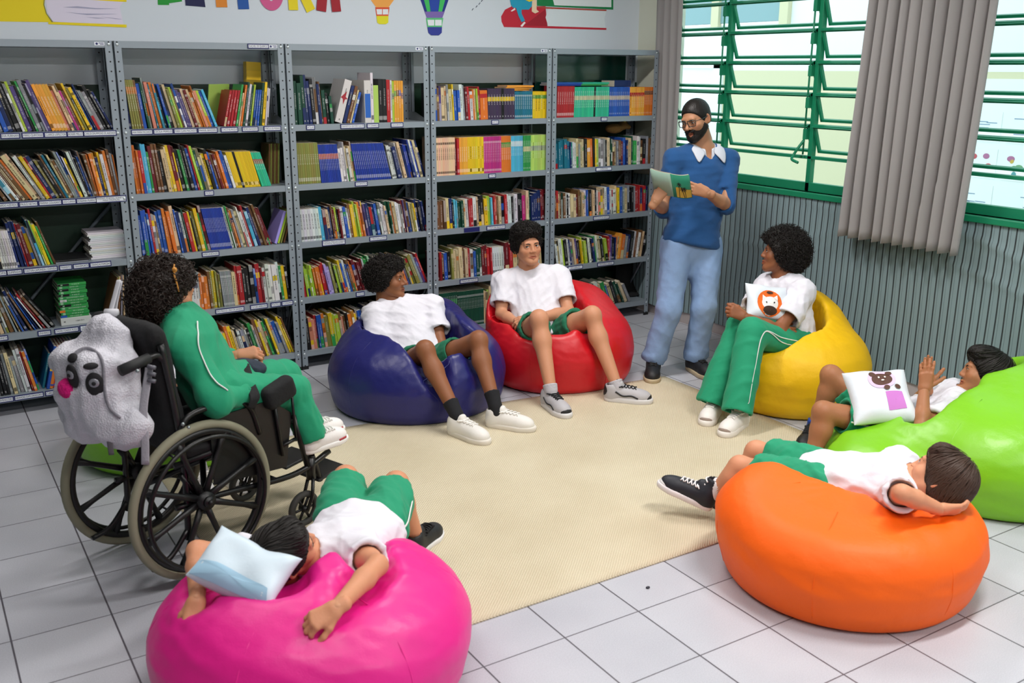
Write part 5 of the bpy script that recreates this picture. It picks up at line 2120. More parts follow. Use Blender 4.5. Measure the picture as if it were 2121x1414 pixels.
hair_mesh(F, [(v, f), curl_tubes(v, f, 5000, 31, None, 0.0018, 0.0011, 0.0035, 0.7, 0.3)], hair_black)
bd = Body()
bd.ell(PH(0, 0.026, -0.036), V3(0.0645, 0.067, 0.085) * hs, M, 0.02)
for s_ in (-1, 1):
    bd.cap(PH(s_ * 0.054, 0.004, -0.05), PH(s_ * 0.020, 0.068, -0.098), 0.023, 0.020, 0.03)
bd.ell(PH(0, 0.072, -0.100), V3(0.027, 0.024, 0.022), M, 0.02)
bd.ell(PH(0, 0.088, -0.048), V3(0.030, 0.014, 0.010), M, 0.006)
bd.ell(PH(0, 0.060, 0.005), V3(0.046, 0.07, 0.049), M, 0.012, 'sub')
bd.ell(PH(0, 0.100, -0.067), V3(0.022, 0.026, 0.0115), M, 0.005, 'sub')
bd.ell(PH(0, -0.06, 0.0), V3(0.10, 0.055, 0.2), M, 0.01, 'sub')
bd.half(PH(0, 0, 0.004), M[:, 2], 0.004)
bd.half(PH(0, 0.02, -0.112), -M[:, 2] * 0.8 - M[:, 1] * 0.4, 0.008)
v, f = bd.mesh(0.0035, 1)
v = v + normals(v, f) * ripples(v, 4, 320, 0.002, 6)[:, None]
hair_mesh(F, [(v, f), curl_tubes(v, f, 1200, 32, None, 0.0022, 0.0012, 0.006, 0.8, 0.5)], hair_black, 'beard')
# glasses
g = MB()
fr_m = [mat('glasses_frame', '#1d2a2c', 0.3), MATS['pane']]
for s_ in (-1, 1):
    w_, h_ = 0.026, 0.018
    pts = [PH(s_ * 0.034 + w_ * sx, 0.1035 - 0.25 * abs(s_ * 0.034 + w_ * sx) ** 2 * 6, 0.002 + h_ * sz) for sx, sz in ((-1, 0.9), (0, 1), (1, 0.95), (1.02, 0), (0.85, -0.9), (0, -1), (-0.8, -0.9), (-0.98, 0))]
    g.tube(np.array(pts), 0.0027, 6, closed=True)
    g.tube([PH(s_ * 0.060, 0.096, 0.014), PH(s_ * 0.082, 0.06, 0.012), PH(s_ * 0.085, -0.01, 0.010)], 0.002, 6)
g.tube([PH(-0.009, 0.105, 0.008), PH(0, 0.108, 0.010), PH(0.009, 0.105, 0.008)], 0.0019, 6)
go = g.build('glasses', fr_m[0], F.ob)
# clothes
blue_knit = mat('blue_knit', '#12497f', 0.9, sheen=0.12, bump=('noise', 20, 0.25), bump2=('wave', 240, 0.06))
denim = mat('light_denim', '#7f9cc4', 0.85, var=0.22, varscale=7, bump=('noise', 24, 0.35), bump2=('noise', 300, 0.1))
sw = shirt_shape(J, 1.0, 0.10, 0.035, 0.078, 0.022, 0.07, long=True)
up_ = nrm(J['chest'] - J['pelvis'])
sw.ell(J['pelvis'] - up_ * 0.0 + dirc(0, 0, 0), V3(0.165, 0.135, 0.07), None, 0.05)
sw.half(J['pelvis'] - up_ * 0.045, -up_)
fwd_b = nrm(np.cross(UPW, J['shR'] - J['shL']))
sw.cap(J['neck'] + fwd_b * 0.055 + UPW * 0.03, J['neck'] + fwd_b * 0.095 - UPW * 0.075, 0.050, 0.012, 0.01, 'sub')
cloth('jumper', sw, blue_knit, F.ob, 0.008, 21, 0.005, 20, (1, 1, 1.6))
for qq in 'LR':                                   # rolled cuffs
    mb = MB()
    e_ = J['el' + qq] + (J['wr' + qq] - J['el' + qq]) * 0.06
    ax = nrm(J['wr' + qq] - J['el' + qq])
    e1 = nrm(np.cross(ax, UPW)); e2 = np.cross(ax, e1)
    a = np.linspace(0, 2 * math.pi, 20, endpoint=False)
    for k_ in range(3):
        mb.tube(e_ - ax * (0.012 * k_) + 0.047 * (np.cos(a)[:, None] * e1 + np.sin(a)[:, None] * e2), 0.009, 8, closed=True)
    mb.build('rolled_cuff', blue_knit, F.ob)
# shirt collar
shirt_m = mat('grey_white_shirt', '#c3c7d1', 0.8, bump=('noise', 300, 0.06))
nk = J['neck']
ax_n = nrm(J['head'] - J['neck'])
side_b = nrm(J['shR'] - J['shL'])
b = Body()
b.cap(nk - UPW * 0.05 + fwd_b * 0.03, nk + UPW * 0.03, 0.070, 0.064, 0.02)
b.cap(nk - UPW * 0.08 + fwd_b * 0.02, nk + UPW * 0.08, 0.060, 0.057, 0.01, 'sub')
b.half(nk + UPW * 0.032 + fwd_b * 0.0, nrm(UPW * 0.9 + fwd_b * 0.35), 0.004)
b.ell(nk + fwd_b * 0.10 - UPW * 0.0, V3(0.022, 0.05, 0.09), frame(fwd_b, UPW), 0.01, 'sub')
v, f = b.mesh(0.005, 1)
net_object('shirt_collar', [(v, f)], shirt_m, F.ob)
for s_ in (-1, 1):
    inner = np.array([nk + side_b * s_ * 0.064 + UPW * 0.036 - fwd_b * 0.02, nk + side_b * s_ * 0.060 + UPW * 0.026 + fwd_b * 0.03, nk + side_b * s_ * 0.040 + UPW * 0.004 + fwd_b * 0.070, nk + side_b * s_ * 0.022 - UPW * 0.018 + fwd_b * 0.088])
    outer = np.array([nk + side_b * s_ * 0.112 + UPW * 0.02 - fwd_b * 0.03, nk + side_b * s_ * 0.120 - UPW * 0.00 + fwd_b * 0.05, nk + side_b * s_ * 0.108 - UPW * 0.05 + fwd_b * 0.12, nk + side_b * s_ * 0.092 - UPW * 0.090 + fwd_b * 0.14])
    Q, g_ = sw.project(outer, 12)
    outer = Q + g_ * 0.009
    midp = (inner + outer) / 2 + UPW * 0.012 + fwd_b * 0.008
    mb = MB()
    mb.grid(np.stack([inner, midp, outer], 1))
    mb.build('collar_wing', shirt_m, F.ob, solid=0.005, sub=1)
jn = pants_shape(J, 1.0, 0.016, 0.078, 0.070, 0.02)
for qq in 'LR':
    hp, kn, an = J['hip' + qq], J['kn' + qq], J['an' + qq]
    for k_ in range(3):
        p = an + (kn - an) * (0.02 + 0.075 * k_)
        jn.ell(p + V3(0.006 * (-1) ** k_, 0, 0), V3(0.077 - 0.003 * k_, 0.077 - 0.003 * k_, 0.018), None, 0.02)
jn.cap(J['pelvis'] - UPW * 0.02, J['pelvis'] - UPW * 0.16, 0.10, 0.075, 0.05)
cloth('jeans', jn, denim, F.ob, 0.008, 33, 0.005, 22, (1, 1, 1.3))
for qq, toe in (('R', (-0.55, -0.62)), ('L', (-0.18, -0.9))):
    h, t = floor_heel(J, qq, toe, 0.07)
    shoe(F.ob, h, t, UPW, 0.285, '#16181b', '#b9a98a', '#1d1f22')

# the open green book in the reader's hands
eS = nrm(-0.045 * CR + 0.102 * CU - 0.150 * CF)
top_s = at(1388, 360, 5.66)
bot_s = top_s - eS * 0.20
lw_ = -0.105 * CR + 0.045 * CU + 0.085 * CF
rw_ = 0.122 * CR + 0.005 * CU + 0.060 * CF
bk = thing('open_book', bot_s, 'open green book with a palm tree cover held by the standing person', 'book')
cov = [mat('cover_green', '#2f8f70', 0.4), mat('cover_pale', '#9fc0b0', 0.4), mat('cover_sand', '#c9a03c', 0.5), mat('page_white', '#ece6da', 0.8), mat('ink_black', '#10130f', 0.6)]
for nm, wv, cm in (('back_cover', lw_, 1), ('front_cover', rw_, 0)):
    nn = nrm(np.cross(wv, eS))
    if nn @ CF > 0: nn = -nn
    bulge = lambda a: nn * 0.012 * math.sin(a * math.pi) * (1 if nm == 'front_cover' else 0.4)
    mb = MB()
    A = np.linspace(0, 1, 9)
    mb.grid(np.array([[bot_s + wv * a + bulge(a), top_s + wv * a + bulge(a)] for a in A]))
    o = mb.build(nm, cov[cm], bk, solid=0.0015)
    mb = MB()
    for k_ in range(5):
        mb.grid(np.array([[bot_s + wv * a * 0.98 + bulge(a) - nn * (0.002 + 0.0016 * k_) + eS * 0.002, top_s + wv * a * 0.98 + bulge(a) - nn * (0.002 + 0.0016 * k_) - eS * 0.001] for a in A]))
    mb.build('pages', cov[3], bk)
    if nm == 'front_cover':
        mb = MB()
        W = lambda a, h, e: bot_s + wv * a + bulge(a) + eS * (0.2 * h) + nn * e
        mb.grid(np.array([[W(a, 0.03, 0.0014), W(a, 0.42 + 0.06 * math.sin(a * 5), 0.0014)] for a in np.linspace(0.16, 0.97, 8)]))
        mb.build('sand_print', cov[2], bk)
        mb = MB()
        for x0_, lean_ in ((0.34, -0.05), (0.46, 0.10), (0.60, 0.03)):
            tp = 0.42 + 0.2 * (x0_ == 0.34)
            mb.tube([W(x0_ + lean_, 0.04, 0.002), W(x0_ + lean_ * 0.4, tp * 0.6, 0.002), W(x0_, tp, 0.002)], 0.0016, 5)
            for k_ in range(7):
                an_ = k_ * 2 * math.pi / 7
                mb.tube([W(x0_, tp, 0.0022), W(x0_ + 0.07 * math.cos(an_), tp + 0.07 * math.sin(an_), 0.0024), W(x0_ + 0.13 * math.cos(an_), tp + 0.10 * math.sin(an_) - 0.05, 0.0022)], [0.0012, 0.002, 0.0004], 5)
        mb.build('palm_print', cov[4], bk)

# ---------------------------------------------------------------- in the dark blue bean bag
q = dict(s=.92, pelvis=(872, 756, 5.56), chest=(838, 672, 5.66), neck=(822, 626, 5.70), head=(803, 580, 5.66), shR=(777, 652, 5.62), elR=(780, 742, 5.52), wrR=(832, 752, 5.36), shL=(892, 634, 5.74), elL=(914, 716, 5.60), wrL=(910, 762, 5.42),
         hipR=(846, 764, 5.54), knR=(880, 724, 5.20), anR=(946, 860, 5.08), hipL=(906, 752, 5.58), knL=(990, 704, 5.32), anL=(1026, 842, 5.20))
F = make_person(q, SK_BROWN, 'person with curly black hair in shorts and black socks on the dark blue bean bag', dirc(0.95, 0.06, 0.22), dirc(-0.10, 0.97, 0.15), 0.98,
                dict(wide=0.95, nose=1.1, lips=1.1), gaze=dirc(0.92, 0.22, 0.1),
                hands=dict(R=(dirc(0.80, -0.30, 0.45), dirc(-0.1, 0.7, 0.6), dict(curls=(30, 40, 30))),
                           L=(dirc(-0.85, -0.05, 0.35), dirc(0.1, 0.2, 0.95), dict(curls=(20, 30, 20)))))
PEOPLE['blue'] = F
J, M, c, hs = F.J, F.M, F.c, F.hs
hb = hair_cap(c, M, hs, 0.024, front=0.054, low=-0.045, extra=(((0, 0.045, 0.094), (0.062, 0.050, 0.036)), ((0, -0.07, 0.03), (0.07, 0.06, 0.07))))
v, f = hb.mesh(0.005, 1)
hair_mesh(F, [(v, f), curl_tubes(v, f, 2600, 5, F, 0.0075, 0.0021, 0.02)], hair_black)
cloth('t_shirt', shirt_shape(J, .92, 0.66, 0.10, 0.070, 0.018, 0.088), white_cotton, F.ob, 0.0075, 4, 0.011, 22, (1, 1, 0.7))
sh_b = shorts_shape(J, .92, 0.50, 0.014, 0.098)
cloth('shorts', sh_b, green_dark, F.ob, 0.0075, 6, 0.008)
for qq, toe in (('R', (0.30, -0.95)), ('L', (0.62, -0.78))):
    sock(F.ob, J['an' + qq], J['kn' + qq], 0.92, '#14151a', 0.085, 0.07)
    h, t = floor_heel(J, qq, toe, 0.05)
    shoe(F.ob, h + UPW * 0.001, t, UPW, 0.275, '#e4e1dc', '#dcd6cb', '#e9e6e1', sole_h=0.034)

# ---------------------------------------------------------------- in the red bean bag
q = dict(s=.95, pelvis=(1124, 686, 5.98), chest=(1104, 610, 6.08), neck=(1096, 560, 6.10), head=(1092, 509, 6.00), shR=(1042, 584, 6.06), elR=(1038, 650, 5.98), wrR=(1076, 672, 5.82), shL=(1158, 572, 6.10), elL=(1178, 645, 5.97), wrL=(1106, 660, 5.80),
         hipR=(1098, 694, 5.95), knR=(1116, 660, 5.56), anR=(1141, 808, 5.49), hipL=(1162, 690, 5.97), knL=(1226, 652, 5.68), anL=(1278, 800, 5.62))
F = make_person(q, SK_FAIR, 'person with curly hair in dark green shorts sitting on the red bean bag', dirc(0.34, -0.16, 0.92), dirc(-0.12, 0.98, 0.12), 0.98,
                dict(wide=0.98, nose=0.95, lips=1.0, eye=0.85), gaze=dirc(-0.05, -0.02, 1.0),
                hands=dict(R=(dirc(0.75, -0.25, 0.5), dirc(0, 0.8, 0.5), dict(curls=(25, 35, 25))),
                           L=(dirc(-0.9, -0.22, 0.28), dirc(-0.1, 0.55, 0.8), dict(curls=(20, 40, 30)))))
PEOPLE['red'] = F
J, M, c, hs = F.J, F.M, F.c, F.hs
hb = hair_cap(c, M, hs, 0.016, front=0.056, low=-0.035, extra=(((0, 0.045, 0.094), (0.072, 0.050, 0.036)), ((0, -0.01, 0.10), (0.082, 0.085, 0.045))))
v, f = hb.mesh(0.005, 1)
hair_mesh(F, [(v, f), curl_tubes(v, f, 2200, 8, F, 0.007, 0.002, 0.016)], hair_black)
cloth('t_shirt', shirt_shape(J, .95, 0.72, 0.07, 0.064, 0.014, 0.076), white_cotton, F.ob, 0.0075, 14, 0.008, 24, (1, 1, 0.8))
cloth('shorts', shorts_shape(J, .95, 0.55, 0.014, 0.100), green_dark, F.ob, 0.0075, 16, 0.007)
for qq, toe in (('R', (-0.10, -0.99)), ('L', (0.72, -0.70))):
    sock(F.ob, J['an' + qq], J['kn' + qq], 0.95, '#b9b6bd', 0.035, 0.06)
    h, t = floor_heel(J, qq, toe, 0.07)
    shoe(F.ob, h + UPW * 0.001, t, UPW, 0.275, '#b4b2b6', '#d8d6d6', '#15161a', patch='#17181c', tongue='#17181c', sole_h=0.036,
         side_mark=('#17181c', [(0.07, 0.075), (0.11, 0.05), (0.16, 0.055), (0.20, 0.04)]))

# ---------------------------------------------------------------- on the yellow bean bag
q = dict(s=.94, pelvis=(1650, 712, 5.62), chest=(1628, 630, 5.60), neck=(1622, 580, 5.62), head=(1618, 526, 5.60), shL=(1664, 604, 5.47), elL=(1612, 684, 5.36), wrL=(1542, 656, 5.30), shR=(1588, 592, 5.72), elR=(1552, 655, 5.56), wrR=(1604, 686, 5.40),
         hipL=(1656, 718, 5.52), knL=(1558, 688, 5.26), anL=(1530, 838, 5.18), hipR=(1634, 706, 5.68), knR=(1534, 676, 5.40), anR=(1478, 822, 5.36))
F = make_person(q, SK_BROWN, 'person with a round curly afro and long green trousers on the yellow bean bag', dirc(-0.95, 0.18, -0.14), dirc(0.16, 0.97, 0.1), 0.98,
                dict(wide=0.95, nose=1.0, lips=1.15), gaze=dirc(-0.9, 0.4, 0.1),
                hands=dict(L=(dirc(-0.75, 0.32, 0.15), dirc(-0.3, 0.2, 0.9), dict(curls=(55, 60, 40), thumb=(30, 40))),
                           R=(dirc(0.85, -0.08, 0.1), dirc(0.2, 0.1, 0.95), dict(curls=(25, 40, 30)))), tone=(1.06, 1.02, 1.0))
PEOPLE['yellow'] = F
J, M, c, hs = F.J, F.M, F.c, F.hs
hb = hair_cap(c, M, hs, 0.044, front=0.060, low=-0.075, extra=(((0, -0.075, -0.005), (0.085, 0.075, 0.085)),))
v, f = hb.mesh(0.006, 1)
v = v + normals(v, f) * ripples(v, 9, 120, 0.006, 6)[:, None]
hair_mesh(F, [(v, f), curl_tubes(v, f, 3200, 12, F,  0.007, 0.0019, 0.024, 1.8, 0.9)], hair_black)
er = MB()
p = np.asarray(c) + M @ (V3(-0.082, -0.006, -0.050) * hs)
er.tube(p + 0.012 * np.stack([np.outer(np.cos(np.linspace(0, 2 * math.pi, 14, endpoint=False)), CR)[:, i] * 0.5 + np.outer(np.sin(np.linspace(0, 2 * math.pi, 14, endpoint=False)), UPW)[:, i] for i in range(3)], 1), 0.0022, 6, closed=True)
er.build('gold_earring', mat('gold', '#d8a23a', 0.25, metal=0.9), F.ob)
ts = shirt_shape(J, .94, 0.70, 0.06, 0.068, 0.018, 0.086)
cloth('t_shirt', ts, white_cotton, F.ob, 0.0075, 24, 0.010, 22, (1, 1, 0.8))
pt = pants_shape(J, .94, 0.014, 0.078, 0.090, 0.045)
cloth('trousers', pt, green_uni, F.ob, 0.0075, 26, 0.008, 24, (1, 1, 0.5))
oL = -CF * 0.06 + CR * 0.03
for off_, nm in ((0.0, 'side_piping'), (0.022, 'side_piping')):
    side_stripe(pt, [J['hipL'] - CF * 0.09 + UPW * (0.02 - off_), (J['hipL'] + J['knL']) / 2 - CF * 0.09 + UPW * (0.01 - off_), J['knL'] - CF * 0.075 + CR * (0.055 + off_ * 0.3) + UPW * 0.0,
                     (J['knL'] + J['anL']) / 2 - CF * 0.07 + CR * (0.03), J['anL'] - CF * 0.08 + CR * 0.02 - UPW * 0.03], F.ob, nm, 0.0028)
for qq, toe in (('R', (-0.75, -0.50)), ('L', (-0.86, -0.32))):
    h, t = floor_heel(J, qq, toe, 0.09)
    shoe(F.ob, h + UPW * 0.001, t, UPW, 0.27, '#e8e4df', '#e6e1da', '#efece8', patch='#9a8a80', sole_h=0.04)

# ---------------------------------------------------------------- on the green bean bag, hands raised
q = dict(s=.90, pelvis=(1838, 884, 4.76), chest=(1945, 852, 4.72), neck=(1996, 822, 4.70), head=(2040, 776, 4.66), shL=(1972, 846, 4.56), elL=(1908, 888, 4.44), wrL=(1914, 808, 4.52), shR=(1968, 812, 4.86), elR=(1900, 838, 4.84), wrR=(1922, 800, 4.66),
         hipL=(1842, 884, 4.66), knL=(1706, 852, 4.60), anL=(1672, 975, 4.62), hipR=(1828, 870, 4.86), knR=(1722, 776, 4.92), anR=(1684, 888, 5.02))
F = make_person(q, SK_TAN, 'person with raised hands lying on the large lime green bean bag', dirc(-0.88, 0.26, -0.26), dirc(0.34, 0.93, 0.05), 0.98,
                dict(wide=1.0, nose=1.0, lips=1.05, eye=0.45), gaze=dirc(-0.90, 0.0, -0.2),
                hands=dict(L=(dirc(0.10, 0.98, 0.05), dirc(-0.25, 0.0, 0.95), dict(curls=(4, 8, 6), thumb=(55, 5))),
                           R=(dirc(-0.12, 0.98, 0.05), dirc(-0.35, 0.05, -0.9), dict(curls=(5, 8, 6), thumb=(50, 5)))))
PEOPLE['green'] = F
J, M, c, hs = F.J, F.M, F.c, F.hs
PH = lambda x, y, z: np.asarray(c) + M @ (V3(x, y, z) * hs)
hb = hair_cap(c, M, hs, 0.016, front=0.052, low=-0.05, extra=(((0, 0.03, 0.10), (0.07, 0.06, 0.035)), ((-0.02, 0.062, 0.092), (0.056, 0.035, 0.024))))
v, f = hb.mesh(0.005, 1)
crown = PH(0, -0.05, 0.12)
comb = lambda p: (p - crown) / (np.linalg.norm(p - crown, axis=1, keepdims=True) + 1e-6) + 0.3 * M[:, 1]
hair_mesh(F, [(v, f), lock_tubes(hb, v, f, 700, 3, comb, 8, 0.013, 0.0026, 0.003)], hair_black)
cloth('t_shirt', shirt_shape(J, .90, 0.62, 0.06, 0.066, 0.016, 0.078), white_cotton, F.ob, 0.0075, 34, 0.010, 24)
so = shorts_shape(J, .90, 0.72, 0.016, 0.096)
cloth('shorts', so, green_uni, F.ob, 0.0075, 36, 0.008)
dL = nrm(J['knL'] - J['hipL'])
side_stripe(so, [J['hipL'] + (J['knL'] - J['hipL']) * t_ - CF * 0.09 - CU * 0.02 for t_ in (0.05, 0.25, 0.45, 0.68)], F.ob)
for qq, toe in (('R', (-0.85, -0.40)), ('L', (-0.85, -0.45))):
    sock(F.ob, J['an' + qq], J['kn' + qq], 0.9, '#1d3f8a', 0.05, 0.06)
    h, t = floor_heel(J, qq, toe, 0.06)
    shoe(F.ob, h + UPW * 0.001, t, UPW, 0.25, '#121315', '#1a1b1d', '#0f1011')

# ---------------------------------------------------------------- in the orange bean bag, hands behind the head
q = dict(s=.86, pelvis=(1700, 992, 3.88), chest=(1815, 996, 3.72), neck=(1880, 992, 3.63), head=(1944, 990, 3.56), shL=(1862, 1026, 3.54), elL=(1868, 1022, 3.34), wrL=(1946, 1054, 3.42), shR=(1866, 962, 3.76), elR=(1850, 950, 3.92), wrR=(1920, 968, 3.74),
         hipL=(1680, 1004, 3.80), knL=(1534, 968, 4.06), anL=(1474, 1022, 4.14), hipR=(1690, 972, 3.96), knR=(1568, 936, 4.18), anR=(1500, 1034, 4.26))
F = make_person(q, SK_FAIR, 'person in high black canvas shoes lying back in the orange bean bag', dirc(-0.58, 0.66, -0.48), dirc(0.74, 0.44, 0.42), 0.95,
                dict(wide=1.0, nose=0.9), gaze=dirc(-0.6, 0.6, -0.5),
                hands=dict(L=(dirc(0.92, -0.05, -0.25), dirc(0.1, -0.7, 0.6), dict(curls=(15, 15, 10))),
                           R=(dirc(0.9, -0.2, 0.2), dirc(0.0, -0.9, -0.3), dict(curls=(15, 15, 10)))), tone=(1.12, 1.06, 1.04))
PEOPLE['orange'] = F
J, M, c, hs = F.J, F.M, F.c, F.hs
PH = lambda x, y, z: np.asarray(c) + M @ (V3(x, y, z) * hs)
hb = hair_cap(c, M, hs, 0.017, front=0.046, low=-0.07, extra=(((0, -0.08, -0.02), (0.075, 0.05, 0.07)), ((0.0, 0.055, 0.085), (0.06, 0.035, 0.03))))
v, f = hb.mesh(0.0045, 1)
crown = PH(0.02, -0.03, 0.13)
comb = lambda p: (p - crown) / (np.linalg.norm(p - crown, axis=1, keepdims=True) + 1e-6)
hair_mesh(F, [(v, f), lock_tubes(hb, v, f, 1500, 6, comb, 11, 0.014, 0.0021, 0.003)], hair_brown)
cloth('t_shirt', shirt_shape(J, .86, 0.75, 0.06, 0.066, 0.014, 0.074), white_cotton, F.ob, 0.007, 44, 0.009, 24)
so = shorts_shape(J, .86, 0.74, 0.014, 0.092)
cloth('shorts', so, green_uni, F.ob, 0.007, 46, 0.008)
side_stripe(so, [J['hipL'] + (J['knL'] - J['hipL']) * t_ - CF * 0.09 - CU * 0.005 for t_ in (0.30, 0.45, 0.58, 0.72)], F.ob)
for qq in 'LR':
    sock(F.ob, J['an' + qq], J['kn' + qq], 0.86, '#e6e2e4', 0.065, 0.06)
toe = dirc(-0.86, 0.40, -0.25)
upf = dirc(0.45, 0.85, 0.30)
shoe(F.ob, J['anL'] - upf * 0.075 - toe * 0.035, toe, upf, 0.25, '#1b1d27', '#e9e4e6', '#eceaea', high=True, toe_cap='#e6e3e4', sole_h=0.032)
toe = dirc(-0.70, 0.15, -0.65)
shoe(F.ob, J['anR'] - UPW * 0.07 - toe * 0.03, toe, UPW, 0.25, '#1b1d27', '#e9e4e6', '#eceaea', high=True, toe_cap='#e6e3e4', sole_h=0.032)

# ---------------------------------------------------------------- on the pink bean bag, head towards us
q = dict(s=.86, pelvis=(752, 1092, 3.46), chest=(716, 1140, 3.24), neck=(650, 1150, 3.10), head=(588, 1142, 3.00), shL=(580, 1160, 3.16), elL=(408, 1140, 3.06), wrL=(408, 1240, 2.83), shR=(742, 1148, 3.10), elR=(782, 1170, 2.93), wrR=(698, 1258, 2.69),
         hipR=(790, 1090, 3.46), knR=(820, 1002, 3.74), anR=(864, 1118, 3.86), hipL=(706, 1075, 3.54), knL=(716, 990, 3.80), anL=(712, 1075, 3.96))
F = make_person(q, SK_FAIR, 'person with short black hair lying on the pink bean bag, arms hanging', dirc(0.80, 0.52, -0.28), dirc(-0.42, 0.22, 0.88), 0.95,
                dict(wide=1.0, nose=0.95), gaze=dirc(0.8, 0.5, -0.3),
                hands=dict(L=(dirc(0.02, -0.80, 0.55), dirc(0.25, 0.35, 0.9), dict(curls=(45, 45, 30), thumb=(30, 25))),
                           R=(dirc(-0.80, -0.38, 0.42), dirc(-0.1, 0.55, 0.8), dict(curls=(40, 50, 35), thumb=(35, 25)))), tone=(1.08, 1.03, 1.0))
PEOPLE['pink'] = F
J, M, c, hs = F.J, F.M, F.c, F.hs
PH = lambda x, y, z: np.asarray(c) + M @ (V3(x, y, z) * hs)
hb = hair_cap(c, M, hs, 0.013, front=0.048, low=-0.055, extra=(((0, 0.06, 0.085), (0.055, 0.03, 0.03)),))
v, f = hb.mesh(0.0045, 1)
crown = PH(0.0, -0.06, 0.11)
comb = lambda p: (p - crown) / (np.linalg.norm(p - crown, axis=1, keepdims=True) + 1e-6)
hair_mesh(F, [(v, f), lock_tubes(hb, v, f, 1100, 9, comb, 7, 0.012, 0.0020, 0.002)], hair_black)
cloth('t_shirt', shirt_shape(J, .86, 0.55, -0.035, 0.066, 0.022, 0.078), white_cotton, F.ob, 0.007, 54, 0.008, 24)
so = shorts_shape(J, .86, 0.78, 0.018, 0.098)
cloth('shorts', so, green_uni, F.ob, 0.007, 56, 0.008)
side_stripe(so, [J['hipR'] + (J['knR'] - J['hipR']) * t_ + CR * 0.07 - CF * 0.05 for t_ in (-0.05, 0.2, 0.45, 0.75)], F.ob, r=0.0045)
for qq, toe in (('R', (0.75, 0.5)), ('L', (0.2, 0.95))):
    h, t = floor_heel(J, qq, toe, 0.06)
    shoe(F.ob, h + UPW * 0.001, t, UPW, 0.24, '#1a1d20', '#e2e2e0', '#111214')

# ---------------------------------------------------------------- in the wheelchair
q = dict(s=.87, pelvis=(452, 806, 3.808), chest=(398, 704, 3.789), neck=(372, 656, 3.770), head=(346, 606, 3.770), shR=(382, 716, 3.637), elR=(446, 830, 3.618), wrR=(512, 818, 3.76), shL=(412, 694, 3.922), elL=(466, 770, 3.998), wrL=(492, 736, 3.979),
         hipR=(470, 818, 3.751), knR=(608, 808, 3.979), anR=(644, 900, 4.036), hipL=(484, 790, 3.922), knL=(590, 778, 4.151), anL=(640, 880, 4.208))
F = make_person(q, SK_WARM, 'person in a green tracksuit with curly dark hair sitting in the wheelchair', dirc(0.74, -0.10, -0.62), dirc(0.02, 0.99, 0.10), 0.98,
                dict(wide=1.0, nose=0.9), gaze=dirc(0.7, 0, -0.6),
                hands=dict(L=(dirc(0.92, 0.18, 0.0), dirc(-0.15, 0.5, 0.75), dict(curls=(50, 60, 40), thumb=(30, 25))),
                           R=(dirc(0.25, -0.35, -0.9), dirc(0, 0.9, -0.3), dict(curls=(30, 40, 30)))), tone=(1.12, 1.04, 1.02))
PEOPLE['wheel'] = F
J, M, c, hs = F.J, F.M, F.c, F.hs
PH = lambda x, y, z: np.asarray(c) + M @ (V3(x, y, z) * hs)
hb = hair_cap(c, M, hs, 0.022, front=0.044, low=-0.135, extra=(((0, -0.075, -0.03), (0.088, 0.065, 0.10)), ((0.055, -0.03, -0.06), (0.045, 0.055, 0.07)), ((-0.055, -0.03, -0.06), (0.045, 0.055, 0.07))))
v, f = hb.mesh(0.006, 1)
v = v + normals(v, f) * ripples(v, 19, 90, 0.010, 6)[:, None]
hair_mesh(F, [(v, f), curl_tubes(v, f, 2400, 15, F, 0.009, 0.0022, 0.030, 1.4, 0.12)], hair_dark)
cl = MB()
gm = mat('amber_clip', '#c98a3a', 0.3, coat=0.3)
pth = [at(372, 530, 3.675), at(371, 548, 3.656), at(374, 566, 3.646), at(379, 588, 3.656), at(386, 606, 3.675)]
Q, g_ = hb.project(np.array(pth), 10)
cl.tube(spline(Q + g_ * 0.006, 5), [0.006] * 8 + [0.008] * 5 + [0.006] * 8, 8, flat=0.6)
for k_ in range(3):
    cl.ball(Q[1] + g_[1] * (0.012 + 0.002 * k_), (0.010 - 0.002 * k_, 0.008, 0.011 - 0.002 * k_), 8)
cl.build('hair_clip', gm, F.ob)
jk = shirt_shape(J, .87, 0.92, 0.05, 0.064, 0.022, 0.08, long=True)
for k_ in range(3):
    jk.ell(J['elR'] + (J['shR'] - J['elR']) * 0.08 * k_, 0.060, None, 0.02)
cloth('tracksuit_jacket', jk, green_uni, F.ob, 0.0075, 64, 0.013, 20, (1, 1, 0.9))
side_stripe(jk, [at(405, 670, 3.675), at(425, 700, 3.580), at(445, 740, 3.541), at(462, 775, 3.541), at(488, 800, 3.580)], F.ob, 'sleeve_piping', 0.006)
cb = Body()
ax = nrm(J['head'] - J['neck'])
cb.cap(J['neck'] - ax * 0.01, J['neck'] + ax * 0.03, 0.070, 0.068, 0.01)
cb.cap(J['neck'] - ax * 0.08, J['neck'] + ax * 0.12, 0.057, 0.058, 0.01, 'sub')
cb.half(J['neck'] + ax * 0.036, ax, 0.004)
v, f = cb.mesh(0.006, 1)
net_object('jacket_collar', [(v, f)], green_uni, F.ob)
pt = pants_shape(J, .87, 0.016, 0.074, 0.070, 0.02)
cloth('trousers', pt, green_uni, F.ob, 0.0075, 66, 0.008, 24, (1, 1, 0.6))
HD = nrm(V3(0.938, 0.347, 0))
for qq in 'RL':
    a = J['an' + qq]
    shoe(F.ob, a - UPW * 0.075 - HD * 0.045, HD, UPW, 0.235, '#e8e4e2', '#efedea', '#ece9e6', side_mark=('#a8303a', [(0.19, 0.032), (0.22, 0.034), (0.25, 0.03)]))

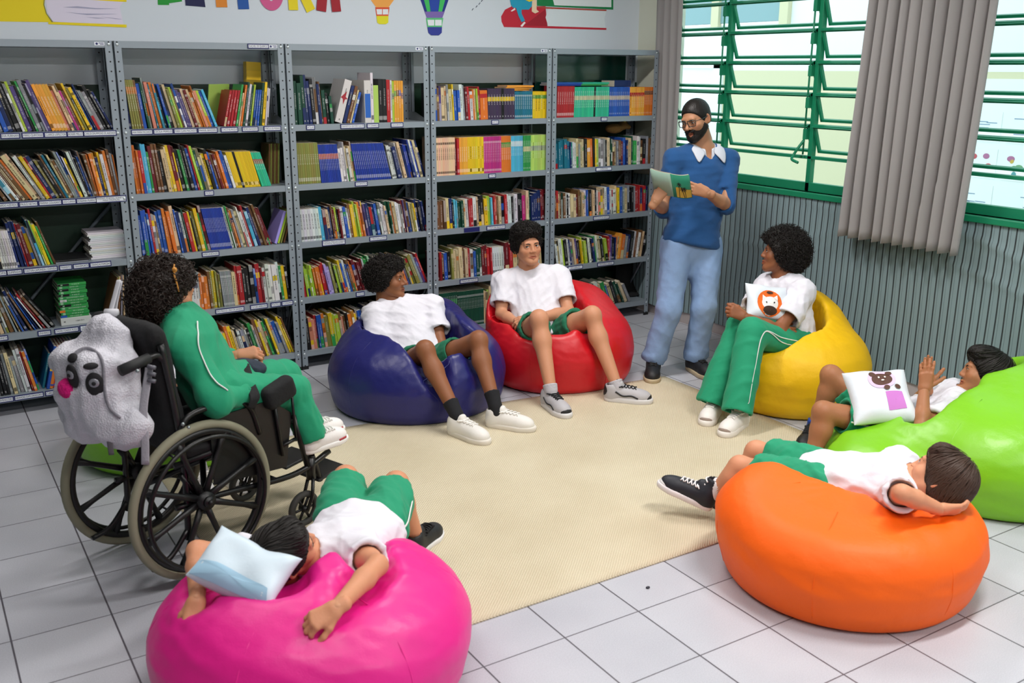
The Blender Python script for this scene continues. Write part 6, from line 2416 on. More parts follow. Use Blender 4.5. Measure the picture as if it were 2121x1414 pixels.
# ---------------------------------------------------------------- half hidden behind the wheelchair
q = dict(s=.86, pelvis=V3(0.93, -1.02, 0.26), chest=V3(0.92, -0.80, 0.34), neck=V3(0.91, -0.68, 0.40), head=V3(0.90, -0.58, 0.50), shR=V3(0.78, -0.74, 0.37), elR=V3(0.78, -0.95, 0.30), wrR=V3(0.84, -1.12, 0.34), shL=V3(1.05, -0.74, 0.37), elL=V3(1.09, -0.94, 0.30), wrL=V3(1.03, -1.10, 0.34),
         hipR=V3(0.85, -1.04, 0.25), knR=V3(0.82, -1.30, 0.42), anR=V3(0.85, -1.50, 0.09), hipL=V3(1.01, -1.03, 0.25), knL=V3(1.01, -1.30, 0.40), anL=V3(0.98, -1.52, 0.09))
F = make_person(q, SK_BROWN, 'person in white trainers mostly hidden behind the wheelchair on a lime green bean bag', V3(0.3, -0.8, 0.5), V3(0, 0.6, 0.8), 0.95, {},
                hands=dict(R=(V3(0.4, -0.9, 0.1), V3(0, 0.1, 1), dict(curls=(20, 30, 20))), L=(V3(-0.4, -0.9, 0.1), V3(0, 0.1, 1), dict(curls=(20, 30, 20)))))
PEOPLE['hidden'] = F
J, M, c, hs = F.J, F.M, F.c, F.hs
hb = hair_cap(c, M, hs, 0.014, front=0.046, low=-0.045)
v, f = hb.mesh(0.005, 1)
hair_mesh(F, [(v, f)], hair_black)
cloth('t_shirt', shirt_shape(J, .86, 0.6, 0.06, 0.066, 0.014, 0.076), white_cotton, F.ob, 0.008, 74, 0.008)
cloth('shorts', shorts_shape(J, .86, 0.6, 0.014, 0.094), green_dark, F.ob, 0.008, 76, 0.007)
for qq, toe in (('R', (-0.1, -1)), ('L', (0.25, -0.97))):
    sock(F.ob, J['an' + qq], J['kn' + qq], 0.86, '#b9b6bd', 0.035, 0.06)
    h, t = floor_heel(J, qq, toe, 0.06)
    shoe(F.ob, h + UPW * 0.001, t, UPW, 0.25, '#dedcda', '#e2e0dc', '#e9e6e1', side_mark=('#202228', [(0.07, 0.075), (0.11, 0.05), (0.17, 0.055)]))
# ================================================================ bean bags and the mat
def under(u, v, r):
    """floor point r metres beyond the floor point seen at (u, v)"""
    p = at_z(u, v, 0)
    d = p - CAM_POS
    d[2] = 0
    return p + nrm(d) * r


def bean_bag(name, label, c, lumps, m, who=None, seed=1, dent=0.05, fold=0.010, seams=6, res=0.011, give=0.012, drum=0.26, edge=0.10, creases=0.25):
    """lumps = [(dx, dy, z, rx, ry, rz) ...] in metres about the floor point c; who sinks into it"""
    c = np.asarray(c, float)
    t = thing(name, (c[0], c[1], 0), label, 'bean bag')
    b = Body()
    for dx, dy, z, rx, ry, rz in lumps:
        b.ell(c + V3(dx, dy, z), (rx, ry, rz), None, 0.10)
    rx0, ry0 = lumps[0][3], lumps[0][4]
    b.puck(c, rx0 * 0.96, ry0 * 0.96, -0.03, drum, edge, 0.08, bulge=0.04)
    b.half(V3(0, 0, 0.0), V3(0, 0, -1), 0.02)
    for w_ in (who or []):
        J_ = next(F_.J for F_ in PEOPLE.values() if F_.body is w_)
        w_ = Body().join(w_)
        kn_ = (J_['knL'] + J_['knR']) / 2
        lap = J_['pelvis'] + (kn_ - J_['pelvis']) * 0.75
        w_.cap(J_['pelvis'], lap, 0.085, 0.07, 0.05)
        F_ = next(F_ for F_ in PEOPLE.values() if F_.J is J_)
        w_.ell(F_.c, V3(0.092, 0.115, 0.115) * F_.hs, F_.M, 0.03)
        if J_ is PEOPLE['pink'].J:
            w_.cap(at(440, 1170, 2.92), at(585, 1205, 2.86), 0.055, 0.06, 0.03)
        b.carve(w_, dent, give)
        for h_ in (0.06, 0.13, 0.22, 0.33, 0.46):        # nothing of the bag stays above those who press it down
            for fn, lo, hi, kk, op in w_.ops:
                if op == 'add':
                    b._put((lambda f_, z_: lambda P: f_(P - V3(0, 0, z_)) - give)(fn, h_), lo + V3(0, 0, h_) - give, hi + V3(0, 0, h_) + give, dent * 1.3, 'sub')
    v, f = b.mesh(res, 3)
    n = normals(v, f)
    top = np.clip((v[:, 2] - 0.12) / 0.35, 0, 1)
    q = v - c
    ang = np.arctan2(q[:, 1], q[:, 0])
    rad = np.sin(ang * 17 + 3 * np.sin(ang * 5 + seed)) * 0.5 + np.sin(ang * 29 + seed) * 0.3
    # folds gather where somebody sits; the lower part stays taut
    near = np.zeros(len(v))
    if who:
        d = np.min([w_.value(v) for w_ in who], 0)
        near = np.exp(-np.clip(d, 0, 1) / 0.09)
    flo = np.clip(v[:, 2] / 0.05, 0, 1)
    v = v + n * (flo * (ripples(v, seed, 16, fold * 0.8, 4) * (0.25 + 0.75 * top) + ripples(v, seed + 3, 42, fold * 0.9, 5, (1, 1, 1.5)) * (0.12 + near) + 0.004 * rad * near + ripples(v, seed + 9, 34, fold * creases, 5, (0.35, 0.35, 1.7))))[:, None]
    v[:, 2] = np.maximum(v[:, 2], 0.001)
    o = net_object('cover', [(v, f)], m, t)
    # panel seams run from the base to the top
    if seams:
        mb = MB()
        tree_v = v
        for k_ in range(seams):
            a = 2 * math.pi * k_ / seams + 0.3 * seed
            d = V3(math.cos(a), math.sin(a), 0)
            z = np.linspace(0.03, 0.95, 26)
            zt = lumps[0][2] + lumps[0][5]
            P = np.array([c + d * (lumps[0][3] * 1.02 * math.cos(math.asin(min(1, max(-1, (zz * zt - lumps[0][2]) / lumps[0][5])))) + 0.01) + V3(0, 0, zz * zt) for zz in z])
            Q, g = b.project(P, 10)
            # follow the folded surface: shift with the nearest points
            for i in range(len(Q)):
                j = np.argmin(((v - Q[i]) ** 2).sum(1))
                Q[i] = Q[i] + n[j] * ((v[j] - Q[i]) @ n[j])
            ok = Q[:, 2] > 0.004
            if ok.sum() > 6:
                mb.tube(relax_line(Q[ok]), 0.0022, 5)
        mb.build('seam', m, t)
    return t, b


def relax_line(P):
    P = P.copy()
    for _ in range(2):
        P[1:-1] = 0.5 * P[1:-1] + 0.25 * (P[:-2] + P[2:])
    return P


vinyl = lambda n, c, r=0.36: mat('vinyl_' + n, c, r, spec=0.5, bump=('noise', 14, 0.25), bump2=('noise', 260, 0.05))
nylon = lambda n, c: mat('nylon_' + n, c, 0.55, spec=0.4, bump=('noise', 12, 0.35), bump2=('noise', 60, 0.10))

who = lambda k_: [PEOPLE[k_].body]
BAGS = {}
BAGS['blue'] = bean_bag('bean_bag', 'dark blue bean bag on the mat in front of the middle bookcase', under(868, 886, 0.46),
                        [(0, 0, 0.23, 0.50, 0.47, 0.27), (0.02, 0.12, 0.34, 0.36, 0.30, 0.20), (0.26, 0.30, 0.30, 0.22, 0.2, 0.22)], vinyl('dark_blue', '#1d1f66'), who('blue'), 1)
BAGS['red'] = bean_bag('bean_bag', 'bright red bean bag beside the dark blue one', under(1156, 822, 0.44),
                       [(0, 0, 0.24, 0.46, 0.44, 0.27), (-0.14, 0.14, 0.42, 0.26, 0.26, 0.22), (0.14, 0.12, 0.36, 0.30, 0.26, 0.20)], vinyl('red', '#c8101f', 0.4), who('red'), 2)
BAGS['yellow'] = bean_bag('bean_bag', 'yellow bean bag beside the striped wall cloth', under(1630, 874, 0.42),
                          [(0, 0, 0.25, 0.42, 0.42, 0.27), (0.12, 0.10, 0.40, 0.27, 0.27, 0.23)], nylon('yellow', '#f0be08'), who('yellow'), 3, seams=0, drum=0.32, creases=0.6)
BAGS['green'] = bean_bag('bean_bag', 'large lime green bean bag at the picture edge under a lying person', under(2040, 1085, 0.52),
                         [(0, 0, 0.22, 0.52, 0.50, 0.26), (-0.32, 0.22, 0.13, 0.44, 0.36, 0.16), (0.22, -0.02, 0.30, 0.36, 0.36, 0.26)], vinyl('lime', '#7dc41c'), who('green'), 4)
BAGS['orange'] = bean_bag('bean_bag', 'orange bean bag on the tiles at the near corner of the mat', under(1735, 1308, 0.43),
                          [(0, 0, 0.155, 0.465, 0.445, 0.180), (0.12, -0.08, 0.20, 0.34, 0.30, 0.155), (-0.10, 0.22, 0.24, 0.30, 0.20, 0.16)], nylon('orange', '#ff6600'), who('orange'), 5, drum=0.315, edge=0.085, creases=0.7)
pc = at(652, 1315, 3.05)
BAGS['pink'] = bean_bag('bean_bag', 'hot pink bean bag nearest the camera, in front of the wheelchair', (pc[0], pc[1], 0),
                        [(0, 0, 0.19, 0.475, 0.465, 0.235), (-0.02, -0.06, 0.25, 0.36, 0.34, 0.14)], vinyl('pink', '#e61c8c', 0.4), who('pink'), 6, drum=0.28, creases=0.5)
BAGS['hidden'] = bean_bag('bean_bag', 'lime green bean bag half hidden behind the wheelchair wheels', V3(0.86, -0.92, 0),
                          [(0, 0, 0.17, 0.43, 0.40, 0.20), (0.02, 0.16, 0.24, 0.30, 0.22, 0.16)], vinyl('lime', '#7dc41c'), who('hidden'), 7, seams=0)

# the woven straw mat
m = MATS['mat_straw'] = bpy.data.materials.new('woven_straw')
m.use_nodes = True
k = NT(m)
b = k.n['Principled BSDF']
tc = k.new('ShaderNodeTexCoord')
w1 = k.new('ShaderNodeTexWave', wave_type='BANDS', bands_direction='DIAGONAL')
w1.inputs['Scale'].default_value = 48
w1.inputs['Distortion'].default_value = 1.2
w1.inputs['Detail Scale'].default_value = 3
k.link(tc.outputs['Object'], w1.inputs['Vector'])
mp = k.new('ShaderNodeMapping')
mp.inputs['Scale'].default_value = (1, -1, 1)
k.link(tc.outputs['Object'], mp.inputs['Vector'])
w2 = k.new('ShaderNodeTexWave', wave_type='BANDS', bands_direction='DIAGONAL')
w2.inputs['Scale'].default_value = 48
w2.inputs['Distortion'].default_value = 1.2
k.link(mp.outputs['Vector'], w2.inputs['Vector'])
nz = k.new('ShaderNodeTexNoise')
nz.inputs['Scale'].default_value = 2.5
nz.inputs['Detail'].default_value = 6
k.link(tc.outputs['Object'], nz.inputs['Vector'])
hgt = mth('MULTIPLY', mth('ADD', w1.outputs['Fac'], w2.outputs['Fac']), 0.5)
vv = mth('ADD', mth('MULTIPLY', hgt, 0.5), mth('MULTIPLY', nz.outputs['Fac'], 0.5))
rp = k.new('ShaderNodeValToRGB')
rp.color_ramp.elements[0].position = 0.25
rp.color_ramp.elements[0].color = lin('#bcae90') + (1,)
rp.color_ramp.elements[1].position = 0.75
rp.color_ramp.elements[1].color = lin('#dcd2b8') + (1,)
k.link(vv, rp.inputs['Fac'])
k.link(rp.outputs['Color'], b.inputs['Base Color'])
b.inputs['Roughness'].default_value = 0.7
bn = k.new('ShaderNodeBump')
bn.inputs['Strength'].default_value = 0.5
bn.inputs['Distance'].default_value = 0.004
k.link(hgt, bn.inputs['Height'])
k.link(bn.outputs['Normal'], b.inputs['Normal'])
mb = MB()
cs = [(0.70, -3.13), (3.75, -3.125), (3.76, -1.31), (0.72, -1.02)]
N_ = 40
P = np.zeros((N_, N_, 3))
for i in range(N_):
    for j in range(N_):
        a, e = i / (N_ - 1), j / (N_ - 1)
        x = (cs[0][0] * (1 - a) + cs[1][0] * a) * (1 - e) + (cs[3][0] * (1 - a) + cs[2][0] * a) * e
        y = (cs[0][1] * (1 - a) + cs[1][1] * a) * (1 - e) + (cs[3][1] * (1 - a) + cs[2][1] * a) * e
        P[i, j] = (x, y, 0.0035 + 0.0004 * math.sin(x * 9) * math.sin(y * 7))
mb.grid(P)
o = mb.build('straw_mat', m, solid=0.006)
tag(o, 'large woven beige straw mat in the middle of the tiled floor', 'mat')

# a dark bean lost on the tiles
mb = MB()
mb.ball(at_z(1342, 1216, 0.004), (0.0085, 0.006, 0.004), 8)
o = mb.build('lost_button', mat('dark_button', '#191a2b', 0.4))
tag(o, 'small dark button lying on the tiles before the orange bean bag', 'button')
# ================================================================ wheelchair
WC0 = V3(0.590, -2.086, 0)
WR = V3(HD[1], -HD[0], 0)              # to the sitter's right
ZZ = V3(0, 0, 1)
wcp = lambda x, y, z: WC0 + HD * x + WR * y + ZZ * z      # forward, right, up


def wc_px(u, v, y):
    """forward and up of what shows at (u, v) in the chair's lengthwise plane y to the right"""
    s_ = sight(u, v)
    p0 = WC0 + WR * y
    t_ = ((p0 - CAM_POS) @ WR) / (s_ @ WR)
    p = CAM_POS + s_ * t_ - WC0
    return p @ HD, p[2]


blk = mat('black_metal', '#0d0e10', 0.35, spec=0.5)
blk_pl = mat('black_plastic', '#101113', 0.45)
blk_cloth = mat('black_upholstery', '#0e0f12', 0.85, bump=('noise', 60, 0.25))
tyre_m = mat('grey_tyre', '#86846f', 0.75)
chrome = mat('dull_chrome', '#9aa4a6', 0.3, metal=0.8)
wc = thing('wheelchair', WC0, 'black wheelchair with grey tyres carrying the person in the green tracksuit', 'wheelchair')


def ring(mb, c, R, r, n=56, k=10, mi=0, flat=1.0):
    a = np.linspace(0, 2 * math.pi, n, endpoint=False)
    mb.tube(c + R * (np.cos(a)[:, None] * HD + np.sin(a)[:, None] * ZZ), r, k, mi, closed=True, side=WR, flat=flat)


for y in (0.225, -0.225):
    c_ = wcp(0, y, 0.305)
    mb = MB()
    ring(mb, c_, 0.288, 0.0165, 64, 12)
    wheel = mb.build('rear_wheel', tyre_m, wc)
    mb = MB()
    ring(mb, c_, 0.262, 0.014, 64, 10)
    mb.build('wheel_rim', blk_pl, wheel)
    sg = 1 if y > 0 else -1
    mb = MB()
    ring(mb, c_ + WR * 0.042 * sg, 0.250, 0.0085, 56, 8)
    for k_ in range(6):
        a = k_ * math.pi / 3
        d = math.cos(a) * HD + math.sin(a) * ZZ
        mb.tube([c_ + WR * 0.040 * sg + d * 0.248, c_ + WR * 0.006 * sg + d * 0.262], 0.005, 5)
    mb.build('hand_rim', blk, wheel)
    mb = MB()
    for k_ in range(8):
        a = k_ * math.pi / 4 + 0.34
        d = math.cos(a) * HD + math.sin(a) * ZZ
        mb.tube([c_ + d * 0.02, c_ + d * 0.10, c_ + d * 0.20, c_ + d * 0.262], [0.013, 0.010, 0.009, 0.014], 8, side=WR, flat=1.2)
    mb.build('spokes', blk_pl, wheel)
    mb = MB()
    mb.cyl(c_ - WR * 0.04 * sg, c_ + WR * 0.03 * sg, 0.034, 20)
    mb.cyl(c_ + WR * 0.03 * sg, c_ + WR * 0.042 * sg, 0.022, 20)
    mb.ball(c_ + WR * 0.044 * sg, 0.010, 8)
    mb.build('hub', blk_pl, wheel)
    cc = wcp(0.49, y * 0.88, 0.078)
    mb = MB()
    a = np.linspace(0, 2 * math.pi, 32, endpoint=False)
    mb.tube(cc + 0.064 * (np.cos(a)[:, None] * HD + np.sin(a)[:, None] * ZZ), 0.0145, 8, closed=True, side=WR)
    cs_ = mb.build('caster', mat('dark_tyre', '#3b3b38', 0.7), wc)
    mb = MB()
    for k_ in range(6):
        a = k_ * math.pi / 3
        d = math.cos(a) * HD + math.sin(a) * ZZ
        mb.tube([cc, cc + d * 0.055], 0.006, 6)
    mb.cyl(cc - WR * 0.02, cc + WR * 0.02, 0.014, 12)
    mb.build('caster_spokes', blk_pl, cs_)
    mb = MB()
    for e_ in (-0.024, 0.024):
        mb.tube([cc + WR * e_, cc + WR * e_ + HD * 0.03 + ZZ * 0.06, cc + WR * e_ * 0.6 + HD * 0.045 + ZZ * 0.125], 0.0075, 8)
    mb.cyl(cc + HD * 0.045 + ZZ * 0.12, cc + HD * 0.05 + ZZ * 0.215, 0.019, 14)
    mb.build('caster_fork', blk, cs_)

fr = MB()
for y in (0.20, -0.20):
    fr.tube(spline([wcp(-0.10, y, 0.30), wcp(0.10, y, 0.285), wcp(0.38, y, 0.25), wcp(0.52, y, 0.255), wcp(0.64, y, 0.29)], 6), 0.0125, 8)
    fr.tube([wcp(-0.09, y, 0.46), wcp(0.46, y, 0.48)], 0.0125, 8)
    fr.tube(spline([wcp(-0.06, y, 0.16), wcp(-0.05, y, 0.46), wcp(-0.07, y, 0.70), wcp(-0.10, y, 0.92)], 6), 0.0125, 8)
    fr.tube([wcp(0.46, y, 0.50), wcp(0.52, y, 0.26)], 0.0125, 8)
    fr.tube([wcp(0, y, 0.305), wcp(-0.07, y, 0.42)], 0.012, 8)
    fr.tube([wcp(0, 0.225 * (1 if y > 0 else -1), 0.305), wcp(0, y * 0.7, 0.305)], 0.013, 8)
    fr.tube(spline([wcp(-0.06, y, 0.20), wcp(-0.14, y, 0.12), wcp(-0.22, y, 0.10)], 5), 0.010, 8)
    fr.tube(spline([wcp(-0.08, y * 1.08, 0.50), wcp(-0.06, y * 1.08, 0.60), wcp(0.0, y * 1.08, 0.645), wcp(0.16, y * 1.08, 0.64), wcp(0.24, y * 1.08, 0.60), wcp(0.28, y * 1.08, 0.48)], 6), 0.011, 8)
fr.tube([wcp(0.02, -0.20, 0.24), wcp(0.30, 0.20, 0.47)], 0.012, 8)
fr.tube([wcp(0.02, 0.20, 0.24), wcp(0.30, -0.20, 0.47)], 0.012, 8)
fr.tube([wcp(0.36, -0.20, 0.25), wcp(0.36, 0.20, 0.25)], 0.011, 8)
fr.build('frame', blk, wc)
st = Body()
st.rbox(wcp(0.19, 0, 0.492), (0.235, 0.205, 0.032), 0.025, np.stack([HD, WR, ZZ], 1), 0)
v, f = st.mesh(0.010, 1)
net_object('seat_cushion', [(v, f)], blk_cloth, wc)
# the padded back: a sheet bulging backwards with an upper fold
bk_ = Body()
Mb = np.stack([nrm(HD + ZZ * 0.14), WR, nrm(ZZ - HD * 0.14)], 1)
bk_.rbox(wcp(-0.060, 0, 0.72), (0.040, 0.185, 0.245), 0.035, Mb, 0)
bk_.cap(wcp(-0.105, -0.165, 0.955), wcp(-0.105, 0.165, 0.955), 0.035, 0.035, 0.03)
v, f = bk_.mesh(0.010, 2)
v = v + normals(v, f) * ripples(v, 77, 30, 0.012, 5)[:, None]
net_object('backrest', [(v, f)], blk_cloth, wc)
for y in (0.195, -0.195):
    mb = MB()
    mb.tube(spline([wcp(-0.09, y, 0.865), wcp(-0.12, y, 0.885), wcp(-0.18, y, 0.875), wcp(-0.25, y, 0.862)], 5), 0.0135, 10)
    h_ = mb.build('push_handle', blk, wc)
    mb = MB()
    mb.tube([wcp(-0.145, y, 0.881), wcp(-0.255, y, 0.861)], [0.0185, 0.0195], 12)
    mb.build('grip', mat('grip_rubber', '#17191b', 0.6), h_)
# side guards, arm pads, knee pads
for y in (0.212, -0.212):
    mb = MB()
    P = [(0.06, 0.34), (0.40, 0.30), (0.44, 0.52), (0.34, 0.60), (0.06, 0.60)]
    A = np.array([wcp(x, y - 0.004, z) for x, z in P] + [wcp(x, y + 0.004, z) for x, z in P])
    n_ = len(P)
    mb.add(A, [tuple(range(n_ - 1, -1, -1)), tuple(range(n_, 2 * n_))] + [(i, (i + 1) % n_, n_ + (i + 1) % n_, n_ + i) for i in range(n_)])
    mb.build('side_guard', blk_pl, wc)
xa_, za_ = wc_px(540, 832, 0.225)
xb_, zb_ = wc_px(607, 803, 0.225)
for y in (0.225, -0.225):
    pd = Body()
    p0, p1 = wcp(xa_ + 0.05, y, za_ + 0.005), wcp(xb_ - 0.035, y, zb_ + 0.012)
    ax = nrm(p1 - p0)
    Mp = np.stack([ax, WR, np.cross(ax, WR) * (1 if np.cross(ax, WR)[2] > 0 else -1)], 1)
    pd.rbox((p0 + p1) / 2, (np.linalg.norm(p1 - p0) / 2 + 0.035, 0.032, 0.048), 0.026, Mp, 0)
    v, f = pd.mesh(0.008, 1)
    net_object('arm_pad', [(v, f)], blk_cloth, wc)
    mb = MB()
    mb.tube([wcp(xb_ - 0.01, y, zb_), wcp(xb_ + 0.0, y, 0.40)], 0.006, 8)
    mb.tube([wcp(xa_ + 0.06, y, za_), wcp(xa_ + 0.09, y, 0.36)], 0.008, 8)
    mb.tube([wcp(xa_ + 0.09, y, 0.40), wcp(xb_, y, 0.41)], 0.008, 8)
    mb.build('arm_post', blk, wc)
# leg rests
for y, sg in ((0.165, 1), (-0.165, -1)):
    mb = MB()
    mb.tube([wcp(0.47, y, 0.47), wcp(0.52, y, 0.45), wcp(0.60, y, 0.20), wcp(0.615, y, 0.155)], 0.013, 8)
    mb.cyl(wcp(0.505, y, 0.40), wcp(0.495, y, 0.47), 0.019, 12)
    hg = mb.build('leg_rest', blk, wc)
    mb = MB()
    Mf = np.stack([nrm(HD + ZZ * 0.10), WR, nrm(ZZ - HD * 0.10)], 1)
    mb.box((-0.075, -0.075, -0.007), (0.085, 0.075, 0.007), M=Mf, o=wcp(0.665, y - 0.06 * sg, 0.17))
    mb.build('footplate', blk_pl, hg, bevel=0.006)
mb = MB()
mb.box((0.30, 0.10, 0.30), (0.44, 0.19, 0.46), M=np.stack([HD, WR, ZZ], 1), o=WC0)
mb.build('strap_box', blk_cloth, wc, bevel=0.02)
lb = MB()
pth = [at(505, 755, 3.903), at(512, 778, 3.808), at(519, 800, 3.741), at(528, 822, 3.713), at(520, 846, 3.713)]
lb.tube(spline(pth, 5), 0.021, 8, flat=0.12, side=nrm(HD + ZZ * 0.2))
lb.build('lap_belt', blk_cloth, wc)
mb = MB()
for (u, v_) in ((390, 885), (378, 878), (478, 830), (284, 768)):
    x_, z_ = wc_px(u, v_, 0.23)
    mb.ball(wcp(x_, 0.232, z_), 0.007, 6)
mb.build('frame_screws', chrome, wc)

# navy cloth pouch in the hand of the person in the wheelchair
pc_ = Body()
pc_.ell(at(512, 760, 3.960), (0.050, 0.045, 0.035), None, 0.02)
pc_.ell(at(530, 764, 3.941), (0.045, 0.04, 0.030), None, 0.02)
pc_.ell(at(498, 752, 3.960), (0.035, 0.03, 0.02), None, 0.02)
v, f = pc_.mesh(0.006, 2)
v = v + normals(v, f) * ripples(v, 5, 60, 0.008, 5)[:, None]
o = net_object('folded_cloth', [(v, f)], mat('navy_denim', '#2c3442', 0.9, bump=('noise', 90, 0.3)))
tag(o, 'folded dark navy cloth held on the lap in the wheelchair', 'cloth')

# ================================================================ sequinned panda backpack on the wheelchair's back
bp = thing('backpack', wcp(-0.28, 0.05, 0.40), 'white sequinned backpack with a panda face and pink pompom on the wheelchair', 'backpack')
seq = mat('white_sequins', '#cfced8', 0.5, spec=0.6, metal=0.0, bump=('voronoi', 160, 0.35), bump2=('noise', 10, 0.4), var=0.12, varscale=40)
MBp = np.stack([WR, -HD, ZZ], 1)
pk = Body()
pk.rbox(wcp(-0.225, 0.02, 0.745), (0.145, 0.085, 0.165), 0.06, MBp, 0.03)
pk.ell(wcp(-0.250, 0.015, 0.765), (0.135, 0.125, 0.15), MBp, 0.05)
pk.ell(wcp(-0.205, 0.03, 0.945), (0.085, 0.055, 0.085), MBp, 0.07)
pk.ell(wcp(-0.220, 0.14, 0.645), (0.095, 0.08, 0.085), MBp, 0.05)
pk.ell(wcp(-0.250, -0.06, 0.645), (0.11, 0.09, 0.085), MBp, 0.05)
pk.cap(wcp(-0.310, 0.09, 0.875), wcp(-0.320, -0.06, 0.875), 0.045, 0.04, 0.05)
v, f = pk.mesh(0.007, 2)
v = v + normals(v, f) * (ripples(v, 31, 22, 0.034, 5) + ripples(v, 37, 60, 0.014, 5))[:, None]
net_object('bag_body', [(v, f)], seq, bp)


def on_pack(u, v_):
    """the nearest point of the pack along the line of sight"""
    s_ = sight(u, v_)
    t_ = 2.9
    for _ in range(120):
        p = CAM_POS + s_ * t_
        d = float(pk.value(p))
        if d < 0.001: break
        t_ += max(d * 0.7, 0.001) / np.linalg.norm(s_)
    if t_ > 4.2:                            # beside the pack: the nearest flank
        p = pk.project((CAM_POS + s_ * 3.3)[None], 25)[0][0]
    else:
        p = CAM_POS + s_ * t_
    g = np.array([pk.value(p + np.eye(3)[i] * 2e-3) - pk.value(p - np.eye(3)[i] * 2e-3) for i in range(3)])
    return p, nrm(g)


black_f = mat('black_felt', '#131217', 0.762)
for (u, v_, ru, rv, nm) in ((197, 795, 0.030, 0.044, 'eye_patch'), (152, 778, 0.026, 0.044, 'eye_patch'), (188, 758, 0.024, 0.012, 'brow_patch'), (152, 742, 0.022, 0.018, 'ear')):
    p, g = on_pack(u, v_)
    mb = MB()
    rr = nrm(np.cross(ZZ, g))
    mb.ball(p + g * 0.004, (ru, rv, 0.010), 10, M=np.stack([rr, np.cross(g, rr), g], 1))
    e_ = mb.build(nm, black_f, bp)
    if nm == 'eye_patch':
        mb = MB()
        mb.ball(p + g * 0.012 + ZZ * 0.008, (0.017, 0.017, 0.006), 10, M=np.stack([rr, np.cross(g, rr), g], 1))
        mb.build('sequin_eye', mat('grey_sequin', '#8f8f98', 0.3, metal=0.4), e_)
        mb = MB()
        mb.ball(p + g * 0.018 + ZZ * 0.008, (0.0075, 0.0075, 0.004), 8, M=np.stack([rr, np.cross(g, rr), g], 1))
        mb.build('pupil', black_f, e_)
p = wcp(-0.455, -0.005, 0.575)
pm = Body()
pm.ell(at(143, 803, 3.332), 0.036)
v, f = pm.mesh(0.005, 0)
v = v + normals(v, f) * ripples(v, 3, 500, 0.010, 6)[:, None]
net_object('pompom', [(v, f)], mat('hot_pink_fluff', '#e0127f', 0.9, bump=('noise', 160, 0.8)), bp)
for nm, col, rr_, pts in (('flap_edge', '#8e8c95', 0.008, [(150, 742), (166, 728), (186, 724), (206, 738), (214, 762), (216, 800), (226, 842), (250, 866)]),):
    mb = MB()
    mb.tube(spline([on_pack(u, v_)[0] + on_pack(u, v_)[1] * 0.004 for u, v_ in pts], 5), rr_, 8, flat=0.6)
    mb.build(nm, mat(nm + '_grey', col, 0.8, bump=('noise', 120, 0.6)), bp)
strap_m = mat('grey_strap', '#a6a4ad', 0.8, bump=('noise', 120, 0.3))
mb = MB()
mb.tube(spline([at(224, 700, 3.484), at(226, 668, 3.503), at(229, 645, 3.522), at(237, 615, 3.541), at(246, 580, 3.560)], 6), 0.014, 8, flat=0.25, side=WR)
mb.tube(spline([at(250, 582, 3.580), at(243, 612, 3.570), at(237, 648, 3.551), at(238, 680, 3.522), at(240, 712, 3.503)], 6), 0.013, 8, flat=0.25, side=WR)
mb.tube([at(218, 648, 3.513), at(244, 648, 3.513)], 0.016, 8)
mb.build('carry_loop', mat('white_strap', '#c4c4cb', 0.762), bp)
mb = MB()
mb.tube(spline([at(309, 762, 3.351), at(303, 800, 3.351), at(297, 850, 3.361), at(300, 900, 3.370), at(301, 962, 3.389)], 6), 0.0145, 8, flat=0.15, side=nrm(CR))
mb.build('shoulder_strap', strap_m, bp)
mb = MB()
for k_ in range(3):
    a, b_ = at(306 + 0, 758 + 14 * k_, 3.342), at(322, 762 + 14 * k_, 3.342)
    mb.tube([a, b_], 0.008, 6)
mb.build('buckle', mat('buckle_grey', '#5d5d66', 0.381), bp)
mb = MB()
mb.tube(spline([at(224, 892, 3.351), at(227, 915, 3.361), at(231, 942, 3.370)], 5), 0.010, 8, flat=0.15, side=nrm(CR))
mb.build('loose_strap', mat('dark_strap', '#5e5a5f', 0.762), bp)

# ================================================================ pillows
def pillow(name, label, c, right, up, w, h, th, m, prints=(), bend=0.0, seed=0, pinch=0.05):
    right = nrm(right)
    up = nrm(np.asarray(up, float) - right * (np.asarray(up, float) @ right))
    nn = np.cross(right, up)
    N_ = 26
    t = thing(name, c, label, 'pillow')
    rs = np.random.RandomState(seed)
    ph = rs.rand(6) * 6

    def pt(a, b_, s_, e=0.0):
        x, y = a * (1 - pinch * (1 - b_ * b_)), b_ * (1 - pinch * (1 - a * a))
        z = th / 2 * max(0, (1 - a ** 4) * (1 - b_ ** 4)) ** 0.55 * s_
        z += 0.006 * math.sin(a * 5 + ph[0]) * math.sin(b_ * 4 + ph[1]) * (1 - a * a * b_ * b_) - bend * a * a * w
        return np.asarray(c) + right * (x * w / 2) + up * (y * h / 2) + nn * (z + e * s_)
    A = np.sin(np.linspace(-math.pi / 2, math.pi / 2, N_))
    mb = MB()
    mb.grid(np.array([[pt(a, b_, 1) for b_ in A] for a in A]))
    mb.grid(np.array([[pt(a, b_, -1) for b_ in A] for a in A[::-1]]))
    mb.build('pillow_cover', m, t)
    for i, (nm, col, poly) in enumerate(prints):
        q = MB()
        if len(poly) < 12:
            poly = [((1 - k_ / 6) * p0[0] + k_ / 6 * p1[0], (1 - k_ / 6) * p0[1] + k_ / 6 * p1[1]) for p0, p1 in zip(poly, poly[1:] + poly[:1]) for k_ in range(6)]
        cx = sum(p_[0] for p_ in poly) / len(poly)
        cy = sum(p_[1] for p_ in poly) / len(poly)
        rings = np.array([[pt(cx + (x - cx) * s_, cy + (y - cy) * s_, 1, 0.0022 + 0.0007 * i) for x, y in poly] for s_ in (0.02, 0.35, 0.7, 1.0)])
        q.grid(np.concatenate([rings, rings[:, :1]], 1))
        q.build(nm, mat('print_' + col, col, 0.75), t)
    return t


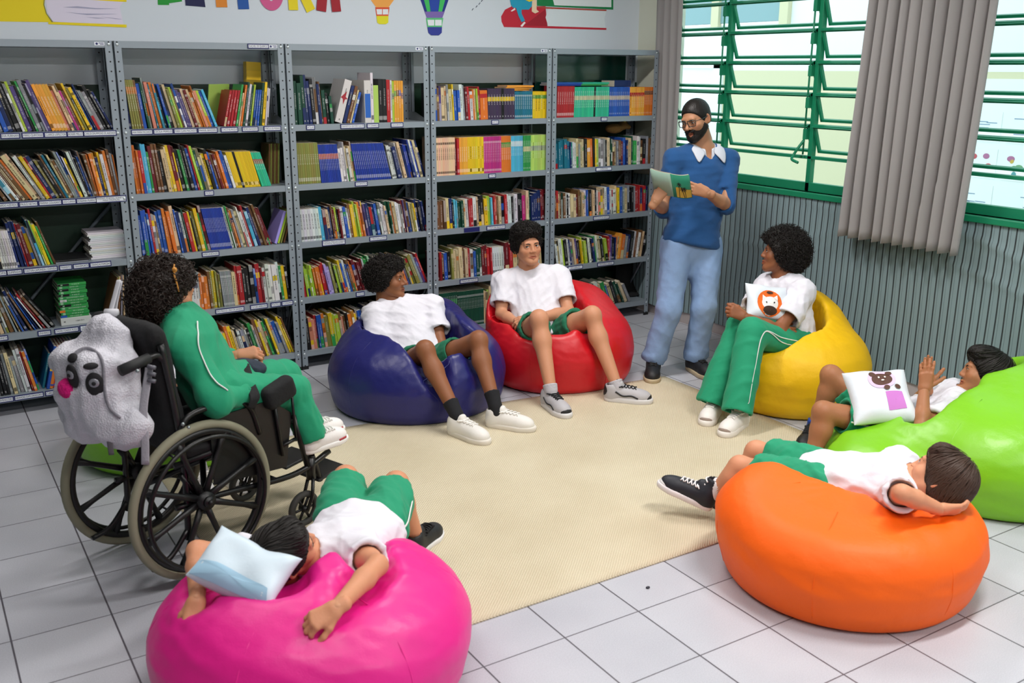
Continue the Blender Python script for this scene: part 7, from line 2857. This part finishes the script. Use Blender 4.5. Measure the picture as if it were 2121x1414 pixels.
def oval(cx, cy, rx, ry, n=24):
    return [(cx + rx * math.cos(a), cy + ry * math.sin(a)) for a in np.linspace(0, 2 * math.pi, n, endpoint=False)]


white_sat = mat('white_satin', '#dfe8f0', 0.45, sheen=0.2, bump=('noise', 16, 0.2))
blue_sat = mat('pale_blue_satin', '#cfe0ec', 0.45, sheen=0.2, bump=('noise', 14, 0.25), var=0.08, varscale=6)
pillow('pillow', 'small white pillow with an orange animal face hugged on the yellow bean bag', at(1588, 626, 5.40), dirc(0.96, -0.10, -0.22), dirc(0.10, 0.90, -0.30), 0.25, 0.20, 0.08, white_sat,
       [('orange_print', '#ea6a12', oval(-0.02, -0.18, 0.62, 0.78)), ('white_print', '#f0eeec', oval(-0.02, -0.22, 0.40, 0.42)), ('muzzle_print', '#3a2418', oval(-0.02, -0.62, 0.36, 0.26)),
        ('ear_print', '#f0eeec', [(-0.38, -0.05), (-0.36, 0.3), (-0.18, 0.14)]), ('ear_print', '#f0eeec', [(0.34, -0.05), (0.33, 0.3), (0.14, 0.14)]),
        ('eye_print', '#1c1716', oval(-0.2, -0.16, 0.035, 0.05)), ('eye_print', '#1c1716', oval(0.17, -0.16, 0.035, 0.05)), ('tuft_print', '#3a2418', oval(-0.02, 0.44, 0.16, 0.08))])
pillow('pillow', 'white pillow with a brown bear in a violet cup lying on the belly', at(1822, 822, 4.58), dirc(0.97, 0.06, 0.12), dirc(-0.38, 0.62, -0.62), 0.29, 0.31, 0.12, white_sat,
       [('cup_print', '#c678c8', [(0.10, -0.78), (0.66, -0.72), (0.66, -0.10), (0.10, -0.12)]), ('halo_print', '#e0c3e4', oval(0.1, 0.42, 0.46, 0.40)), ('bear_print', '#57392e', oval(0.1, 0.40, 0.34, 0.27)),
        ('ear_print', '#57392e', oval(-0.18, 0.62, 0.11, 0.11)), ('ear_print', '#57392e', oval(0.36, 0.66, 0.11, 0.11)), ('paw_print', '#57392e', oval(0.18, 0.02, 0.1, 0.09)), ('paw_print', '#57392e', oval(0.55, 0.06, 0.1, 0.09)),
        ('eye_print', '#efe6df', oval(0.0, 0.46, 0.03, 0.04)), ('eye_print', '#efe6df', oval(0.2, 0.46, 0.03, 0.04)), ('snout_print', '#efe6df', oval(0.1, 0.32, 0.05, 0.03))], pinch=0.07)
pillow('pillow', 'pale blue and white pillow under the head on the pink bean bag', at(508, 1184, 2.86), dirc(0.92, -0.34, 0.14), dirc(0.28, 0.62, -0.70), 0.27, 0.19, 0.11, blue_sat,
       [('blue_band', '#a6cde6', [(-0.95, -0.95), (0.9, -0.95), (0.8, -0.55), (0.1, -0.45), (-0.5, -0.42), (-0.92, -0.5)])], bend=-0.10, pinch=0.06)

# ================================================================ striped cloth along the window wall, curtains
m = MATS['striped'] = bpy.data.materials.new('striped_cloth')
m.use_nodes = True
k = NT(m)
b = k.n['Principled BSDF']
tc = k.new('ShaderNodeTexCoord')
sx = k.new('ShaderNodeSeparateXYZ')
k.link(tc.outputs['UV'], sx.inputs[0])
l1, _ = line_mask(sx.outputs[0], 0.0, 0.047, 0.0042)
l2, _ = line_mask(sx.outputs[0], 0.0165, 0.047, 0.0014)
mix = k.new('ShaderNodeMix', data_type='RGBA')
k.link(l1, mix.inputs['Factor'])
mix.inputs['A'].default_value = lin('#7d9398') + (1,)
mix.inputs['B'].default_value = lin('#232c30') + (1,)
mix2 = k.new('ShaderNodeMix', data_type='RGBA')
k.link(l2, mix2.inputs['Factor'])
k.link(mix.outputs['Result'], mix2.inputs['A'])
mix2.inputs['B'].default_value = lin('#5c7076') + (1,)
k.link(mix2.outputs['Result'], b.inputs['Base Color'])
b.inputs['Roughness'].default_value = 0.75
b.inputs['Sheen Weight'].default_value = 0.15


def sheet(name, P, U, m, parent=None):
    """a cloth from a grid of points with a length-along-the-cloth coordinate"""
    mb = MB()
    mb.grid(P)
    o = mb.build(name, m, parent)
    uv = o.data.uv_layers.new(name='UVMap')
    nu, nv = P.shape[:2]
    flat_uv = U.reshape(-1, 2)
    for lp in o.data.loops:
        uv.data[lp.index].uv = flat_uv[lp.vertex_index]
    return o


NU, NV = 260, 44
P = np.zeros((NU, NV, 3))
U = np.zeros((NU, NV, 2))
ya_, yb_ = 0.30, -5.6
for i in range(NU):
    a = i / (NU - 1)
    y = ya_ + (yb_ - ya_) * a
    for j in range(NV):
        e = j / (NV - 1)
        z = 1.068 - e * 0.985
        bul = 0.012 * math.sin(y * 7.0 + 2 * e) * e + 0.010 * math.sin(y * 3.1 + 1.0) * e + 0.016 * e * e
        fold = 0.010 * math.exp(-((z - (0.86 + 0.16 * math.sin(y * 2.3 + 0.6))) / 0.022) ** 2) + 0.008 * math.exp(-((z - (0.62 + 0.22 * y + 0.75)) / 0.02) ** 2) + 0.007 * math.exp(-((z + 0.55 * (y + 1.2) - 0.55) / 0.02) ** 2)
        P[i, j] = (WX - 0.012 - 0.006 - abs(bul) - fold * (0.5 + 0.5 * math.sin(y * 4)), y, z + 0.006 * math.sin(y * 11) * e)
        U[i, j] = ((ya_ - y) + 0.004 * math.sin(e * 5 + y * 2.5) * e + 0.001 * math.sin(e * 13 + y), z)
o = sheet('striped_wall_cloth', P, U, MATS['striped'])
tag(o, 'grey blue pinstriped cloth hanging on the wall below the green window sill', 'wall cloth')

cur = MATS['curtain'] = bpy.data.materials.new('grey_curtain')
cur.use_nodes = True
k = NT(cur)
pb = k.n['Principled BSDF']
pb.inputs['Base Color'].default_value = lin('#a3a0a0') + (1,)
pb.inputs['Roughness'].default_value = 0.85
pb.inputs['Sheen Weight'].default_value = 0.1
tl = k.new('ShaderNodeBsdfTranslucent')
tl.inputs['Color'].default_value = lin('#a8b3a9') + (1,)
mxs = k.new('ShaderNodeMixShader')
mxs.inputs[0].default_value = 0.16
k.link(pb.outputs[0], mxs.inputs[1])
k.link(tl.outputs[0], mxs.inputs[2])
k.link(mxs.outputs[0], k.n['Material Output'].inputs[0])


def curtain(label, x, top, bot, z0, z1, folds, depth, seed):
    """gathered cloth from (y, y) at the top to (y, y) at the hem"""
    rs = np.random.RandomState(seed)
    nU, nV = 40 * folds // 2, 40
    P = np.zeros((nU, nV, 3))
    U = np.zeros((nU, nV, 2))
    wv = np.cumsum(0.6 + 0.8 * rs.rand(nU // 4 + 2))
    ph = np.interp(np.linspace(0, 1, nU), np.linspace(0, 1, len(wv)), wv / wv[-1]) * folds * 2 * math.pi
    am = 0.6 + 0.4 * np.interp(np.linspace(0, 1, nU), np.linspace(0, 1, folds + 2), rs.rand(folds + 2))
    for j in range(nV):
        e = j / (nV - 1)
        ya = top[0] + (bot[0] - top[0]) * e ** 1.3
        yb = top[1] + (bot[1] - top[1]) * e ** 1.3
        for i in range(nU):
            a = i / (nU - 1)
            s_ = math.sin(ph[i])
            y = ya + (yb - ya) * (a + 0.010 * math.sin(2 * ph[i] + 0.8) + 0.006 * math.sin(e * 5 + a * 9))
            P[i, j] = (x + depth * am[i] * (abs(s_) ** 0.8 * (1 if s_ > 0 else -1)) * (0.75 + 0.25 * e) + 0.01 * math.sin(e * 4 + a * 6), y, z0 + (z1 - z0) * e + 0.006 * s_ * e ** 6)
            U[i, j] = (a, e)
    o = sheet('curtain', P, U, cur)
    sm = o.modifiers.new('thick', 'SOLIDIFY')
    sm.thickness = 0.003
    h = MB()
    h.tube([(x + 0.0, top[0] + 0.02, z0 - 0.01), (x, top[1] - 0.02, z0 - 0.01)], 0.012, 8)
    return tag(o, label, 'curtain')


curtain('wide grey pleated curtain hanging between the two green windows', WX - 0.135, (-1.86, -2.66), (-1.82, -2.60), 2.88, 0.895, 11, 0.040, 4)
curtain('narrow grey curtain gathered in the corner beside the last bookcase', WX - 0.040, (0.12, -0.19), (0.08, -0.20), 2.88, 0.93, 4, 0.022, 9)
mb = MB()
mb.tube([(WX - 0.13, 0.25, 2.87), (WX - 0.13, -5.5, 2.87)], 0.012, 10)
for y in (0.2, -2.3, -4.9):
    mb.tube([(WX - 0.13, y, 2.87), (WX, y, 2.87)], 0.008, 6)
o = mb.build('curtain_rod', chrome)
tag(o, 'long metal curtain rod above the windows', 'curtain rod')

# black cloth hanging behind the lowest books in the corner
P = np.zeros((14, 14, 3))
U = np.zeros((14, 14, 2))
xc0, xc1 = along(1272, 0.4, 0.26), along(1313, 0.3, 0.26)
for i in range(14):
    for j in range(14):
        a, e = i / 13, j / 13
        P[i, j] = (xc0 + (xc1 - xc0) * a * (1 + 0.12 * e), 0.235 + 0.012 * math.sin(a * 9) - 0.1 * e ** 6, SHELF[3] - 0.04 - 0.295 * e)
o = sheet('dark_cloth', P, U, blk_cloth)
tag(o, 'black cloth hanging behind the lowest books of the corner bookcase', 'cloth')

# a plush toy lying on the books of the corner bookcase, and a glossy board behind its head
pt_ = thing('plush_toy', at_y(1290, 292, 0.16), 'brown and yellow plush toy lying on the books of the corner bookcase', 'plush toy')
bd_ = Body()
c_ = at_y(1272, 266, 0.16)
bd_.ell(c_, (0.075, 0.05, 0.036), None, 0.02)
bd_.ell(c_ + V3(0.085, 0, 0.022), (0.040, 0.038, 0.034), None, 0.02)
bd_.ell(c_ + V3(0.125, -0.01, 0.008), (0.022, 0.022, 0.018), None, 0.01)
v, f = bd_.mesh(0.006, 1)
v = v + normals(v, f) * ripples(v, 3, 200, 0.004, 5)[:, None]
net_object('plush_body', [(v, f)], mat('brown_plush', '#7a5a2c', 0.95, bump=('noise', 200, 0.6)), pt_)
for e_ in (-0.022, 0.022):
    mb = MB()
    mb.ball(c_ + V3(0.082, e_, 0.056), (0.012, 0.009, 0.014), 8)
    mb.build('ear', mat('yellow_plush', '#b9a02a', 0.95), pt_)
mb = MB()
xa_, xb_ = along(1086, 1.9, 0.31), along(1292, 1.9, 0.31)
mb.box((max(xa_, 4 * BW + 0.05), 0.284, SHELF[0] + 0.0005), (min(xb_, 5 * BW - 0.05), 0.288, 1.942))
o = mb.build('glossy_board', mat('green_gloss', '#0c3a30', 0.12, spec=0.8, bump=('noise', 3, 0.3)), None)
tag(o, 'dark green glossy board standing behind the booklets of the corner bookcase', 'board')
